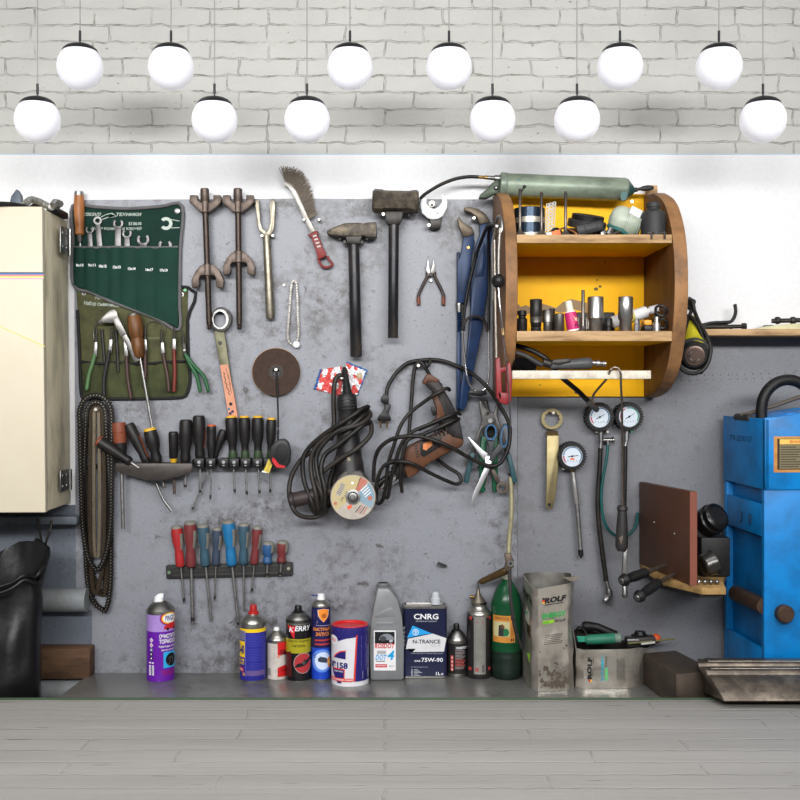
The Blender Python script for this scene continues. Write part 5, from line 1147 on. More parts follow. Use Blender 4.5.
# grease cup
GC = pm('cloudy_plastic', (176, 184, 168), .35, 0, .6, (110, 128, 104), 20); 
t = thing('grease_cup', 'cloudy plastic cup with a green grease rim lying tilted on the top shelf', 'cup', stand(ZT1, 626, .19))
a = stand(ZT1+.030, 614, .2); b = stand(ZT1+.038, 645, .2); a.z = ZT1+.044; b.z = ZT1+.024
a = stand(ZT1+.05, 609, .19); b = stand(ZT1+.027, 641, .2)
g = G(); g.lathew(a, b, [(0, .002), (.04, .018), (.14, .028), (.3, .0325), (.55, .032), (.56, .0335), (.8, .0325), (.93, .028), (1, .02)], 28, GC)
for v in g.v: v.z = max(v.z, ZT1+.0004)
g.build('bowl', t)
g = G(); m_ = a.lerp(b, .42); ax = (b-a).normalized()
for k in range(8): q = a.lerp(b, .5+.06*k); g.lathew(q, q+ax*.0012, [(0, .0338), (1, .0338)], 28, pm('cup_ridge', (150, 160, 146), .4))
for v in g.v: v.z = max(v.z, ZT1+.0004)
g.build('ridge_band', t)
g = G(); q = a.lerp(b, .62)+Vector((.008, -.03, .018)); g.obox(q, Vector((.012, 0, -.006)), Vector((.004, 0, .008)), Vector((0, -.004, .002)), WHITE, .002); g.build('spout', t)
g = G(); pts = [a+Vector((-.004, -.012, -.02)), a+Vector((.006, -.026, -.028)), a+Vector((.02, -.03, -.034)), a+Vector((.034, -.026, -.044))]
for v in pts: v.z = max(v.z, ZT1+.006)
g.tubew(spl(pts, 5), .005, pm('green_grease', (40, 92, 88), .3), 10); g.build('grease_smear', t)
g = G(); up(g, 653.4, .226, ZT1, [(0, 11.5), (.8, 12.4), (21, 12.4), (24.5, 11.6), (26.5, 8), (28, 6.4), (29.5, 6.2), (30, 7), (34, 7), (35, 5.8)], pm('matt_black_plastic', (46, 46, 47), .55, 0, .3, (62, 60, 58), 60), 32)
one('bottle', g, 'squat matt black bottle at the right end of the top shelf', 'bottle')
for x in (651.5, 664.5):
    g = G(); q = stand(ZT1, x, .271); g.tubew([q+Vector((-.006, .006, .003)), q+Vector((0, -.002, .004)), q+Vector((.006, .006, .003))], .002, GSTEEL, 8); g.tubew([q+Vector((0, -.002, .004)), q+Vector((0, -.003, -.010))], .002, DSTEEL, 8)
    one('bent_pin', g, 'bent pin over the top shelf edge, %s' % ('below the middle of the black bottle' if x < 660 else 'nearest the rounded right side'), 'pin', 'bent pins on the shelf edge')
# ---------------------------------------------------------------- middle shelf
SK = pm('black_oxide', (40, 39, 39), .38, .5, .5, (66, 60, 54), 50); SG = pm('dull_socket', (116, 112, 106), .35, .85, .6, (70, 62, 56), 40); SC_ = pm('satin_chrome', (176, 174, 170), .3, .9, .5, (110, 104, 98), 40)
def socket(x, d, prof, mat, lab, grp='sockets on the middle shelf', seg=24, nm='socket', cat='socket', bore=True):
    g = G(); up(g, x, d, ZM1, prof, mat, seg)
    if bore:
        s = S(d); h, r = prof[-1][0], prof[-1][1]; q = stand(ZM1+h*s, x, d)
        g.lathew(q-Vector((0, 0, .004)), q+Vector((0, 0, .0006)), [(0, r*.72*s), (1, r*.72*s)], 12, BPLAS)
    return one(nm, g, lab, cat, grp)
socket(522, .22, [(0, 4.8), (1, 5.2), (13, 5.2), (14.5, 3.6), (16, 3.6), (17, 4.6), (21, 4.6), (21.5, 4.2)], SK, 'black stepped socket at the left end of the middle shelf')
socket(536, .24, [(0, 4.8), (1, 5.2), (4, 5.2), (4.5, 4.6), (5.5, 5.3), (9, 5.4), (9.2, 6, SG), (14.5, 6, SG), (14.8, 6.1, SK), (31.5, 6.1, SK), (32.3, 5.6, SK)], SK, 'tall black impact socket with a steel band')
socket(547.6, .235, [(0, 4), (.5, 4.3), (9, 4.3), (9.4, 5.4), (21, 5.4), (21.6, 5)], SG, 'grey two-step socket between the tall black one and a short one')
socket(552, .2, [(0, 3), (23.5, 3), (24, 2.6)], SK, 'thin dark tube socket behind the grey two-step socket', bore=False)
socket(559.3, .245, [(0, 4.6), (.5, 4.9), (17.2, 4.9), (17.8, 4.4)], SG, 'plain short grey socket left of the pink bottle')
t = thing('glue_bottle', 'small pink bottle with a white cap leaning on the middle shelf', 'bottle', stand(ZM1, 572, .245))
d = .245; a = stand(ZM1+.0008, 573.5, d); b = stand(ZM1, 569, d); b = a+Vector((-.0115, 0, .066))
PK = pm('magenta_label', (190, 40, 104), .4); s = S(d); ax = b-a
g = G(); g.lathew(a, b, [(0, 5.6*s, WHITE), (.02, 6*s, WHITE), (.06, 6*s), (.58, 6*s), (.62, 5.6*s, WHITE), (.66, 4*s, WHITE), (.67, 3.4*s, WHITE)], 24, PK)
f_ = lambda u, v: a+ax*v+Vector((u*s*.98, -sqrt(max(0, 36-u*u))*s-.0004, u*s*.17))
g.poly([(1.5, .5), (4.5, .42), (4.8, .3), (2.5, .33)], pm('pale_print', (222, 200, 150), .5), f_); g.poly([(.5, .1), (4.5, .12), (4.6, .26), (2, .22)], INKK, f_)
for v in g.v: v.z = max(v.z, ZM1+.0003)
g.build('body', t)
g = G(); g.lathew(a+ax*.67, b, [(0, 3.8*s), (.1, 3.9*s), (.9, 3.4*s), (1, 2.9*s)], 18, pm('ivory_cap', (222, 214, 196), .5)); g.build('cap', t)
g = G(); up(g, 583, .25, ZM1, [(0, 4.6), (.8, 5), (2, 4.4), (4, 2.2), (6.5, 1.7), (41, 1.65), (41.6, 1.3)], SG, 14); one('engine_valve', g, 'single engine valve standing on the middle shelf between pink bottle and socket', 'valve')
big = [(0, 6.2), (.6, 6.6), (11.5, 6.6), (12.5, 7.2), (13.5, 8), (34, 8), (35, 7.4)]
socket(595.5, .235, big, SC_, 'tall chrome two-step socket right of the standing valve')
socket(625.5, .235, [(h, r*.92) for h, r in big], SC_, 'tall chrome two-step socket before the white glue tube')
socket(577.5, .15, [(0, 5), (.5, 5.4), (15, 5.4), (16, 5)], SG, 'low grey socket behind the standing valve'); socket(587, .16, [(0, 4.8), (15, 4.8), (16, 4.4)], SG, 'low grey socket behind the chrome one')
socket(608.4, .245, [(0, 3), (5, 3), (5.5, 3.8), (13, 3.8), (13.5, 3.4)], SK, 'small black socket between the two tall chrome ones', seg=10)
socket(637.3, .245, [(0, 3.3), (7.5, 3.3), (8, 2.6), (12.5, 2.5), (13, 2.2)], STEEL, 'small bright hex bit socket under the glue tube', seg=6, bore=False)
socket(656.6, .245, [(0, 4.2), (8.8, 4.2), (9.5, 2.6), (14.5, 2.5), (15, 2)], SC_, 'small bright bit socket beside the black finger loops', bore=False)
g = G(); q0 = stand(ZM1, 576, .1); q1 = stand(ZM1, 614, .1); g.boxw(q0.x, q1.x, .06, .11, ZM1, ZM1+.052, BPLAS, .003); one('plastic_box', g, 'low black box at the back of the middle shelf', 'box')
t = thing('glue_tube', 'white and yellow glue tube lying slanted behind the sockets', 'tube', stand(ZM1, 632, .18))
a = stand(ZM1+.024, 612, .17); b = stand(ZM1+.049, 647, .17)
g = G(); g.lathew(a, b, [(0, .012), (.02, .0135), (.2, .0135), (.21, .0136, pm('glue_yellow', (206, 190, 96), .5)), (.3, .0136), (.5, .0137, MT['glue_yellow']), (.62, .0137), (.97, .0135), (1, .012)], 20, WHITE); g.build('body', t)
ax = (b-a).normalized(); g = G(); g.lathew(b, b+ax*.009, [(0, .006), (1, .006)], 12, WHITE); g.lathew(b+ax*.006, b+ax*.026, [(0, .009), (.1, .0095), (1, .0085)], 14, pm('cap_white', (214, 214, 216), .45)); g.build('cap', t)
g = G(); X = P(647, 0, .23).x; g.boxw(X-.009, X+.009, .21, .245, ZM1, ZM1+.014, BPLAS, .002); g.boxw(X-.009, X+.008, .212, .243, ZM1+.0141, ZM1+.026, pm('amber_plastic', (226, 150, 50), .4), .003); one('fuse_block', g, 'amber block on a black base beside the small bit socket', 'block')
t = thing('scissors', 'black scissor finger loops leaning at the right end of the middle shelf', 'scissors', stand(ZM1, 664, .2))
for x, z, r, n_ in ((661, .046, .0115, 'finger_loop'), (661.8, .018, .0105, 'finger_loop')):
    g = G(); c = stand(ZM1+z, x, .24); g.tubew([c+Vector((r*cos(2*pi*k/20)*1.05, .006*sin(2*pi*k/20), r*sin(2*pi*k/20))) for k in range(20)], .003, BPLAS, 8, True); g.build('finger_loop', t)
g = G(); g.tubew([stand(ZM1+.037, 656, .24), stand(ZM1+.022, 652.5, .2), stand(ZM1+.006, 648, .17)], .003, BPLAS, 8); g.tubew([stand(ZM1+.016, 657, .24), stand(ZM1+.012, 653, .2), stand(ZM1+.006, 646, .175)], .003, BPLAS, 8); g.build('shank', t)
# ---------------------------------------------------------------- air gun and hose on the white bar
ZB = P(0, 370.5, .262).z
t = thing('rubber_boot', 'black ribbed rubber boot lying behind the white bar', 'boot', stand(ZB-.03, 524, .2))
g = G(); 
for i in range(12): a = stand(ZB+.018-.0006*i, 512.5+i*2, .226); g.lathew(a, a+Vector((.0045, 0, -.0014)), [(0, .0135-.0003*i), (.5, .0185-.0004*i), (1, .0135-.0003*i)], 18, BLACK)
g.build('bellows', t)
t = thing('air_gun', 'grey blow gun lying along the white bar, nozzle to the right', 'air gun', stand(ZB, 565, .225))
AG = pm('air_gun_grey', (78, 80, 82), .45, .1, .4, (50, 48, 46), 40)
g = G(); a = stand(ZB+.011, 550, .24); b = stand(ZB+.017, 592, .24); g.lathew(a, b, [(0, .008), (.2, .009), (.8, .0125), (.95, .0125), (1, .009)], 16, AG); g.build('handle', t)
g = G(); g.lathew(b, b+Vector((.03, 0, -.002)), [(0, .0055), (.3, .0055), (.32, .008), (.5, .008), (.52, .005), (.7, .005), (.72, .0065), (1, .006)], 14, STEEL); g.build('nipple', t)
g = G(); g.solid([stand(ZB+.014, 551, .252), stand(ZB+.012, 560, .252), stand(ZB+.018, 571, .252), stand(ZB+.027, 570, .252), stand(ZB+.024, 553, .252)], Vector((0, .02, 0)), DSTEEL, .002); g.tubew([stand(ZB+.019, 543, .24), stand(ZB+.013, 552, .24)], .009, DSTEEL, 12); g.build('trigger', t)
t = thing('air_hose', 'black air hose running down from the shelf to the twin gauges', 'hose', P(598, 412, .1))
g = G(); g.tube([(514, 345.5, .2), (521, 347, .21), (533, 351, .22), (545, 358, .228), (551, 364, .22), (556, 371, .2), (566, 381, .17), (578, 391, .13), (588, 401, .105)], 2.6, CABLE, 12); g.build('hose', t)
g = G(); g.tube([(516, 352.5, .235), (526, 356, .24), (536, 362, .245), (542, 365, .245)], 2.8, DGREY, 12); g.build('grip', t)
g = G(); g.lathe((587, 400, .106), (597.5, 410.5, .088), [(0, 2.8), (.05, 3), (.5, 3), (.52, 2.6), (.95, 2.8), (1, 2.4)], GSTEEL, 14); g.build('fitting', t)
# ================================================================ red saw handle
RS = pm('saw_red', (138, 40, 44), .42, 0, .5, (88, 34, 34), 40)
t = thing('hacksaw', 'hacksaw hung upright against the cabinet, red handle down', 'saw', (503, 402, .12))
g = G(); d = .262
for o in ([(495.5, 359.5), (500, 356.5), (501.5, 372), (502, 398), (500.5, 401), (496.5, 398)], [(506, 365), (510.5, 361), (512.5, 380), (511.5, 402), (508, 404), (506.5, 390)], [(497, 392), (510, 393), (511, 403), (506, 405), (499.5, 402.5)], [(499, 368), (507.5, 366), (508, 371), (500, 373)]): g.prism(o, d-.012, d+.012, RS, 1.1)
g.build('handle', t)
g = G(); g.tube([(494.5, 240, .262), (495.2, 300, .262), (496.5, 358, .262)], 1.7, pm('saw_tube', (150, 142, 132), .35, .8, .5, (96, 88, 80), 40), 10); g.build('frame', t)
# ================================================================ gold spanner and gauges
GOLD = pm('zinc_yellow_steel', (142, 130, 96), .42, .8, .5, (96, 84, 56), 30)
t = thing('pin_spanner', 'flat yellow zinc box spanner with a toothed ring, under the shelf cabinet', 'spanner', (550, 508, .02))
g = G(); n = 48
g.ring([(552+10.8*cos(2*pi*k/n), 419+10.3*sin(2*pi*k/n)) for k in range(n)], [(552+(7.9 if k % 4 < 2 else 7.0)*cos(2*pi*k/n), 419+(7.9 if k % 4 < 2 else 7.0)*sin(2*pi*k/n)) for k in range(n)], .018, .023, GOLD); g.build('ring', t)
g = G(); g.solid([P(546, 431, .023), P(557.5, 431, .023), P(559, 436, .036), P(547, 436, .036)], Vector((0, .005, 0)), GOLD, .0008); g.prism([(547, 435.5), (559.2, 435.5), (558.4, 470), (555.2, 500), (552.5, 508), (548, 509.5), (545.8, 506), (546.4, 490)], .031, .036, GOLD, .5)
g.disc(549.4, 504.8, 1.9, .0355, .0363, BLACK, 12); g.build('handle', t)
g = G(); g.disc(553.5, 412.7, 2, BD, .03, SCREW, 14, .3); one('screw', g, 'screw holding the toothed ring of the zinc spanner', 'screw', 'screws in the steel board')
DIAL = pm('dial_white', (206, 216, 226), .4); DRED = pm('dial_red', (196, 60, 70), .5); DGRN = pm('dial_green', (40, 140, 110), .5); DBLU = pm('dial_blue', (70, 110, 150), .5); DINK = pm('dial_ink', (52, 60, 70), .5)
def arc(g, x, y, r, w, a0, a1, m_, f_):
    V = []; n = max(2, (a1-a0)//6)
    for i in range(n+1):
        c = radians(a0+(a1-a0)*i/n); V += [f_(x+r*cos(c), y+r*sin(c)), f_(x+(r+w)*cos(c), y+(r+w)*sin(c))]
    g.add(V, [(2*i, 2*i+1, 2*i+3, 2*i+2) for i in range(n)], m_)
def gauge(t, x, y, sty, na):
    g = G(); n = 120; R = lambda k: 14.6 if k % 4 < 2 else 13.2
    g.ring([(x+R(k)*cos(2*pi*k/n), y+R(k)*sin(2*pi*k/n)) for k in range(n)], [(x+10.9*cos(2*pi*k/n), y+10.9*sin(2*pi*k/n)) for k in range(n)], BD+.004, .046, BLACK)
    g.ring(el(x, y, 12.2, n=60), el(x, y, 10.5, n=60), .03, .049, BPLAS); g.build('rubber_boot', t)
    g = G(); g.disc(x, y, 11, .02, .043, DIAL, 48, .01); f_ = fl(.0432)
    a0 = 150
    if sty == 'multi': arc(g, x, y, 8.2, 1.1, 150, 240, DRED, f_); arc(g, x, y, 8.2, 1.1, 252, 390, DGRN, f_)
    else: arc(g, x, y, 8.4, .9, 186, 400, DBLU, f_); arc(g, x, y, 8.2, 1.2, 140, 180, DRED, f_)
    for k in range(25):
        a = radians(135+270*k/24); L_ = 1.8 if k % 4 == 0 else 1
        g.poly(strip([(x+9.8*cos(a), y+9.8*sin(a)), (x+(9.8-L_)*cos(a), y+(9.8-L_)*sin(a))], .13), DINK, f_)
    for k, s_ in enumerate('0246'): g.text(s_, x-5+k*2.8, y+4.6+abs(k-1.5)*-.6, x-4+k*2.8, y+6.2+abs(k-1.5)*-.6, DINK, f_, 0)
    if sty == 'logo': g.poly(el(x, y+2.8, 2.4, 1, 14), pm('dial_orange', (226, 110, 60), .5), fl(.043, 1))
    g.build('dial', t)
    g = G(); a = radians(na); g.prism([(x-4.5*cos(a), y-4.5*sin(a)-.35), (x+6*cos(a), y+6*sin(a)-.2), (x+6*cos(a), y+6*sin(a)+.2), (x-4.5*cos(a), y-4.5*sin(a)+.35)], .0445, .0452, INKK); g.disc(x, y, 1, .043, .046, INKK, 12); g.build('needle', t)
t = thing('pressure_gauge', 'lowest round pressure gauge, on a long straight silver tube', 'gauge', (581, 558, .02), 'tyre pressure gauges')
gauge(t, 572.5, 456.2, 'logo', -8)
SATIN = pm('satin_tube', (182, 180, 178), .32, .8, .35, (120, 116, 110), 200)
g = G(); g.lathe((572.8, 468, .028), (572.8, 473, .028), [(0, 2.6, BRASS), (.8, 2.6, BRASS), (1, 2)], BRASS, 6); g.lathe((572.8, 472, .028), (577, 504, .028), [(0, 2.4), (.2, 2.6), (.3, 3), (.95, 3), (1, 2.6)], SATIN, 16); g.lathe((577, 504, .028), (580.7, 551, .028), [(0, 2.3), (1, 2.1)], STEEL, 14); g.lathe((580.5, 549.5, .028), (581.2, 558, .028), [(0, 2.6), (.75, 2.6), (.8, 1.4), (1, 1)], BLACK, 12); g.build('tube', t)
t = thing('pressure_gauge', 'left gauge of the upper pair, with a black and a teal hose', 'gauge', (605, 604, .02), 'tyre pressure gauges')
gauge(t, 600, 417, 'blue', -30)
g = G(); g.cyl((600.8, 430, .03), (601, 442, .03), 2.4, GSTEEL, 12); g.cyl((601, 441, .03), (600.4, 449.5, .03), 1.9, STEEL, 12); g.cyl((603, 440, .03), (613, 440, .03), 2.3, GSTEEL, 12); g.cyl((612, 440, .03), (614, 440, .03), 3.2, GSTEEL, 12); g.cyl((608, 441, .032), (608, 446, .032), 1.4, STEEL, 10); g.build('valve', t)
g = G(); g.tube([(600.4, 448, .03), (599.6, 470, .03), (597.8, 495, .03), (598.5, 520, .03), (602, 550, .03), (606.2, 581, .03)], 2.4, CABLE, 12); g.build('hose', t)
g = G(); g.tube([(608, 445, .032), (606, 462, .034), (602, 485, .034), (601.5, 505, .034), (604.5, 522, .034), (611, 532.5, .03), (620, 536, .026), (629.5, 534, .026), (636, 525, .026), (637.6, 512.5, .026)], [1.5], pm('teal_hose', (22, 84, 82), .4, 0, .3, (24, 40, 40), 20), 10, 6); o = g.build('hose', t); o['label'] = 'thin teal hose'
g = G(); g.cyl((606.2, 580, .03), (608.6, 590, .03), 2.2, GSTEEL, 12); g.lathe((608.3, 589, .03), (610, 597, .03), [(0, 3), (.3, 3.4), (.8, 3.2), (1, 2.4)], GSTEEL, 10); g.lathe((609.5, 596, .03), (604, 601.5, .04), [(0, 3), (.4, 3.6), (.8, 3.4), (1, 2)], STEEL, 12); g.build('chuck', t)
t = thing('pressure_gauge', 'right gauge of the upper pair, behind the long steel rod', 'gauge', (625, 505, .02), 'tyre pressure gauges')
gauge(t, 629.5, 416.5, 'multi', -32)
g = G(); g.cyl((627, 430, .03), (626.6, 441, .03), 2.6, GSTEEL, 12); g.cyl((626.6, 440, .03), (625.2, 447, .03), 1.9, STEEL, 12); g.disc(632, 431.5, 1.6, .02, .04, pm('green_screw', (60, 110, 90), .4), 10); g.build('valve', t)
g = G(); g.tube([(625.2, 446, .03), (625, 470, .03), (624.2, 505, .03), (623.8, 530, .028)], 2.3, CABLE, 12); g.build('hose', t)
for x, y, lab in ((597, 431.8, 'small screw left of the stem of the left upper gauge'), (607.6, 431.8, 'small screw right of the stem of the left upper gauge'), (563.5, 468.8, 'small screw lower left of the lowest gauge'), (576, 469.5, 'small screw right of the brass nut of the lowest gauge')):
    g = G(); g.disc(x, y, 1.6, BD, .028, SCREW, 12, .3); one('screw', g, lab, 'screw', 'screws in the steel board')
t = thing('hook_tool', 'black-handled hook tool hanging by its long steel rod from the white bar', 'hook', (622, 600, .09))
ROD = pm('rod_steel', (140, 128, 116), .35, .85, .4, (84, 76, 68), 60)
g = G(); g.tube([(592.5, 402.5, .16), (593.5, 395, .17), (600, 386.5, .2), (607, 378.5, .24), (610, 371, .272), (613, 367.6, .272), (618, 368.2, .272), (620.5, 373, .274), (621, 385, .262), (621.8, 405, .22), (622.3, 440, .15), (622.6, 480, .105), (622.6, 508, .09)], 1.15, ROD, 10, 7); g.build('rod', t)
g = G(); g.lathe((622.4, 505.5, .09), (621.6, 551, .09), [(0, 4), (.03, 5), (.09, 5.4), (.12, 4.4), (.2, 4.8), (.45, 5.6), (.8, 6.4), (.92, 6), (1, 4)], DGREY, 18); g.poly([(619, 538), (622.5, 535), (624, 540), (621, 544)], pm('worn_grip', (104, 92, 82), .6), lambda x, y: P(x, y, .09+.0142)); g.build('handle', t)
g = G(); g.prism([(624, 548), (627.8, 548), (627.5, 576), (622.3, 577)], .075, .088, STEEL, .6); g.lathe((624.5, 575, .082), (624.9, 598, .082), [(0, 2.4), (.4, 2.2), (.45, 2.8), (.75, 2.8), (.8, 3.2), (.92, 3), (1, 1.6)], STEEL, 12); g.build('shank', t)
# ================================================================ inspection lamp on the cabinet side
t = thing('work_lamp', 'yellow and black work lamp hanging in its cable loop by the cabinet', 'lamp', (695, 374, .1))
YL = pm('lamp_yellow', (196, 184, 40), .45, 0, .6, (88, 84, 34), 26)
g = G(); a = P(690.5, 318, .08); b = P(696, 350, .125); s = S(.1)
g.lathew(a, b, [(0, 5*s), (.1, 7*s), (.5, 10*s), (1, 14*s)], YL, 24) if 0 else g.lathew(a, b, [(0, 5*s), (.1, 7*s), (.5, 10*s), (1, 14*s)], 24, YL); g.build('body', t)
g = G(); a = P(694.3, 352, .105); b = P(694.8, 355.5, .165); g.lathew(a, b, [(0, 14.5*s), (.15, 16.5*s), (.6, 16*s), (.62, 13.2*s), (.95, 12.2*s), (1, 11.5*s)], 32, BLACK); g.build('ring', t)
g = G(); a = b.copy(); b2 = a+(b-P(694.3, 352, .105)).normalized()*.008; g.lathew(a, b2, [(0, 9.6*s), (.5, 9.6*s), (.6, 8.6*s), (.62, 6.8*s), (1, 6.4*s)], 28, pm('lens_ring', (110, 92, 84), .35, .6, .4, (60, 50, 46), 50))
ax = (b2-a).normalized()
for k in range(8):
    q = b2+Vector((5.2*s*cos(k*pi/4), 0, 5.2*s*sin(k*pi/4))); g.lathew(q, q+ax*.0012, [(0, 1*s), (1, .9*s)], 8, STEEL if k % 2 else DSTEEL)
g.build('lens', t)
g = G(); g.prism([(698, 371), (704, 370.5), (703, 374), (699, 374.5)], .11, .13, DSTEEL, .6); g.build('clip', t)
for pts in ([(688, 299.5, .09), (692, 306, .095), (690.5, 313, .1), (687.5, 320, .11), (683.5, 335, .14), (679.5, 352, .155), (678.5, 363, .155), (684, 371, .155), (694, 373.5, .155), (704, 369, .155), (709.5, 358, .155), (710.5, 347, .15), (706, 335, .14), (699, 322, .12), (694.5, 311, .105), (692.5, 302, .1), (689, 300, .095)], [(687, 316, .1), (692, 318, .112), (699, 328, .128), (704, 342, .14), (706, 352, .14)], [(688.5, 303, .085), (690, 309, .09), (694, 302, .09), (692, 300.5, .085), (688, 298, .082)]):
    g = G(); g.tube(pts, 2.0, CABLE, 10, 6); g.build('cable', t)
g = G(); q = P(690, 301, .088); g.tubew([Vector((XR+.031, q.y, q.z)), q+Vector((.012, 0, 0))], .003, DSTEEL, 10); one('nail', g, 'nail in the cabinet side that the yellow work lamp hangs from', 'nail')
# ================================================================ wooden ledge on the right
g = G(); g.boxw(P(690, 0, .1).x, 2.2, .0065, .1, P(0, 335.5, .1).z, P(0, 329, .1).z, WOOD, .001)
one('ledge', g, 'narrow plywood ledge on the wall right of the cabinet', 'ledge'); LZ = P(0, 329, .1).z
g = G(); g.tubew(spl([Vector((P(x, 0, dd).x, -dd, LZ+z)) for x, z, dd in ((700, .012, .03), (712, .018, .035), (722, .019, .035), (730, .02, .04), (733.5, .028, .04), (735.5, .042, .04), (735.3, .056, .04), (734.6, .062, .04))], 6), .0042, BLACK, 10); one('hooked_tube', g, 'black tube curling up like a hook on the ledge', 'tube')
g = G(); g.tubew([Vector((P(690, 0, .05).x, -.06, LZ+.006)), Vector((P(744, 0, .05).x, -.05, LZ+.009))], .005, DSTEEL, 10); g.tubew([Vector((P(742, 0, .05).x, -.05, LZ+.009)), Vector((P(746, 0, .05).x, -.05, LZ+.0092))], .008, DSTEEL, 8); one('long_bolt', g, 'long black rod with a nut lying along the ledge', 'rod')
g = G(); g.tubew(spl([Vector((P(x, 0, .03).x, -.025, LZ+z)) for x, z in ((704, .008), (714, .014), (726, .013), (733, .006))], 5), .004, DGREY, 8); one('cable', g, 'short dark cable lying behind the long rod on the ledge', 'cable')
g = G(); g.solid([Vector((P(752, 0, .06).x, -.09, LZ+.0005)), Vector((P(820, 0, .06).x, -.09, LZ+.0005)), Vector((P(820, 0, .06).x, -.085, LZ+.016)), Vector((P(786, 0, .06).x, -.085, LZ+.013)), Vector((P(762, 0, .06).x, -.085, LZ+.007))], Vector((0, .05, 0)), pm('cream_plastic', (206, 200, 160), .5, 0, .4, (150, 140, 110), 30), .001); one('plastic_trim', g, 'flat cream plastic piece at the right end of the ledge', 'trim')
t = thing('drive_shaft', 'black jointed rod lying over the cream piece on the ledge', 'rod', Vector((P(790, 0, .06).x, -.06, LZ)))
g = G(); z = LZ+.021; X = lambda x: P(x, 0, .06).x; g.tubew([Vector((X(772), -.06, z)), Vector((X(830), -.06, z+.004))], .0055, DSTEEL, 12); g.build('bar', t)
for x in (777.5, 793):
    g = G(); g.lathew(Vector((X(x-2.5), -.06, z+.001)), Vector((X(x+2.5), -.06, z+.0015)), [(0, .007), (.2, .0088), (.8, .0088), (1, .007)], 12, DSTEEL); g.build('collar', t)
g = G(); g.boxw(X(764), X(772), .05, .075, LZ+.0002, LZ+.011, pm('teal_grey', (84, 104, 98), .5), .002); one('rubber_block', g, 'small grey green block at the end of the jointed rod', 'block')
# ================================================================ small corner shelf with the brown board
t = thing('corner_shelf', 'small plywood shelf under the brown board, with a cut corner', 'shelf', (690, 588, .1))
SZ = EZ-(588-390)*S(.33)
XA = P(640, 0, .01).x; XB = P(702, 0, .33).x; 
g = G(); plan = [(P(640, 0, .0068).x, .0068), (.79, .0068), (.79, .10), (.735, .24), (P(726, 0, .33).x, .33), (XB, .33), (P(676, 0, .25).x-.02, .22)]
g.solid([Vector((x, -d, SZ)) for x, d in plan], Vector((0, 0, -.014)), pm('chipboard', (168, 134, 84), .7, 0, .7, (110, 84, 50), 40), .001); g.build('board', t)
g = G(); g.solid([Vector((x-.003, -d*.97-.0002, SZ-.0145)) for x, d in plan[:1]+plan[1:]], Vector((0, 0, -.008)), BLACK); g.build('underlay', t)
XP = P(640, 0, .012).x
t = thing('wooden_board', 'brown painted wooden board standing edge-on on the small shelf', 'board', Vector((XP, -.2, SZ)))
BB = pm('brown_board', (86, 54, 38), .5, 0, .6, (62, 42, 34), 14, .1, 60); BE = pm('red_brown_edge', (124, 70, 56), .6, 0, .4, (100, 58, 46), 30)
g = G(); dF = .305; XF = P(690, 0, dF).x; Xb = P(640, 0, .02).x
zt0 = P(0, 482, .02).z; zt1 = P(0, 491.5, dF).z; 
V0 = [Vector((Xb, -.012, SZ+.0003)), Vector((XF, -dF, SZ+.0003)), Vector((XF, -dF, zt1)), Vector((Xb, -.012, zt0))]
off = Vector((.0145, 0, 0)); g.solid(V0, off, BB, .0012); g.build('panel', t)
g = G(); g.solid([Vector((XF-.0003, -dF-.0006, SZ+.0004)), Vector((XF+.0148, -dF-.0006, SZ+.0004)), Vector((XF+.0148, -dF-.0006, zt1-.0003)), Vector((XF-.0003, -dF-.0006, zt1-.0003))], Vector((0, .0004, 0)), BE); o = g.build('front_edge', t); o['label'] = 'red brown front edge'
for u, v in ((.32, .55), (.72, .5), (.86, .2)):
    q = V0[0].lerp(V0[1], u); q.z = SZ+v*(zt1-SZ); g = G(); g.lathew(q+Vector((-.0012, 0, 0)), q+Vector((.001, 0, 0)), [(0, .002), (1, .0025)], 8, STEEL if v > .3 else DSTEEL); g.build('screw', t)
KP = pm('black_steel_part', (46, 45, 46), .3, .75, .4, (26, 25, 25), 30)
g = G(); a = P(704, 524, .17); b = P(719, 515.5, .21); s = S(.2); g.lathew(a, b, [(0, 13*s), (.1, 15*s), (.6, 15.5*s), (.65, 14*s), (.9, 14*s), (1, 11*s)], 32, KP); g.lathew(b-(b-a)*.02, b+(b-a)*.004, [(0, 9*s), (1, 9*s)], 24, BLACK)
q = Vector((P(712, 0, .18).x, -.12, SZ+.0003)); g.boxw(q.x-.03, q.x+.035, .05, .2, SZ+.0003, SZ+.088, BLACK, .004)
one('cylinder_liner', g, 'big black steel cylinder leaning on a dark block behind the brown board', 'cylinder')
g = G(); a = P(703, 571, .27); b = P(714, 559, .25); s = S(.26); a.z = SZ+.035
b = a+Vector((.026, .004, .010)); g.lathew(a, b, [(0, 10*s), (.12, 11.5*s), (.5, 11.8*s), (.9, 13*s), (1, 12.6*s)], 28, pm('grey_cup_steel', (84, 82, 80), .3, .85, .4, (46, 44, 42), 40)); g.lathew(a-(b-a)*.005, a+(b-a)*.02, [(0, 8*s), (1, 8*s)], 20, BLACK)
for v in g.v: v.z = max(v.z, SZ+.0004)
one('bearing_cup', g, 'smaller grey steel cup below the big black cylinder', 'cup')
g = G(); s = S(.3)
for x in (700, 706, 712, 718): q = Vector((P(x, 0, .3).x, -.292, SZ+.006)); g.ball(q, .0055, CHROME if x == 700 else GSTEEL, 12)
one('ball_bearing', g, 'row of small steel balls in front of the grey cup', 'bearing')
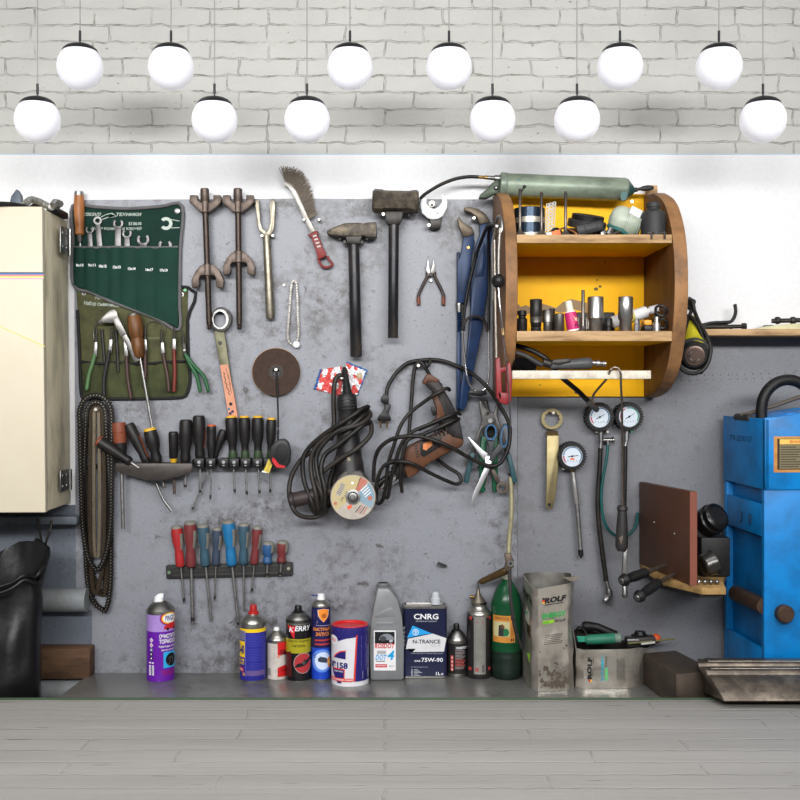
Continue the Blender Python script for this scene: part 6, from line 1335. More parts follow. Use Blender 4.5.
for (a, b, tp, lab) in (((621.5, 581, .3), (647, 572, .26), (665, 565.5, .2), 'black-handled screwdriver poking out from the shelf, the upper one'), ((637, 598, .33), (659.5, 582, .28), (676, 573.5, .22), 'black-handled screwdriver poking out from the shelf, the lower one')):
    t = thing('screwdriver', lab, 'screwdriver', a, 'black screwdrivers under the corner shelf')
    s = S(a[2]); pa, pb, pt = P(*a), P(*b), P(*tp)
    g = G(); g.lathew(pa, pb, [(0, 4.6*s), (.06, 6*s), (.14, 6.6*s), (.2, 5*s), (.32, 4.6*s), (.5, 5.4*s), (.8, 5*s), (.92, 5.4*s), (1, 3.4*s)], 16, BLACK); g.build('handle', t)
    g = G(); g.lathew(pa-(pb-pa)*.02, pa+(pb-pa)*.1, [(0, 2.5*s), (.4, 4.4*s), (1, 4.8*s)], 14, GSTEEL); g.build('end_cap', t)
    g = G(); g.tubew([pb, pt], [2.6*s, 2*s], BSTEEL, 10); g.build('shaft', t)
# ================================================================ blue press
BP_ = pm('blue_press_paint', (0, 126, 200), .42, 0, .55, (20, 44, 78), 11, thr=.5)
BPD = pm('blue_press_inner', (4, 110, 178), .45, 0, .6, (18, 44, 76), 9, thr=.5)
th = radians(5.3); O = P(765, 0, .26); O.z = 0
def M_(a, b, z): return Vector((O.x+a*cos(th)-b*sin(th), O.y+a*sin(th)+b*cos(th), z))
zq = lambda y: P(0, y, .26).z
t = thing('hydraulic_press', 'big blue painted steel press standing at the right of the workbench', 'press', M_(.1, .1, BZ))
def mbox(g, a0, a1, b0, b1, z0, z1, mat, bev=.0015):
    return g.solid([M_(a0, b0, z0), M_(a1, b0, z0), M_(a1, b0, z1), M_(a0, b0, z1)], M_(0, b1, 0)-M_(0, b0, 0), mat, bev)
def mpoly(g, pts, b0, b1, mat, bev=.0015):  # outline in the front plane (a, z)
    return g.solid([M_(a, b0, z) for a, z in pts], M_(0, b1, 0)-M_(0, b0, 0), mat, bev)
DP = .225
g = G(); mpoly(g, [(0, zq(490)), (.32, zq(490)), (.32, zq(400)), (.1, zq(411)), (.06, zq(415)), (0, zq(418))], 0, .012, BP_)
g.solid([M_(0, 0, zq(490)), M_(0, 0, zq(419)), M_(0, DP, zq(419)+.002), M_(0, DP, zq(490)+.004)], M_(.01, 0, 0)-M_(0, 0, 0), BP_, .0015)
mpoly(g, [(0, zq(489)), (.32, zq(489)), (.32, zq(402)), (.01, zq(419))], DP-.012, DP, BP_)
mbox(g, .008, .32, .01, DP-.01, zq(489), zq(470), BPD); g.build('head_block', t)
g = G(); mpoly(g, [(.01, zq(424)), (.32, zq(424)), (.32, zq(409)), (.07, zq(413.5))], .03, .18, pm('bright_blue_lid', (20, 128, 214), .35, 0, .3, (16, 60, 110), 10)); g.build('top_cover', t)
g = G()
mbox(g, .001, .32, .006, .02, BZ, zq(490)-.0005, BP_)
mbox(g, .001, .32, DP-.02, DP-.004, BZ, zq(490), BP_)
z1, z2, z3, z4 = zq(490), EZ-(504-CY)*S(.235), EZ-(536-CY)*S(.235), EZ-(648-CY)*S(.235)
g.solid([M_(.001, .02, z2), M_(.001, DP-.02, z2+.004), M_(.001, DP-.02, z3+.004), M_(.001, .02, z3)], M_(.008, 0, 0)-M_(0, 0, 0), BP_, .001)
g.solid([M_(.001, .02, z4), M_(.001, DP-.02, z4+.004), M_(.001, DP-.02, BZ), M_(.001, .02, BZ)], M_(.008, 0, 0)-M_(0, 0, 0), BP_, .001)
g.build('column', t)
g = G(); mbox(g, .016, .022, .042, DP-.02, BZ, zq(489), BPD, 0); mbox(g, .018, .30, .03, DP-.02, BZ, BZ+.03, BPD); g.build('web', t)
for bb in (.075, .125):
    g = G(); zc = (z2+z3)/2-.004; q = M_(-.0006, bb, 0)
    for r_, m_, k in ((1, DSTEEL, 0), (.55, BPD, .0005)):
        o = [M_(0, bb+x*.006*r_, zc+y*.012*(.9 if r_ < 1 else 1)) for x, y in ((-.5, -1), (.5, -1), (1, -.7), (1, .7), (.5, 1), (-.5, 1), (-1, .7), (-1, -.7))]
        g.solid([v-Vector((k, 0, 0)) for v in o], Vector((-.0012, 0, 0)), m_)
    g.build('slot', t)
g = G(); a = M_(.03, .135, EZ-(595-CY)*S(.15)); b = M_(-.006, .035, EZ-(606-CY)*S(.235)); a = M_(-.004, .15, EZ-(594-CY)*S(.13)); b = M_(.004, .012, EZ-(606.5-CY)*S(.25))
g.lathew(a, b, [(0, .015), (.05, .018), (1, .0175)], 20, pm('rusty_pin', (88, 68, 56), .5, .5, .7, (50, 36, 28), 40)); g.build('pin', t)
g = G(); c = M_(.043, 0.006, EZ-(614-CY)*S(.26)); nrm = (M_(0, -1, 0)-M_(0, 0, 0)); g.lathew(c, c+nrm*.018, [(0, .0195), (.8, .0195), (1, .0165)], 18, pm('rusty_pin', (88, 68, 56))); g.build('pin', t)
PL = pm('plate_gold', (206, 150, 84), .45, .3, .5, (150, 70, 40), 40)
g = G(); A0 = (774-765)*S(.26); A1 = A0+.135; Z0_, Z1_ = zq(472.5), zq(436.5)
pf = lambda lv: (lambda a, z: M_(a, -.0006-.0003*lv, z))
mbox(g, A0, A1, -.0006, .0004, Z0_, Z1_, PL, 0)
g.poly([(A0+.008, Z0_+.006), (A1, Z0_+.006), (A1, Z1_-.005), (A0+.008, Z1_-.005)], pm('plate_dark', (56, 52, 46), .5), pf(0))
g.poly([(A0+.013, Z1_-.017), (A1, Z1_-.017), (A1, Z1_-.006), (A0+.013, Z1_-.006)], pm('plate_yellow', (228, 190, 96), .5), pf(1))
g.poly([(A0+.013, Z0_+.008), (A1, Z0_+.008), (A1, Z1_-.018), (A0+.013, Z1_-.018)], pm('plate_khaki', (126, 116, 88), .5), pf(1))
for i in range(10):
    zz_ = Z1_-.022-i*.0053; g.poly([(A0+.015, zz_), (A0+.05+(i*7 % 5)*.006, zz_), (A0+.05+(i*7 % 5)*.006, zz_-.0022), (A0+.015, zz_-.0022)], pm('plate_text', (66, 60, 50), .6), pf(2))
vs, fs = text2d('ВНИМАНИЕ', .01); g.add([M_(A0+.036+u*.06, -.0016, Z1_-.0145+v*.006) for u, v in vs], fs, pm('plate_red_text', (210, 90, 60), .5))
g.build('data_plate', t)
g = G(); vs, fs = text2d('79-20017', -.002); g.add([M_(-.0007, .185-u*.12, zq(444)+v*.013) for u, v in vs], fs, pm('scratched_ink', (24, 50, 84), .6)); g.build('handwriting', t)
g = G(); pts = [M_(.035+.06*(1-cos(k*pi/9)) if 0 else .095-.062*cos(k*pi/10), .09, zq(410)+.066*sin(k*pi/10)) for k in range(11)]; pts = [pts[0]+Vector((0, 0, -.02))]+pts+[pts[-1]+Vector((0, 0, -.02))]
g.tubew(spl(pts, 3), .0125, BLACK, 14); g.build('hose_handle', t)
g = G(); g.tubew(spl([M_(-.0005, .12, zq(417)), M_(.03, .10, zq(411.5)), M_(.07, .085, zq(405)), M_(.12, .08, zq(397)), M_(.2, .08, zq(388))], 5), .005, pm('dusty_hose', (84, 76, 68), .6), 10); g.tubew([M_(.005, .08, zq(419)), M_(.006, .16, zq(419))], .009, DSTEEL, 10); g.build('lever', t)
# ================================================================ vise
VB = pm('vise_dark', (84, 74, 66), .5, .5, .7, (112, 98, 84), 26, thr=.55); VJ = pm('vise_jaw_steel', (88, 80, 73), .4, .65, .7, (150, 138, 122), 30, thr=.52)
t = thing('bench_vise', 'heavy worn steel bench vise at the right front of the workbench', 'vise', Vector((.74, -.2, BZ)))
zt = .972; 
pl = [P(643, 653, 0), 0]
def onz(x, y, z): s = (EZ-z)/(y-CY); d = D-s*F; return Vector(((x-CX)*s, -d, z))
c4 = [onz(643, 653, zt), onz(676, 650, zt), onz(718, 672, zt), onz(679, 677.5, zt)]
for v in c4: v.y = max(v.y, -.311)
g = G(); g.solid(c4, Vector((0, 0, BZ+.0003-zt)), VB, .003); g.build('slide_beam', t)
e = (c4[3]-c4[0]).normalized()
g = G(); zt2 = zt-.012; q = [c4[0].lerp(c4[3], .62), c4[1].lerp(c4[2], .62), c4[2], c4[3]]; side_ = (c4[1]-c4[0]).normalized()*.004; q = [q[0]-side_, q[1]+side_, q[2]+side_, q[3]-side_]
g.solid([Vector((v.x, v.y, zt+.004)) for v in q], Vector((0, 0, -.05)), VB, .003); g.build('guide_collar', t)
prof = [(.265, .93), (.265, .994), (.268, .999), (.298, .999), (.302, .996), (.304, .990), (.324, .990), (.329, .986), (.331, .980), (.345, .977), (.368, .958), (.383, .946), (.386, .9405)]
g = G(); Vv = []
for d, z in prof: Vv.append(Vector((P(697.5+max(0, (d-.3))/.085*26, 0, d).x, -d, z)))
g.solid(Vv, Vector((.5, 0, 0)), VJ, .002); g.build('jaw', t)
g = G(); rnd = random.Random(2)
Xs = Vv[0].x+.012
for d0_, d1_, z_ in ((.27, .297, .999), (.305, .323, .990)):
    g.boxw(Xs, Xs+.44, d0_, d1_, z_, z_+.0022, pm('polished_jaw_edge', (140, 132, 122), .3, .85, .5, (84, 76, 68), 60), .001)
g.build('jaw_plate', t)
g = G(); g.boxw(Vv[0].x+.02, Vv[0].x+.4, .268, .312, BZ+.0003, .96, VB, .003); g.boxw(Vv[0].x+.03, Vv[0].x+.46, .322, .35, CZ+.0004, .955, VB, .003); g.build('base', t)
# ================================================================ cans and bottles on the bench
def can(name, cat, label, xc, yb, r, prof, group=None, seg=40):
    """upright can; yb is where its front foot shows, prof [(y, radius, material)] from the foot up"""
    dF = D-F*(EZ-BZ)/(yb-CY); dc = dF-r*S(dF); rr = r*S(dc)
    dc = max(dc, rr+.0078); s = S(dc); X = (xc-CX)*s
    t = thing(name, label, cat, Vector((X, -dc, BZ)), group)
    base = Vector((X, -dc, BZ)); sh = (EZ-(prof[0][0]-CY)*s)-BZ
    Zs = [max(BZ+.0003, EZ-(p[0]-CY)*s - (sh if i == 0 else 0)) for i, p in enumerate(prof)]
    H = Zs[-1]-Zs[0]
    g = G(); g.lathew(base+Vector((0, 0, .0003)), base+Vector((0, 0, .0003+H)), [((z-Zs[0])/H, p[1]*s, p[2]) for z, p in zip(Zs, prof)], seg)
    g.build('body', t)
    rw = r*s
    def u(x): return r*math.asin(max(-.999, min(.999, (x-xc)/r)))
    return t, X, dc, rw, s, u
TIN = pm('bright_tin', (168, 166, 160), .28, .9, .5, (92, 86, 78), 40)
# ---- purple
PUR = pm('purple_print', (104, 30, 160), .3, 0, .1, (80, 30, 120), 30); LIL = pm('lilac_print', (172, 140, 208), .3, 0, .4, (150, 112, 190), 40)
t, X, dc, rw, s, u = can('spray_can', 'spray can', 'purple and lilac spray can with a white cap, standing apart at left', 160.6, 682, 14, [(681.5, 13, TIN), (680, 13.6, TIN), (678.6, 13.9, PUR), (629, 13.9, LIL), (612.5, 13.9, TIN), (611.5, 14.2, TIN), (609, 14.2, TIN), (608, 13.4, GSTEEL), (604.5, 10.5, GSTEEL), (602, 7.4, GSTEEL), (601, 5.2, GSTEEL), (600.5, 5, GSTEEL)])
f = lambda lv=0: cm(X, dc, rw, lv)
g = G()
for k, (rx, ry, c) in enumerate(((11, 7.4, (60, 40, 130)), (10.2, 6.7, (214, 60, 50)), (9.1, 5.7, (240, 190, 60)), (7.8, 4.5, (240, 240, 244)))): g.poly(el(13, 619, rx, ry, 28), pm('badge_%d' % k, c, .35), f(k), 2)
g.text('PINGO', 7.5, 616, 19, 621.6, pm('badge_ink', (40, 44, 120), .4), f(4), .02)
g.poly([(6, 628.5), (7, 626), (10, 625.5), (12, 623.8), (18, 623.6), (22, 626), (22, 629.5), (6.5, 629.5)], pm('car_red', (200, 34, 44), .35), f(4), 2); g.poly(el(10, 629.5, 1.5, n=10), INKK, f(5)); g.poly(el(18.5, 629.5, 1.5, n=10), INKK, f(5))
for tx, b in (('ОЧИСТИТЕЛЬ', (1.6, 634.4, 25, 638.8)), ('ТОРМОЗОВ', (1.6, 639.6, 22, 644))): g.text(tx, *b, INKW, f(1), .03)
for tx, b in (('тормозных колодок', (1, 646, 24, 648.6)), ('дисков и барабанов', (3.5, 649.4, 24, 651.6))): g.text(tx, *b, INKW, f(1), .01)
g.poly(rect(5.8, 652.5, 22, 668.5), pm('cyan_print', (50, 170, 226), .35), f(1), 2); g.poly(el(14.5, 660.5, 6.6, n=20), INKK, f(2), 2); g.poly(el(14.5, 660.5, 3, n=14), GSTEEL, f(3)); g.poly([(9, 664), (12, 657), (14, 658), (12, 666)], GSTEEL, f(3))
for i in range(3): g.poly(rect(3.5+i*.6, 671+i*1.8, 19, 672+i*1.8), pm('crimson_print', (150, 30, 110), .4), f(1), 2)
x = u(154)
for i, y in enumerate((640.5, 645.5)): g.poly([(x, y-2.4), (x+2.3, y), (x, y+2.4), (x-2.3, y)], INKW, f(1)); g.poly([(x, y-1.5), (x+1.4, y), (x, y+1.5), (x-1.4, y)], pm('lav', (200, 160, 210), .4) if i == 0 else pm('pinkish', (220, 150, 170), .4), f(2))
for i, y in enumerate((650.3, 654.6, 658.8)): g.poly(rect(x-1.7, y-1.7, x+1.7, y+1.7), pm('icon_grey', (90, 110, 120), .4) if i == 0 else INKK, f(1)); g.poly(el(x, y, .9, n=8), INKW, f(2))
g.poly(rect(x-3, 662.6, x+3, 664), INKW, f(1)); g.poly(rect(x-3, 665.8, x+3, 675.6), INKW, f(1))
for i in range(8): g.poly(rect(x-2.4, 667+i*1, x+2.4, 667.4+i*1), pm('bar_ink', (120, 110, 140), .5), f(2))
g.build('label', t)
g = G(); c = P(158.7, 601, dc); g.lathew(P(158.8, 601.4, dc), P(158.9, 596, dc), [(0, 5*s), (.1, 5*s), (.9, 4.3*s), (1, 3.8*s)], 18, WHITE); g.solid([P(156, 597, dc+.006), P(163.4, 598, dc+.006), P(163.4, 594.2, dc+.006), P(160, 593.6, dc+.006), P(156.4, 595, dc+.006)], Vector((0, .012, 0)), WHITE, .001); g.tubew([P(160.5, 595.8, dc), P(164.4, 596, dc)], 1.1*s, pm('blue_nozzle', (50, 60, 170), .4), 8); g.build('spray_cap', t)
# ---- blue and yellow
BLU = pm('royal_blue_print', (46, 46, 150), .32, 0, .35, (34, 34, 100), 50); YRG = pm('yellow_ring', (244, 200, 30), .35)
t, X, dc, rw, s, u = can('spray_can', 'spray can', 'dark blue spray can with a yellow ring and a red cap', 253, 682, 13.2, [(681, 12, TIN), (679, 12.8, TIN), (677.5, 13.1, BLU), (630, 13.1, YRG), (626.5, 13.1, TIN), (625.5, 13.2, TIN), (622, 13.4, TIN), (619, 12.4, TIN), (616.5, 9, TIN), (614.5, 6.2, TIN), (613.5, 5.6, TIN)])
g = G(); xl = u(247)
g.poly(rect(-19, 631.5, xl-.2, 641), pm('lavender_foil', (140, 140, 172), .35, .4), f(0), 2) if 0 else g.poly(rect(-19, 631.5, xl-.6, 641), pm('lavender_foil', (140, 140, 172), .35, .4), cm(X, dc, rw, 0), 2)
F_ = lambda lv=0: cm(X, dc, rw, lv)
g.poly(rect(-24, 642, xl-1, 658), YRG, F_(0), 2); g.text('WD-40', -23, 645.5, xl-1.6, 655, pm('navy_print', (28, 28, 110), .4), F_(1), .05)
g.poly(rect(xl, 631, xl+.35, 677), pm('pale_blue_print', (150, 150, 220), .4), F_(0))
for tx, y0, y1 in (('MULTI-USE', 659.5, 662.2), ('PRODUCT', 663, 665.5)): g.text(tx, -19, y0, xl-1.5, y1, YRG, F_(0), .03)
g.poly(rect(-20, 668, xl-2.5, 672.6), pm('red_patch', (190, 36, 44), .4), F_(0), 2); g.text('ORIGINAL', -18, 669.2, xl-3.4, 671.4, INKW, F_(1)); g.text('50', xl-4, 673, xl-.8, 676.5, pm('orange_print', (230, 150, 60), .4), F_(0), .03)
rnd = random.Random(8)
for i in range(26):
    y = 635+i*1.6
    if i % 9 != 8: g.poly(rect(xl+1.6, y, 17-rnd.random()*7, y+.45), pm('faint_blue', (74, 76, 172), .4), F_(0), 2)
g.poly(rect(xl+1, 671, 17, 676), pm('mauve_print', (104, 84, 140), .4), F_(1), 2)
g.build('label', t)
g = G(); g.lathew(P(253.4, 614.6, dc), P(253.4, 604.6, dc), [(0, 5.4*s), (.1, 5.6*s), (.35, 5.1*s), (.4, 3.7*s), (.9, 3.4*s), (1, 3*s)], 20, pm('red_cap', (168, 34, 32), .4)); g.build('spray_cap', t)
# ---- small white and red
WRP = pm('dirty_white_print', (206, 198, 190), .4, 0, .5, (160, 146, 134), 40)
t, X, dc, rw, s, u = can('spray_can', 'spray can', 'short dirty white and red spray can between blue and black ones', 277.3, 680, 10.2, [(679, 9.4, TIN), (678, 9.9, WRP), (641.5, 10, TIN), (640, 10.2, TIN), (638, 10, TIN), (634, 7.2, TIN), (631, 4.2, TIN), (630, 3.4, TIN)])
F2 = lambda lv=0: cm(X, dc, rw, lv); x0 = u(278.6); FR = pm('fire_red', (198, 34, 36), .4)
g = G(); g.poly(rect(x0, 642.5, 14, 655), FR, F2(0), 2); g.poly([(x0, 668), (14, 664), (14, 677), (x0, 677)], FR, F2(0), 2); g.poly([(x0, 655), (x0+5, 655), (x0, 659)], pm('fade_red', (222, 130, 110), .4), F2(0))
g.text('FORMULA', x0+2.4, 650, 16, 655.6, INKK, F2(1), .03, .2); g.text('cleaner', x0+3, 668, 14, 672, pm('dark_red_print', (130, 24, 28), .4), F2(1))
for i in range(8): g.poly(rect(u(268.4), 669+i*.9, u(271)+.6, 669.4+i*.9), INKK, F2(0))
for i in range(12): g.poly(rect(u(270), 646+i*1.6, u(275.5), 646.4+i*1.6), pm('faint_text', (170, 160, 152), .5), F2(0))
g.build('label', t)
g = G(); g.lathew(P(276.6, 631, dc), P(276.6, 627, dc), [(0, 3.2*s), (.8, 2.7*s), (1, 2*s)], 14, WHITE); g.build('nozzle', t)
# ---- black with red triangle
KBK = pm('gloss_black_print', (24, 22, 24), .25, 0, .2, (50, 46, 44), 40); KY = pm('olive_yellow_foil', (190, 178, 44), .35, .3, .3, (150, 140, 40), 50)
t, X, dc, rw, s, u = can('spray_can', 'spray can', 'black spray can with a yellow band and a red disc on its label', 298.5, 682, 12.7, [(681, 11.6, TIN), (679, 12.4, TIN), (677.8, 12.6, KBK), (650.5, 12.6, KY), (636.5, 12.6, KBK), (623, 12.6, TIN), (621, 12.7, DSTEEL), (618, 12.2, GSTEEL), (614.5, 9, GSTEEL), (612, 5.6, GSTEEL), (611.5, 5.2, GSTEEL)])
F3 = lambda lv=0: cm(X, dc, rw, lv); g = G(); KR = pm('red_triangle', (206, 36, 44), .35)
g.poly([(u(288.2), 626), (u(296.6), 626.5), (u(295), 639.5)], KR, F3(1), 2); g.text('K', u(290.5), 627.3, u(295.3), 632.4, INKW, F3(2), .025, .25); g.text('ERRY', u(296.2), 626.2, u(310), 631.2, INKW, F3(1), .025, .25)
for tx, b in (('средство защитное', (-11, 640.4, 13, 643)), ('очиститель', (-6, 645, 8, 647.4))): g.text(tx, *b, pm('olive_ink', (70, 66, 20), .5), F3(0), .01)
g.poly(el(6.2, 663.5, 10.2, 10.4, 32), pm('grey_outline', (170, 150, 146), .4), F3(0), 2); g.poly(el(6.2, 663.5, 9.5, 9.7, 32), pm('red_disc', (176, 54, 58), .4), F3(1), 2)
g.poly([(-3.4, 668), (0, 663.8), (4.5, 663), (7.2, 660), (9.6, 660.6), (15.6, 657), (15.9, 659.6), (9.5, 665), (4, 667)], INKK, F3(2), 2); g.poly(el(6.8, 663.2, 2.4, 2, 12), GSTEEL, F3(3))
g.poly([(-17, 654), (-7, 652), (-6, 677), (-17, 677)], pm('deep_red_print', (84, 24, 26), .4), F3(0), 2); g.build('label', t)
g = G(); g.lathew(P(298.2, 613, dc), P(298.2, 605.3, dc), [(0, 6*s), (.15, 6.2*s), (.3, 4.4*s), (.4, 3.7*s), (.9, 3.5*s), (1, 3*s)], 20, BPLAS); g.build('spray_cap', t)
# ---- navy and orange
NV = pm('navy_gloss', (34, 34, 84), .28, 0, .2, (26, 26, 56), 40); RB = pm('bright_blue_gloss', (30, 70, 190), .28)
t, X, dc, rw, s, u = can('spray_can', 'spray can', 'tall slim navy spray can with an orange shield and white nozzle', 321, 681, 9.7, [(680, 8.8, TIN), (678.4, 9.4, TIN), (677, 9.6, RB), (646, 9.6, NV), (606, 9.6, TIN), (604.6, 9.8, TIN), (603, 9.2, TIN), (600.5, 6.6, TIN), (599, 4.6, TIN)])
F4 = lambda lv=0: cm(X, dc, rw, lv); g = G(); OR = pm('orange_shield', (236, 140, 50), .35)
sh = lambda k: [(3.2-6.2*k, 610+1.2*(1-k)), (3.2, 609+1.6*(1-k)), (3.2+6.2*k, 610+1.2*(1-k)), (3.2+5.6*k, 616), (3.2+3*k, 619.6-.6*(1-k)), (3.2, 622.6-2*(1-k)), (3.2-3*k, 619.6-.6*(1-k)), (3.2-5.6*k, 616)]
g.poly(sh(1), pm('shield_edge', (214, 200, 190), .35), F4(0), 2); g.poly(sh(.86), OR, F4(1), 2); g.poly(el(3.5, 616, 2.6, 2.4, 12), pm('shield_brown', (170, 96, 40), .4), F4(2))
g.poly(strip([(-3, 621), (-4.4, 625.6), (12, 626)], .25), pm('thin_line', (170, 160, 190), .4), F4(0), 2)
for tx, b in (('БЫСТРЫЙ', (-8, 627, 11, 631)), ('ЗАПУСК', (-5, 632.4, 10.6, 636.2))): g.text(tx, *b, OR, F4(1), .03, .15)
for y in (639.6, 643.6): g.poly(rect(-6, y, 13, y+1.7), pm('brick_red_print', (186, 58, 50), .4), F4(0), 2)
g.poly(el(2, 661, 12, 11.5, 28), pm('sky_glow', (96, 140, 226), .3), F4(0), 2); g.poly(el(2.4, 661, 8.6, 8.8, 24), pm('pale_glow', (206, 220, 246), .3), F4(1), 2)
g.poly([(-2.6, 659), (0, 656.6), (5, 657.6), (7.5, 659.6), (7, 663.4), (1, 662.4), (-2, 661.6)], pm('engine_grey', (70, 80, 96), .3, .4), F4(2), 2); g.poly([(7, 660), (10, 656.6), (12, 662), (11, 669), (8.4, 666.5)], pm('flame', (240, 140, 40), .4), F4(2), 2); g.poly([(8.4, 661.5), (10.4, 660), (10.6, 664.4), (9, 664.4)], pm('flame_core', (250, 220, 120), .4), F4(3))
for i, c in enumerate(((-7, 656), (-5.4, 654.8), (-5.6, 657.4))): g.poly(el(c[0], c[1], .7, n=6), INKK, F4(2))
g.build('label', t)
g = G(); g.lathew(P(321, 600, dc), P(321, 593.6, dc), [(0, 4.4*s), (.4, 3.8*s), (.9, 3.6*s), (1, 3*s)], 18, WHITE); g.tubew([P(318, 595.4, dc+.003), P(311.5, 595.6, dc+.012)], .7*s, pm('blue_straw', (44, 56, 130), .4), 8); g.build('spray_cap', t)
# ---- big white and blue can with a red lid
WCN = pm('white_can_print', (226, 224, 228), .35, 0, .25, (180, 176, 176), 26); NVB = pm('indigo_print', (40, 36, 110), .35)
t, X, dc, rw, s, u = can('grease_can', 'can', 'wide white and dark blue tin with a red lid and the number 158', 350, 687, 18.8, [(685.5, 18.2, TIN), (684, 18.7, TIN), (682.6, 18.6, WCN), (627.5, 18.6, pm('cream_rim', (190, 160, 130), .35, .3)), (626, 18.9, pm('cream_rim', (190, 160, 130))), (625.4, 18.6, GSTEEL)])
F5 = lambda lv=0: cm(X, dc, rw, lv); g = G(); OG = pm('orange_red_print', (222, 66, 50), .4)
g.poly([(-29, 628), (29, 628), (29, 636), (10, 637), (-4, 639), (-12, 642), (-29, 648)], NVB, F5(0), 2)
xs = u(357.5)
g.poly([(xs, 634), (29, 634), (29, 682), (xs-2.4, 682)], NVB, F5(1), 2); g.poly([(xs-1, 635.4), (xs+.6, 635.4), (xs-2, 682), (xs-3.8, 682)], OG, F5(2), 2)
lx = u(334); g.poly(el(lx, 641.5, 6.4, 5, 24), INKW, F5(2), 2); g.text('ЛУКСОЛ', lx-4.6, 640, lx+4.6, 643, OG, F5(3), .03)
a = [(u(334.5), 658.6), (u(337), 655), (u(341), 652), (u(346.4), 651)]
g.poly(a+[(u(346.2), 659.4)], NVB, F5(1), 2); g.poly(strip(a, .55), OG, F5(2), 1)
g.text('№158', u(332), 662.6, u(348.4), 669.2, NVB, F5(1), .04)
q = [(u(333.4), 667.6), (u(344.4), 670), (u(344), 678.6), (u(336), 678)]
q = [(u(333.2), 670), (u(344.6), 670.4), (u(344.2), 679), (u(335.6), 678.6)]; g.poly([(x_+(.9 if x_ > -8 else -.9), y_+(-1.1 if y_ < 675 else 0)) for x_, y_ in q], OG, F5(1), 1); g.poly(q, NVB, F5(2), 1); g.text('СМАЗКА', u(334.6), 671.2, u(343.6), 672.8, INKW, F5(3))
g.poly(rrect(u(331.8), 678.6, u(353.6), 682, 1.4, 3), OG, F5(3), 2); g.text('многоцелевая смазка', u(332.8), 679.4, u(353), 681.4, INKW, F5(4), .01)
g.poly([(u(337), 682), (u(342), 682), (u(342), 684), (u(338), 684)], NVB, F5(1))
rnd = random.Random(4)
for i in range(30):
    y = 637+i*1.15
    if i % 7 != 6: g.poly(rect(u(361.6), y, u(366.8)-rnd.random()*1.5, y+.5), pm('pale_violet_text', (150, 150, 200), .4), F5(2))
g.poly(rect(u(363), 672, u(368), 680), INKW, F5(2)); 
for i in range(5): g.poly(rect(u(363.6)+i*1.3, 672.6, u(363.6)+i*1.3+.5, 679.4), NVB, F5(3))
g.build('label', t)
g = G(); z0 = BZ; c = Vector((X, -dc, P(0, 626, dc).z)); RL = pm('red_lid', (204, 30, 34), .3, 0, .3, (140, 40, 36), 30)
g.lathew(c, c+Vector((0, 0, .006)), [(0, 18.6*s), (.6, 18.9*s), (1, 18.2*s), (1, 16.8*s), (.9, 15.6*s), (.3, 14.8*s), (.28, 1*s)], 40, RL); g.build('lid', t)
# ---- grey bottle
GBT = pm('silver_grey_plastic', (132, 134, 136), .38, .15, .35, (92, 90, 88), 20)
t = thing('fluid_bottle', 'silver grey plastic bottle without a cap, white label reading DOT 4', 'bottle', Vector((P(387, 0, .045).x, -.045, BZ)))
dF = .074; s = S(dF); zb_ = 390+(EZ-BZ)/S(dF)
g = G(); g.prism([(370.5, zb_-1), (370, 664), (369.6, 640), (371.3, 620), (376.5, 592), (378, 588.5), (388.5, 588.5), (391.5, 592), (397.5, 600), (402, 616), (404, 640), (403.8, zb_-2), (402, zb_-.1), (372, zb_-.1)], .0085, dF, GBT, 5)
for i in range(5): g.prism([(399, 622+i*4.2+8), (405, 619+i*4.2+8), (405.2, 621+i*4.2+8), (400, 625+i*4.2+8)], .02, dF-.006, pm('grip_rib', (96, 98, 100), .4), .5)
g.prism([(374, 616), (391, 607), (393.5, 610), (395.5, 616.5), (375, 617.8)], dF-.001, dF+.0012, GBT, .5); g.prism([(376, 622), (393, 622), (393, 625.5), (376, 625.5)], dF-.001, dF+.001, GBT, .4)
g.build('body', t)
g = G(); g.lathe((383.2, 591, .042), (383.2, 582.6, .042), [(0, 6.4), (.2, 6.2), (.25, 7), (.4, 7), (.45, 6), (.6, 6.2), (.65, 6.8), (.8, 6.8), (.85, 6.2), (1, 6)], pm('neck_grey', (104, 106, 108), .4), 24); g.lathe((383.2, 584, .042), (383.2, 582.4, .042), [(0, 4.6), (1, 4.6)], BLACK, 16); g.build('neck', t)
g = G(); f6 = lambda lv: fl(dF+.0006, lv)
g.prism(rrect(373.8, 630.5, 395.8, 670.5, .8), dF-.0005, dF+.0006, pm('white_label', (232, 230, 230), .4))
g.poly(rect(374.8, 631.8, 394.6, 643.5), pm('label_black', (26, 26, 30), .4), f6(0)); g.poly(el(386.5, 640, 7.6, 6.2, 20, 180, 360), pm('helmet_grey', (130, 134, 140), .4), f6(1)); g.poly(el(383, 638.6, 3.4, 2.6, 14), pm('wheel_grey', (70, 72, 76), .4), f6(2)); g.poly(el(391, 641, 2, 1.4, 10), pm('glint', (180, 184, 190), .4), f6(2))
g.text('ROSDOT', 375, 643.4, 394.4, 648.4, pm('rosdot_red', (206, 30, 40), .4), f6(3), .025, .12)
for y in (650.8, 652.2, 653.6): g.poly(rect(377, y, 386, y+.7), pm('label_grey_text', (110, 110, 116), .5), f6(0))
CY_ = pm('cyan_text', (20, 160, 220), .4); g.text('DOT', 375.8, 654.8, 386.4, 660, CY_, f6(1), .025, .2); g.text('4', 387.6, 650.4, 394.4, 660, CY_, f6(1), .025, .2)
g.poly(rect(375.8, 660.8, 385, 661.7), MT['label_grey_text'], f6(0)); g.poly(rrect(375.4, 664.2, 387, 667.4, .5), pm('rosdot_red', (206, 30, 40)), f6(0)); g.text('тормозная', 376.2, 665, 386.2, 666.8, INKW, f6(1)); g.text('455 г', 389, 665.4, 394.4, 667, MT['label_grey_text'], f6(0)); g.build('label', t)
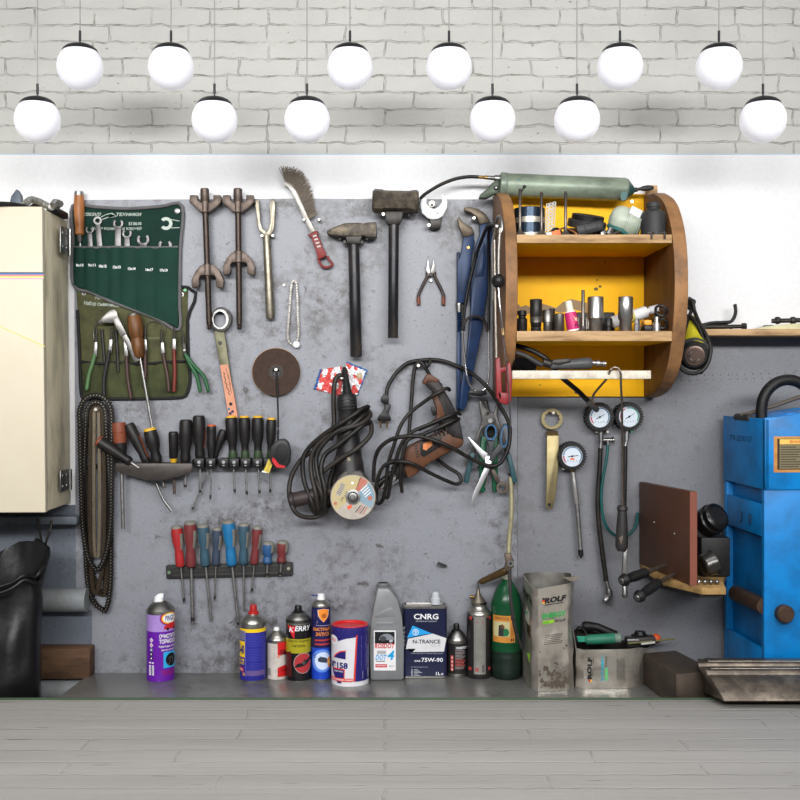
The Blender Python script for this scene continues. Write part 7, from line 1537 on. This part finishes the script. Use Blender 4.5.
# ---- square navy tin
NT = pm('midnight_tin', (28, 32, 62), .35, 0, .3, (18, 22, 42), 30)
dF = .057; zb_ = CY+(EZ-BZ)/S(dF)
t = thing('oil_tin', 'square dark navy oil tin with a translucent spout, white lettering 75W-90', 'tin', Vector((P(425, 0, .03).x, -.03, BZ)))
g = G(); o = rrect(0, 0, 1, 1, .1)
x0, x1 = P(403.3, 0, dF).x, P(447, 0, dF).x; y0_, y1_ = -.0078, -dF; rr = .007; zt_ = P(0, 607, dF).z
loop = rrect(x0, y1_, x1, y0_, rr, 4)
def stack(g, levels):
    n = len(loop); cx_, cy_ = (x0+x1)/2, (y0_+y1_)/2; base = len(g.v); V = []; fs = []; ms = []
    for z, inset, m_ in levels:
        for x, y in loop: V.append(Vector((cx_+(x-cx_)*(1-inset/((x1-x0)/2)), cy_+(y-cy_)*(1-inset/(dF/2)), z)))
    for i in range(len(levels)-1):
        for k in range(n): l = (k+1) % n; fs.append((i*n+k, i*n+l, (i+1)*n+l, (i+1)*n+k)); ms.append(levels[i][2])
    fs += [tuple(range(n))[::-1], tuple((len(levels)-1)*n+k for k in range(n))]; ms += [levels[0][2], levels[-1][2]]
    g.add(V, fs, ms)
stack(g, [(BZ+.0003, .0006, TIN), (BZ+.004, -.0002, TIN), (BZ+.0045, 0, NT), (zt_-.004, 0, TIN), (zt_-.003, -.0006, TIN), (zt_, -.0006, TIN), (zt_+.0012, .0006, TIN), (zt_+.0012, .003, TIN), (zt_-.0015, .0036, TIN)]); g.build('body', t)
g = G(); f7 = lambda lv: fl(dF, lv)
g.text('CNRG', 413.8, 613.8, 438.4, 619.4, INKW, f7(0), .02); g.text('POWER MOVEMENT', 416, 620.6, 437, 622, pm('grey_ink', (170, 172, 182), .5), f7(0), .01)
g.poly([(412.6, 625.6), (432, 633.5), (424, 634.4), (407, 638)], pm('sky_blue_print', (38, 156, 222), .4), f7(0)); g.ring(el(415.6, 632.2, 3.1, n=20), el(415.6, 632.2, 2.5, n=20), dF, dF+.0008, INKW); g.text('9', 414.4, 630.4, 416.8, 634, INKW, f7(2))
g.poly([(408, 638.8), (432.6, 633.6), (446.4, 638.2), (444, 651.6), (412.5, 652), (416, 648.6), (405.8, 649)], pm('light_panel', (214, 214, 216), .4, 0, .2, (170, 160, 150), 60), f7(1)); g.text('N-TRANCE', 412.8, 639.6, 440.4, 643.6, pm('dark_navy_ink', (30, 32, 56), .4), f7(2), .02); g.text('GL-4', 430.4, 644.6, 440, 646.6, pm('panel_grey_ink', (176, 176, 180), .5), f7(2), .01)
g.text('SEMI-SYNTHETIC TRANSMISSION OIL', 411, 652.8, 443, 654, MT['grey_ink'], f7(0), 0); g.text('SAE', 414.4, 660, 420.4, 661.8, INKW, f7(0), .02); g.text('75W-90', 421.4, 657.8, 443, 662, INKW, f7(0), .02); g.text('for manual gearboxes', 411, 666.4, 428, 667.8, MT['grey_ink'], f7(0))
for i in range(5): g.poly(rect(411, 669.4+i*1.4, 413, 670.2+i*1.4), MT['grey_ink'], f7(0)); g.poly(rect(414, 669.4+i*1.4, 418+i % 3*2, 670.1+i*1.4), MT['grey_ink'], f7(0))
g.text('1L', 436, 672, 440.4, 675.2, INKW, f7(0), .02); g.text('e', 441.4, 673, 443.2, 675.2, INKW, f7(0)); g.build('label', t)
g = G(); d_ = .03; g.lathe((435.6, 604, d_), (435.6, 592, d_), [(0, 4.9), (.5, 4.9), (.55, 4), (.85, 3.8), (.9, 3), (1, 2.6)], pm('milky_plastic', (186, 190, 194), .35), 20); g.build('spout', t)
# ---- small black can
SBK = pm('charcoal_print', (36, 33, 34), .35, 0, .3, (60, 54, 52), 40)
t, X, dc, rw, s, u = can('spray_can', 'spray can', 'small charcoal spray can right of the square navy tin', 457, 677, 9.9, [(673, 9.2, TIN), (671.6, 9.7, SBK), (642, 9.7, TIN), (640.4, 9.9, TIN), (638, 9.4, GSTEEL), (633, 7, GSTEEL), (631, 5, GSTEEL), (630.5, 4.6, GSTEEL)])
F8 = lambda lv=0: cm(X, dc, rw, lv); g = G(); rnd = random.Random(9)
for i in range(4): y = 656+i*3.9; g.poly(rect(u(450.3), y, u(452.8), y+3.4), pm('salmon_icon', (206, 86, 80), .4), F8(0)); g.poly([(u(450.9), y+2.8), (u(451.6), y+.7), (u(452.3), y+2.8)], INKW, F8(1))
g.text('УНИВЕРСАЛ', u(455), 646.8, u(466), 649.4, INKW, F8(0), .02, .2)
for i in range(13): y = 650.5+i*1.5; g.poly(rect(u(454.6), y, u(465)-rnd.random()*4, y+.6), pm('grey_text2', (150, 140, 138), .5) if i < 6 or i > 10 else pm('red_text2', (190, 90, 84), .5), F8(0), 2)
g.build('label', t)
g = G(); g.lathew(P(456.4, 631.5, dc), P(456.4, 623.4, dc), [(0, 5*s), (.2, 4.6*s), (.3, 3.1*s), (.9, 2.9*s), (1, 2.4*s)], 16, BPLAS); g.build('spray_cap', t)
# ---- gas canister with torch
t, X, dc, rw, s, u = can('gas_torch', 'gas torch', 'steel gas cartridge with a brass burner tube, silver front panel', 478.8, 678, 12.4, [(676, 11.8, DSTEEL), (674.5, 12.2, SBK), (615.5, 12.2, TIN), (614, 12.5, TIN), (612, 12.4, TIN), (609.6, 10.4, TIN), (607.6, 8.6, TIN), (606, 8, TIN), (604, 7.9, BLACK), (602, 7.8, BLACK), (601.5, 7, BLACK)])
F9 = lambda lv=0: cm(X, dc, rw, lv); g = G()
g.poly(rect(-6.2, 617, 6.2, 674.5), pm('brushed_panel', (160, 158, 152), .35, .6, .3, (110, 104, 100), 40), F9(0), 1.5)
for x_ in (-3.6, 1.6): g.poly([(x_, 623), (x_+1, 621.4), (x_+2, 623)], pm('small_red_mark', (180, 60, 60), .5), F9(1))
rnd = random.Random(6)
for i in range(30):
    y = 626+i*1.15
    if i not in (9, 10, 11, 18, 19): g.poly(rect(-4.6, y, 4.6-rnd.random()*2, y+.4), pm('faint_panel_text', (130, 124, 118), .5), F9(1))
g.poly(rect(-4.6, 668, -1.4, 671.8), MT['small_red_mark'], F9(1)); g.poly(rect(2, 665, 4.8, 672.5), pm('panel_dark', (96, 92, 90), .5), F9(1))
for a in (9.5, -13): g.poly([(a, 618), (a+5, 617), (a+4, 621)], MT['small_red_mark'], F9(0), 2); g.poly(rect(a, 668, a+4, 671), MT['small_red_mark'], F9(0), 2)
g.build('label', t)
tw = pm('torch_metal', (120, 112, 98), .4, .75, .5, (70, 62, 54), 40)
g = G(); g.lathew(P(478.4, 603, dc), P(478, 588, dc), [(0, 8*s), (.15, 7*s), (.35, 5*s), (.5, 3.6*s), (.7, 2*s), (1, 1.6*s)], 20, tw); g.tubew([P(474, 597, dc), P(469.8, 596.6, dc)], [1.4*s, 2*s], BRASS, 10); g.build('valve_head', t)
g = G(); dT = dc; g.tubew(spl([P(478, 589, dc), P(478, 584, dc+.004), P(478.5, 581.5, dc+.006), P(482, 580.5, dc+.01)], 5), 1.3*s, STEEL, 10); a = P(480.5, 582, dc+.01); b = P(507, 570, dc+.05); g.lathew(a, b, [(0, 2.6*s), (.12, 3.2*s), (.16, 3.4*s), (.22, 3*s), (.3, 3.4*s), (.75, 3.8*s), (.95, 4*s), (1, 3.2*s)], 16, pm('brown_brass', (104, 82, 52), .4, .6, .6, (60, 46, 30), 40)); g.build('burner_tube', t)
# ---- green bottle
GR = pm('green_bottle_plastic', (20, 74, 44), .22, 0, .2, (14, 44, 30), 20); GRD = pm('dirty_green_base', (26, 40, 32), .35, 0, .5, (18, 26, 22), 20)
t, X, dc, rw, s, u = can('drinks_bottle', 'bottle', 'dark green plastic bottle with an orange label', 506.5, 680, 15.4, [(675, 13, GRD), (672, 15, GRD), (664, 15.4, GRD), (662.5, 14.8, GRD), (660, 15.2, GRD), (653.5, 15.4, GRD), (652, 14.8, GRD), (649, 15.2, GR), (617.5, 15, GR), (612, 15.4, GR), (603, 15.2, GR), (595, 13.4, GR), (588, 10.2, GR), (582, 6.4, GR), (579, 5, GR), (578.4, 6, pm('pale_neck_ring', (150, 150, 130), .4)), (576.6, 6, MT['pale_neck_ring']), (576, 5, MT['pale_neck_ring']), (573, 5, MT['pale_neck_ring'])])
FA = lambda lv=0: cm(X, dc, rw, lv); g = G(); LO = pm('label_orange2', (206, 140, 60), .5, 0, .5, (170, 100, 40), 30)
g.poly(rect(u(492.4), 616, u(513.4), 643), LO, FA(0), 1.5); g.poly(rect(u(493), 622, u(508), 637), pm('label_cream', (196, 186, 140), .5), FA(1), 1.5); g.poly([(u(497.5), 626), (u(501), 624.5), (u(503), 627), (u(501.6), 633), (u(502.5), 636.6), (u(497), 636.6)], pm('label_dark', (50, 48, 50), .5), FA(2), 1.5); g.poly(el(u(504), 632.6, 3.4, 4, 16), pm('label_green', (34, 110, 66), .5), FA(2), 1.5); g.poly(el(u(501), 627, 2, 1.8, 10), pm('label_brown', (110, 70, 40), .5), FA(3))
for y in (617, 638.6): g.poly(rect(u(509), y, u(512.4), y+3), pm('label_maroon', (84, 34, 44), .5), FA(1))
g.text('ЛИМОНАД', u(494), 617.4, u(507), 620.6, pm('label_brown', (110, 70, 40)), FA(1), .02); g.text('ТАРХУН', u(509.4), 622.6, u(511.8), 637.4, pm('label_brown', (110, 70, 40)), FA(1), 0, up=True); g.build('label', t)
# ---- oiler gun hanging above the torch
t = thing('grease_lever', 'thin rusty lever gun hanging above the green bottle, hose trailing down', 'lever', (509, 570, .1))
LV = pm('rusty_lever', (96, 84, 70), .45, .5, .6, (56, 44, 36), 40); d_ = .125
g = G(); g.tube([(510.5, 478, .03), (511.5, 500, .05), (511, 520, .075), (509.5, 535, .1), (508.5, 556, d_)], [2.6, 2.4], pm('pale_strap', (150, 144, 116), .45, .3, .5, (92, 84, 64), 50), 10, 5); g.build('tube', t)
g = G(); g.prism([(504.5, 554), (511, 553.5), (513.5, 560), (514, 567), (508.5, 572), (504.5, 569), (506, 562)], d_-.008, d_+.008, LV, 1); g.disc(510.6, 563.6, 3.4, d_+.007, d_+.012, GSTEEL, 16); g.disc(510.6, 563.6, 1.5, d_+.012, d_+.0128, BLACK, 10); g.build('joint', t)
g = G(); g.tube([(509.5, 569, d_), (510, 585, d_+.004), (511, 602, d_+.006), (513.5, 620, d_+.004), (517, 636, d_-.004), (523, 649, d_-.02)], 1.9, DGREY, 10); g.build('hose', t)
g = G(); g.tube([(508, 474, BD+.006), (512, 475, .012), (515, 480, .014), (513, 484, .02), (509, 482, .016)], 1.1, DSTEEL, 8); one('wire_hook', g, 'small wire hook at the top of the thin lever tube', 'hook')
# ---- tall silver can, cut open
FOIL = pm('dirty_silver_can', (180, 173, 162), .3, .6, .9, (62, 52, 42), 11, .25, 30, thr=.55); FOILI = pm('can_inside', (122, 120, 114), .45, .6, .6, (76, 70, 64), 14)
t = thing('oil_can', 'tall dented silver oil can with its top cut open, green lettering', 'can', Vector((.37, -.1, BZ)))
Pl = [Vector((P(533, 0, .171).x, -.171, 0)), Vector((P(574, 0, .162).x, -.162, 0)), Vector((P(571, 0, .035).x, -.03, 0)), Vector((P(521, 0, .045).x, -.045, 0))]
tz = [P(0, 589, .171).z, P(0, 583.5, .162).z, P(0, 572, .03).z, P(0, 572.5, .045).z]
def opencan(t, Pl, tz, z0, mat, mi, dent, nz_=22, n_side=12, rc=.12, extra=None, th=.0012):
    ring_ = []; n = len(Pl)
    for k in range(n):
        a, b = Pl[k], Pl[(k+1) % n]
        for i in range(n_side): ring_.append((a.lerp(b, rc+(1-2*rc)*i/(n_side-1)), tz[k]+(tz[(k+1) % n]-tz[k])*i/(n_side-1), k, i/(n_side-1)))
    m_ = len(ring_); cx = sum((r[0] for r in ring_), Vector())/m_
    V = []; fs = []
    for j in range(nz_+1):
        for (p, zt_, k, u_) in ring_:
            z = z0+(zt_-z0)*j/nz_; w = sin(pi*min(1, max(0, j/nz_)))**.5
            nn = (p-cx).normalized(); dv = dent*w*mnoise.noise(Vector((p.x*22+k*3, z*20, p.y*22)))+dent*.6*w*mnoise.noise(Vector((p.x*60, z*50, k*5)))
            V.append(Vector((p.x, p.y, z))+nn*(dv-dent*.5*w))
    for j in range(nz_):
        for i in range(m_): l = (i+1) % m_; fs.append((j*m_+i, j*m_+l, (j+1)*m_+l, (j+1)*m_+i))
    fs.append(tuple(range(m_))[::-1])
    g = G(); o0 = len(V); g.add(V, fs, mat)
    Vi = [Vector((cx.x+(v.x-cx.x)*.975, cx.y+(v.y-cx.y)*.97, max(v.z, z0+.0015))) for v in V]
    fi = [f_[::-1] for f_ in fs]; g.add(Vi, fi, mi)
    top = [nz_*m_+i for i in range(m_)]
    for i in range(m_): l = (i+1) % m_; g.f.append((top[i], top[l], o0+top[l], o0+top[i])); g.mi.append(g.m(mat))
    return V, m_, g
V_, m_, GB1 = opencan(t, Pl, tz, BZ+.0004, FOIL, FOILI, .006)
# print on the front: follows the dented sheet
def frontmap(V, m_, nside, nz_, lv):
    def f_(u_, v_):   # u 0..1 left to right, v 0..1 bottom to top
        a = min(max(u_, 0), .999)*(nside-1); i = int(a); fa = a-i; b = min(max(v_, 0), .999)*nz_; j = int(b); fb = b-j
        q = lambda jj, ii: V[jj*m_+ii]
        p = (q(j, i)*(1-fa)+q(j, i+1)*fa)*(1-fb)+(q(j+1, i)*(1-fa)+q(j+1, i+1)*fa)*fb
        return p+Vector((0, -.0012-.0003*lv, 0))
    return f_
def fpx(xa, xb, ya, yb, base): return lambda x, y: base((x-xa)/(xb-xa), (yb-y)/(yb-ya))
fm0 = lambda lv=0: fpx(537.9, 569.1, 588, 692, frontmap(V_, m_, 12, 22, lv))
g = GB1; RK_ = pm('roller_black', (28, 26, 26), .45); EG = pm('energy_green', (40, 166, 76), .45)
g.text('ROLF', 544.6, 598.4, 566.4, 604, RK_, fm0(1), .05, .25); g.poly(rect(544.6, 605.2, 564, 605.9), RK_, fm0(1))
for i, c in enumerate(((40, 34, 34), (206, 40, 44), (240, 190, 60))): g.poly(rect(542.4, 598+i*2, 544.6, 599.8+i*2), pm('flag_%d' % i, c, .45), fm0(1))
g.text('ENERGY', 542.2, 614, 566.4, 619.4, EG, fm0(1), .03); g.poly(rect(542.2, 621.4, 554.6, 625), pm('lime_print', (150, 200, 60), .45), fm0(1)); g.text('10W-40', 543, 622.2, 553.8, 624.4, EG, fm0(2), .02); g.text('API SL/CF', 555.6, 622, 566.6, 624.6, RK_, fm0(1), .01)
for i in range(6): g.poly(rect(545-i*.3, 636+i*1.7, 564-(i*5 % 4), 636.7+i*1.7), pm('faint_can_text', (96, 90, 84), .5), fm0(1))
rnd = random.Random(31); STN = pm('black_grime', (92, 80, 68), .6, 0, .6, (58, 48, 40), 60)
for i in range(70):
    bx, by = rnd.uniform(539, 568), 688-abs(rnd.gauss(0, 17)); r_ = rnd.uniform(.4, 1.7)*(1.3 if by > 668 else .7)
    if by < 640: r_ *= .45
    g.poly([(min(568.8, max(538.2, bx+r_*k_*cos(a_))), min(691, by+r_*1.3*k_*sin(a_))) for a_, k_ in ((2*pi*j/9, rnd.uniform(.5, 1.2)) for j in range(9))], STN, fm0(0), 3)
ns = 12; lo = 3*12
def sidemap(lv): return lambda u_, v_: (lambda a, j: V_[j*m_+lo+a]+Vector((-.0014-.0003*lv, -.0004, 0)))(min(11, max(0, int(round(u_*11)))), min(22, max(0, int(round(v_*22)))))
def smap(u_, v_):
    a = min(max(u_, 0), .999)*11; i = int(a); fa = a-i; b = min(max(v_, 0), .999)*22; j = int(b); fb = b-j; q = lambda jj, ii: V_[jj*m_+lo+ii]
    return (q(j, i)*(1-fa)+q(j, i+1)*fa)*(1-fb)+(q(j+1, i)*(1-fa)+q(j+1, i+1)*fa)*fb+Vector((-.0016, -.0006, 0))
g.text('ROLF', .02, .17, .98, .10, RK_, lambda x, y: smap(x, 1-y), .05); g.poly([(.3, .62), (.8, .6), (.85, .72), (.4, .75)], pm('pale_patch', (180, 180, 170), .5), smap); g.poly([(.35, .68), (.55, .71), (.5, .66)], EG, smap); g.poly([(.4, .5), (.8, .47), (.85, .6), (.5, .62)], RK_, smap); g.poly([(.5, .3), (.8, .24), (.82, .33)], pm('lime_print', (150, 200, 60)), smap)
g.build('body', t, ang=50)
g = G(); g.solid([P(563, 577.5, .15), P(571, 581.5, .155), P(579, 578.6, .15), P(574, 578.4, .148), P(578.6, 576.8, .146), P(571, 577.4, .146)], Vector((0, .0015, .001)), FOIL); g.build('torn_lip', t)
# ---- lying can used as a tray
t = thing('oil_can', 'silver oil can lying on its side, cut open as a tray for tools', 'can', Vector((.53, -.08, BZ)))
Pl2 = [Vector((P(576, 0, .147).x, -.147, 0)), Vector((.572, -.143, 0)), Vector((.655, -.02, 0)), Vector((.447, -.0125, 0))]
tz2 = [P(0, 650, .147).z, P(0, 649.5, .147).z, P(0, 646, .02).z-.004, P(0, 628, .0125).z]
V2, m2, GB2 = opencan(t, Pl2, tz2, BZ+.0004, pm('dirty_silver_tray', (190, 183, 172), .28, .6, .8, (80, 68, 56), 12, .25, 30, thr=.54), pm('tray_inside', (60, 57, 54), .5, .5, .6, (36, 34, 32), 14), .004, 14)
fm2 = lambda lv=0: fpx(584, 636, 650, 688.5, frontmap(V2, m2, 12, 14, lv))
fm2 = lambda lv=0: fpx(576+8, 576+66, 650, 688.5, frontmap(V2, m2, 12, 14, lv))
g = GB2; g.text('ROLF', 588.4, 657.5, 594.2, 679, RK_, fm2(1), .05, up=True); g.poly(rect(595, 658, 595.6, 676), RK_, fm2(1))
for i, c in enumerate(('flag_1', 'flag_2')): g.poly(rect(590+i*1.9, 679.4, 591.8+i*1.9, 682), MT[c], fm2(1))
g.text('DYNAMIC', 605.4, 656, 609.4, 680.6, pm('dynamic_cyan', (40, 168, 190), .45), fm2(1), .02, up=True); g.poly(rect(610.6, 668, 614.4, 680.6), pm('teal_lime', (90, 190, 150), .45), fm2(1)); g.text('10W-40', 611.2, 669, 613.8, 679.6, pm('lime_print', (150, 200, 60)), fm2(2), .02, up=True); g.text('SEMI', 611, 657, 613.4, 667, pm('faint_can_text', (96, 90, 84)), fm2(1), up=True)
for i in range(6): g.poly(rect(626+i*1.9, 659+i % 3, 626.7+i*1.9, 680), pm('faint_can_text', (96, 90, 84)), fm2(1))
g.build('body', t, ang=50)
TRZ = BZ+.05
t = thing('grip_handle', 'green tool grip lying in the tray can', 'grip', Vector((P(596, 0, .1).x, -.1, TRZ)))
g = G(); a = P(586, 640, .09); b = P(621, 638, .095); s = S(.09); GRP = pm('sea_green_grip', (40, 116, 92), .45, 0, .5, (60, 84, 70), 26)
g.lathew(a, b, [(0, 4.4*s), (.05, 5*s), (.8, 5.2*s), (.82, 4.8*s, pm('cloudy_grip_end', (110, 130, 116), .45)), (.98, 4.8*s, MT['cloudy_grip_end']), (1, 4.2*s)], 20, GRP); g.build('grip', t)
g = G(); 
for i in range(3): g.tubew([P(577+i*.5, 637+i*2, .085), P(586.5, 637.5+i*1.8, .09)], 1*s, pm('bright_teal', (30, 150, 120), .45), 8)
g.build('prongs', t)
g = G(); g.tubew(spl([P(575, 632, .05), P(579, 627, .06), P(584, 630, .075), P(588, 638, .09), P(590, 644, .1)], 6), .0022, DSTEEL, 8); one('bent_wire', g, 'bent dark wire arching over the left end of the tray can', 'wire')
g = G(); g.tubew(spl([P(582, 626, .04), P(596, 627, .045), P(606, 631, .05), P(616, 635, .05)], 5), [.009, .011, .012, .011, .01]+[.01]*11, BLACK, 14); one('rubber_hose', g, 'thick black rubber hose at the back of the tray can', 'hose')
t = thing('impact_tool', 'black power tool head with a silver bar, lying in the tray can', 'tool', P(640, 640, .07))
g = G(); q = P(640, 633, .06); g.lathew(q+Vector((0, 0, -.03)), q+Vector((0, 0, .004)), [(0, .022), (.5, .022), (.55, .02), (.75, .02), (.8, .014), (1, .012)], 24, BPLAS); g.obox(P(640, 641, .07), Vector((.034, 0, .002)), Vector((0, 0, .011)), Vector((0, -.014, 0)), DGREY, .004); g.build('housing', t)
g = G(); g.obox(P(633, 640.5, .094), Vector((.014, 0, 0)), Vector((0, 0, .003)), Vector((0, -.003, 0)), STEEL, .001); g.build('bar', t)
g = G(); q = P(656, 638.5, .05); g.ball(q, .0115, pm('orange_knob', (206, 84, 40), .45), 16); one('knob', g, 'round orange knob at the back of the tray can', 'knob')
g = G(); g.tubew([P(628, 643.5, .1), P(650, 641.5, .085), P(675, 638.5, .06)], .0022, pm('olive_rod', (130, 124, 84), .4, .3), 8); one('welding_rod', g, 'thin olive rod laid across the tray can', 'rod')
g = G(); g.obox(P(648, 643, .1), Vector((.016, 0, .002)), Vector((0, 0, .002)), Vector((0, -.004, 0)), pm('pale_strip', (190, 188, 180), .5), .0008); one('plastic_strip', g, 'short pale strip lying in front of the orange knob', 'strip')
# bracket on the board
g = G(); g.solid([P(437, 565.5, .02), P(438.5, 562, .03), P(447, 565.5, .03), P(447, 567.5, .02)], Vector((0, .012, 0)), GSTEEL, .0005); g.tubew([P(439, 565, BD), P(439, 565, .02)], .003, STEEL, 8); one('bracket', g, 'tiny grey metal tab on the board above the square navy tin', 'bracket')
# ================================================================ black bag
BAG = pm('black_bin_bag', (12, 12, 13), .36, 0, 0, bump=.6, bsc=30, spec=.45)
t = thing('bin_bag', 'black plastic bin bag hanging left of the workbench', 'bag', (12, 700, .14))
V = []; fs = []; nu, nv = 48, 70
for j in range(nv+1):
    v = j/nv; 
    for i in range(nu):
        a = 2*pi*i/nu; ca, sa = cos(a), sin(a)
        xr = 47-5*min(1, v*6)-1.5*v if 1 else 0
        if v < .09: xr = 50-8*(v/.09)
        xl = -52
        xx = (xl+xr)/2+(xr-xl)/2*(abs(ca)**.7*(1 if ca > 0 else -1)); dd = .158+.083*(abs(sa)**.8*(1 if sa > 0 else -1))*(.55+.45*min(1, v*4))
        ytop = 541 if xx > 20 else 541+(20-xx)*.55
        if xx > 42: ytop = 543+(xx-42)*1.0
        y = ytop+(1085-ytop)*v
        p = P(xx, y, dd)
        w = mnoise.noise(Vector((p.x*9, p.y*9, p.z*6)))*.012+mnoise.noise(Vector((p.x*26, p.y*26, p.z*12)))*.006+.004*sin(p.x*120+4*mnoise.noise(p*8))*(1-v)
        p += Vector((ca*.4, -sa, 0))*w
        p.y = min(p.y, -.07); V.append(p)
for j in range(nv):
    for i in range(nu): l = (i+1) % nu; fs.append((j*nu+i, j*nu+l, (j+1)*nu+l, (j+1)*nu+i))
fs.append(tuple(nv*nu+i for i in range(nu))); fs.append(tuple(range(nu))[::-1])
g = G(); g.add(V, fs, BAG); g.build('bag', t, ang=80)
g = G(); rnd = random.Random(21); V = []; fs = []
tp = [(38.5, 541, .09), (44, 549, .1), (48.5, 551, .11), (47, 560, .13), (42, 574, .16), (36, 580, .18), (24, 577, .2), (8, 588, .21), (-40, 600, .21)]
bt = [(36, 540, .05), (40, 547, .05), (46, 548, .05), (46, 556, .06), (41, 566, .09), (34, 560, .12), (22, 560, .15), (6, 574, .17), (-40, 588, .17)]
for k in range(2): g.tube([(x+k*.8-1.4+rnd.uniform(-1.2, 1.2), y+k*5-2+rnd.uniform(-1.5, 1.5), d_+rnd.uniform(-.004, .004)+.03) for x, y, d_ in tp], [2.6, 1.8], BAG, 10, 6)
g.build('folded_rim', t, ang=80)
t = thing('wire_hook', 'forked wire hook from the rail that the bin bag hangs on', 'hook', (44, 545, .07))
for pts in ([(38, 519, .055), (39.4, 530, .062), (41.5, 541, .08), (44, 550, .1)], [(52, 520, .055), (50, 531, .062), (46, 542, .08), (44.4, 551, .1)]):
    g = G(); g.tube(pts, 1.3, DSTEEL, 8); g.build('wire', t)
g = G(); g.ball(P(44.6, 553, .112), .0055, CHROME, 12, (1, .8, 1.3)); g.build('clip', t)
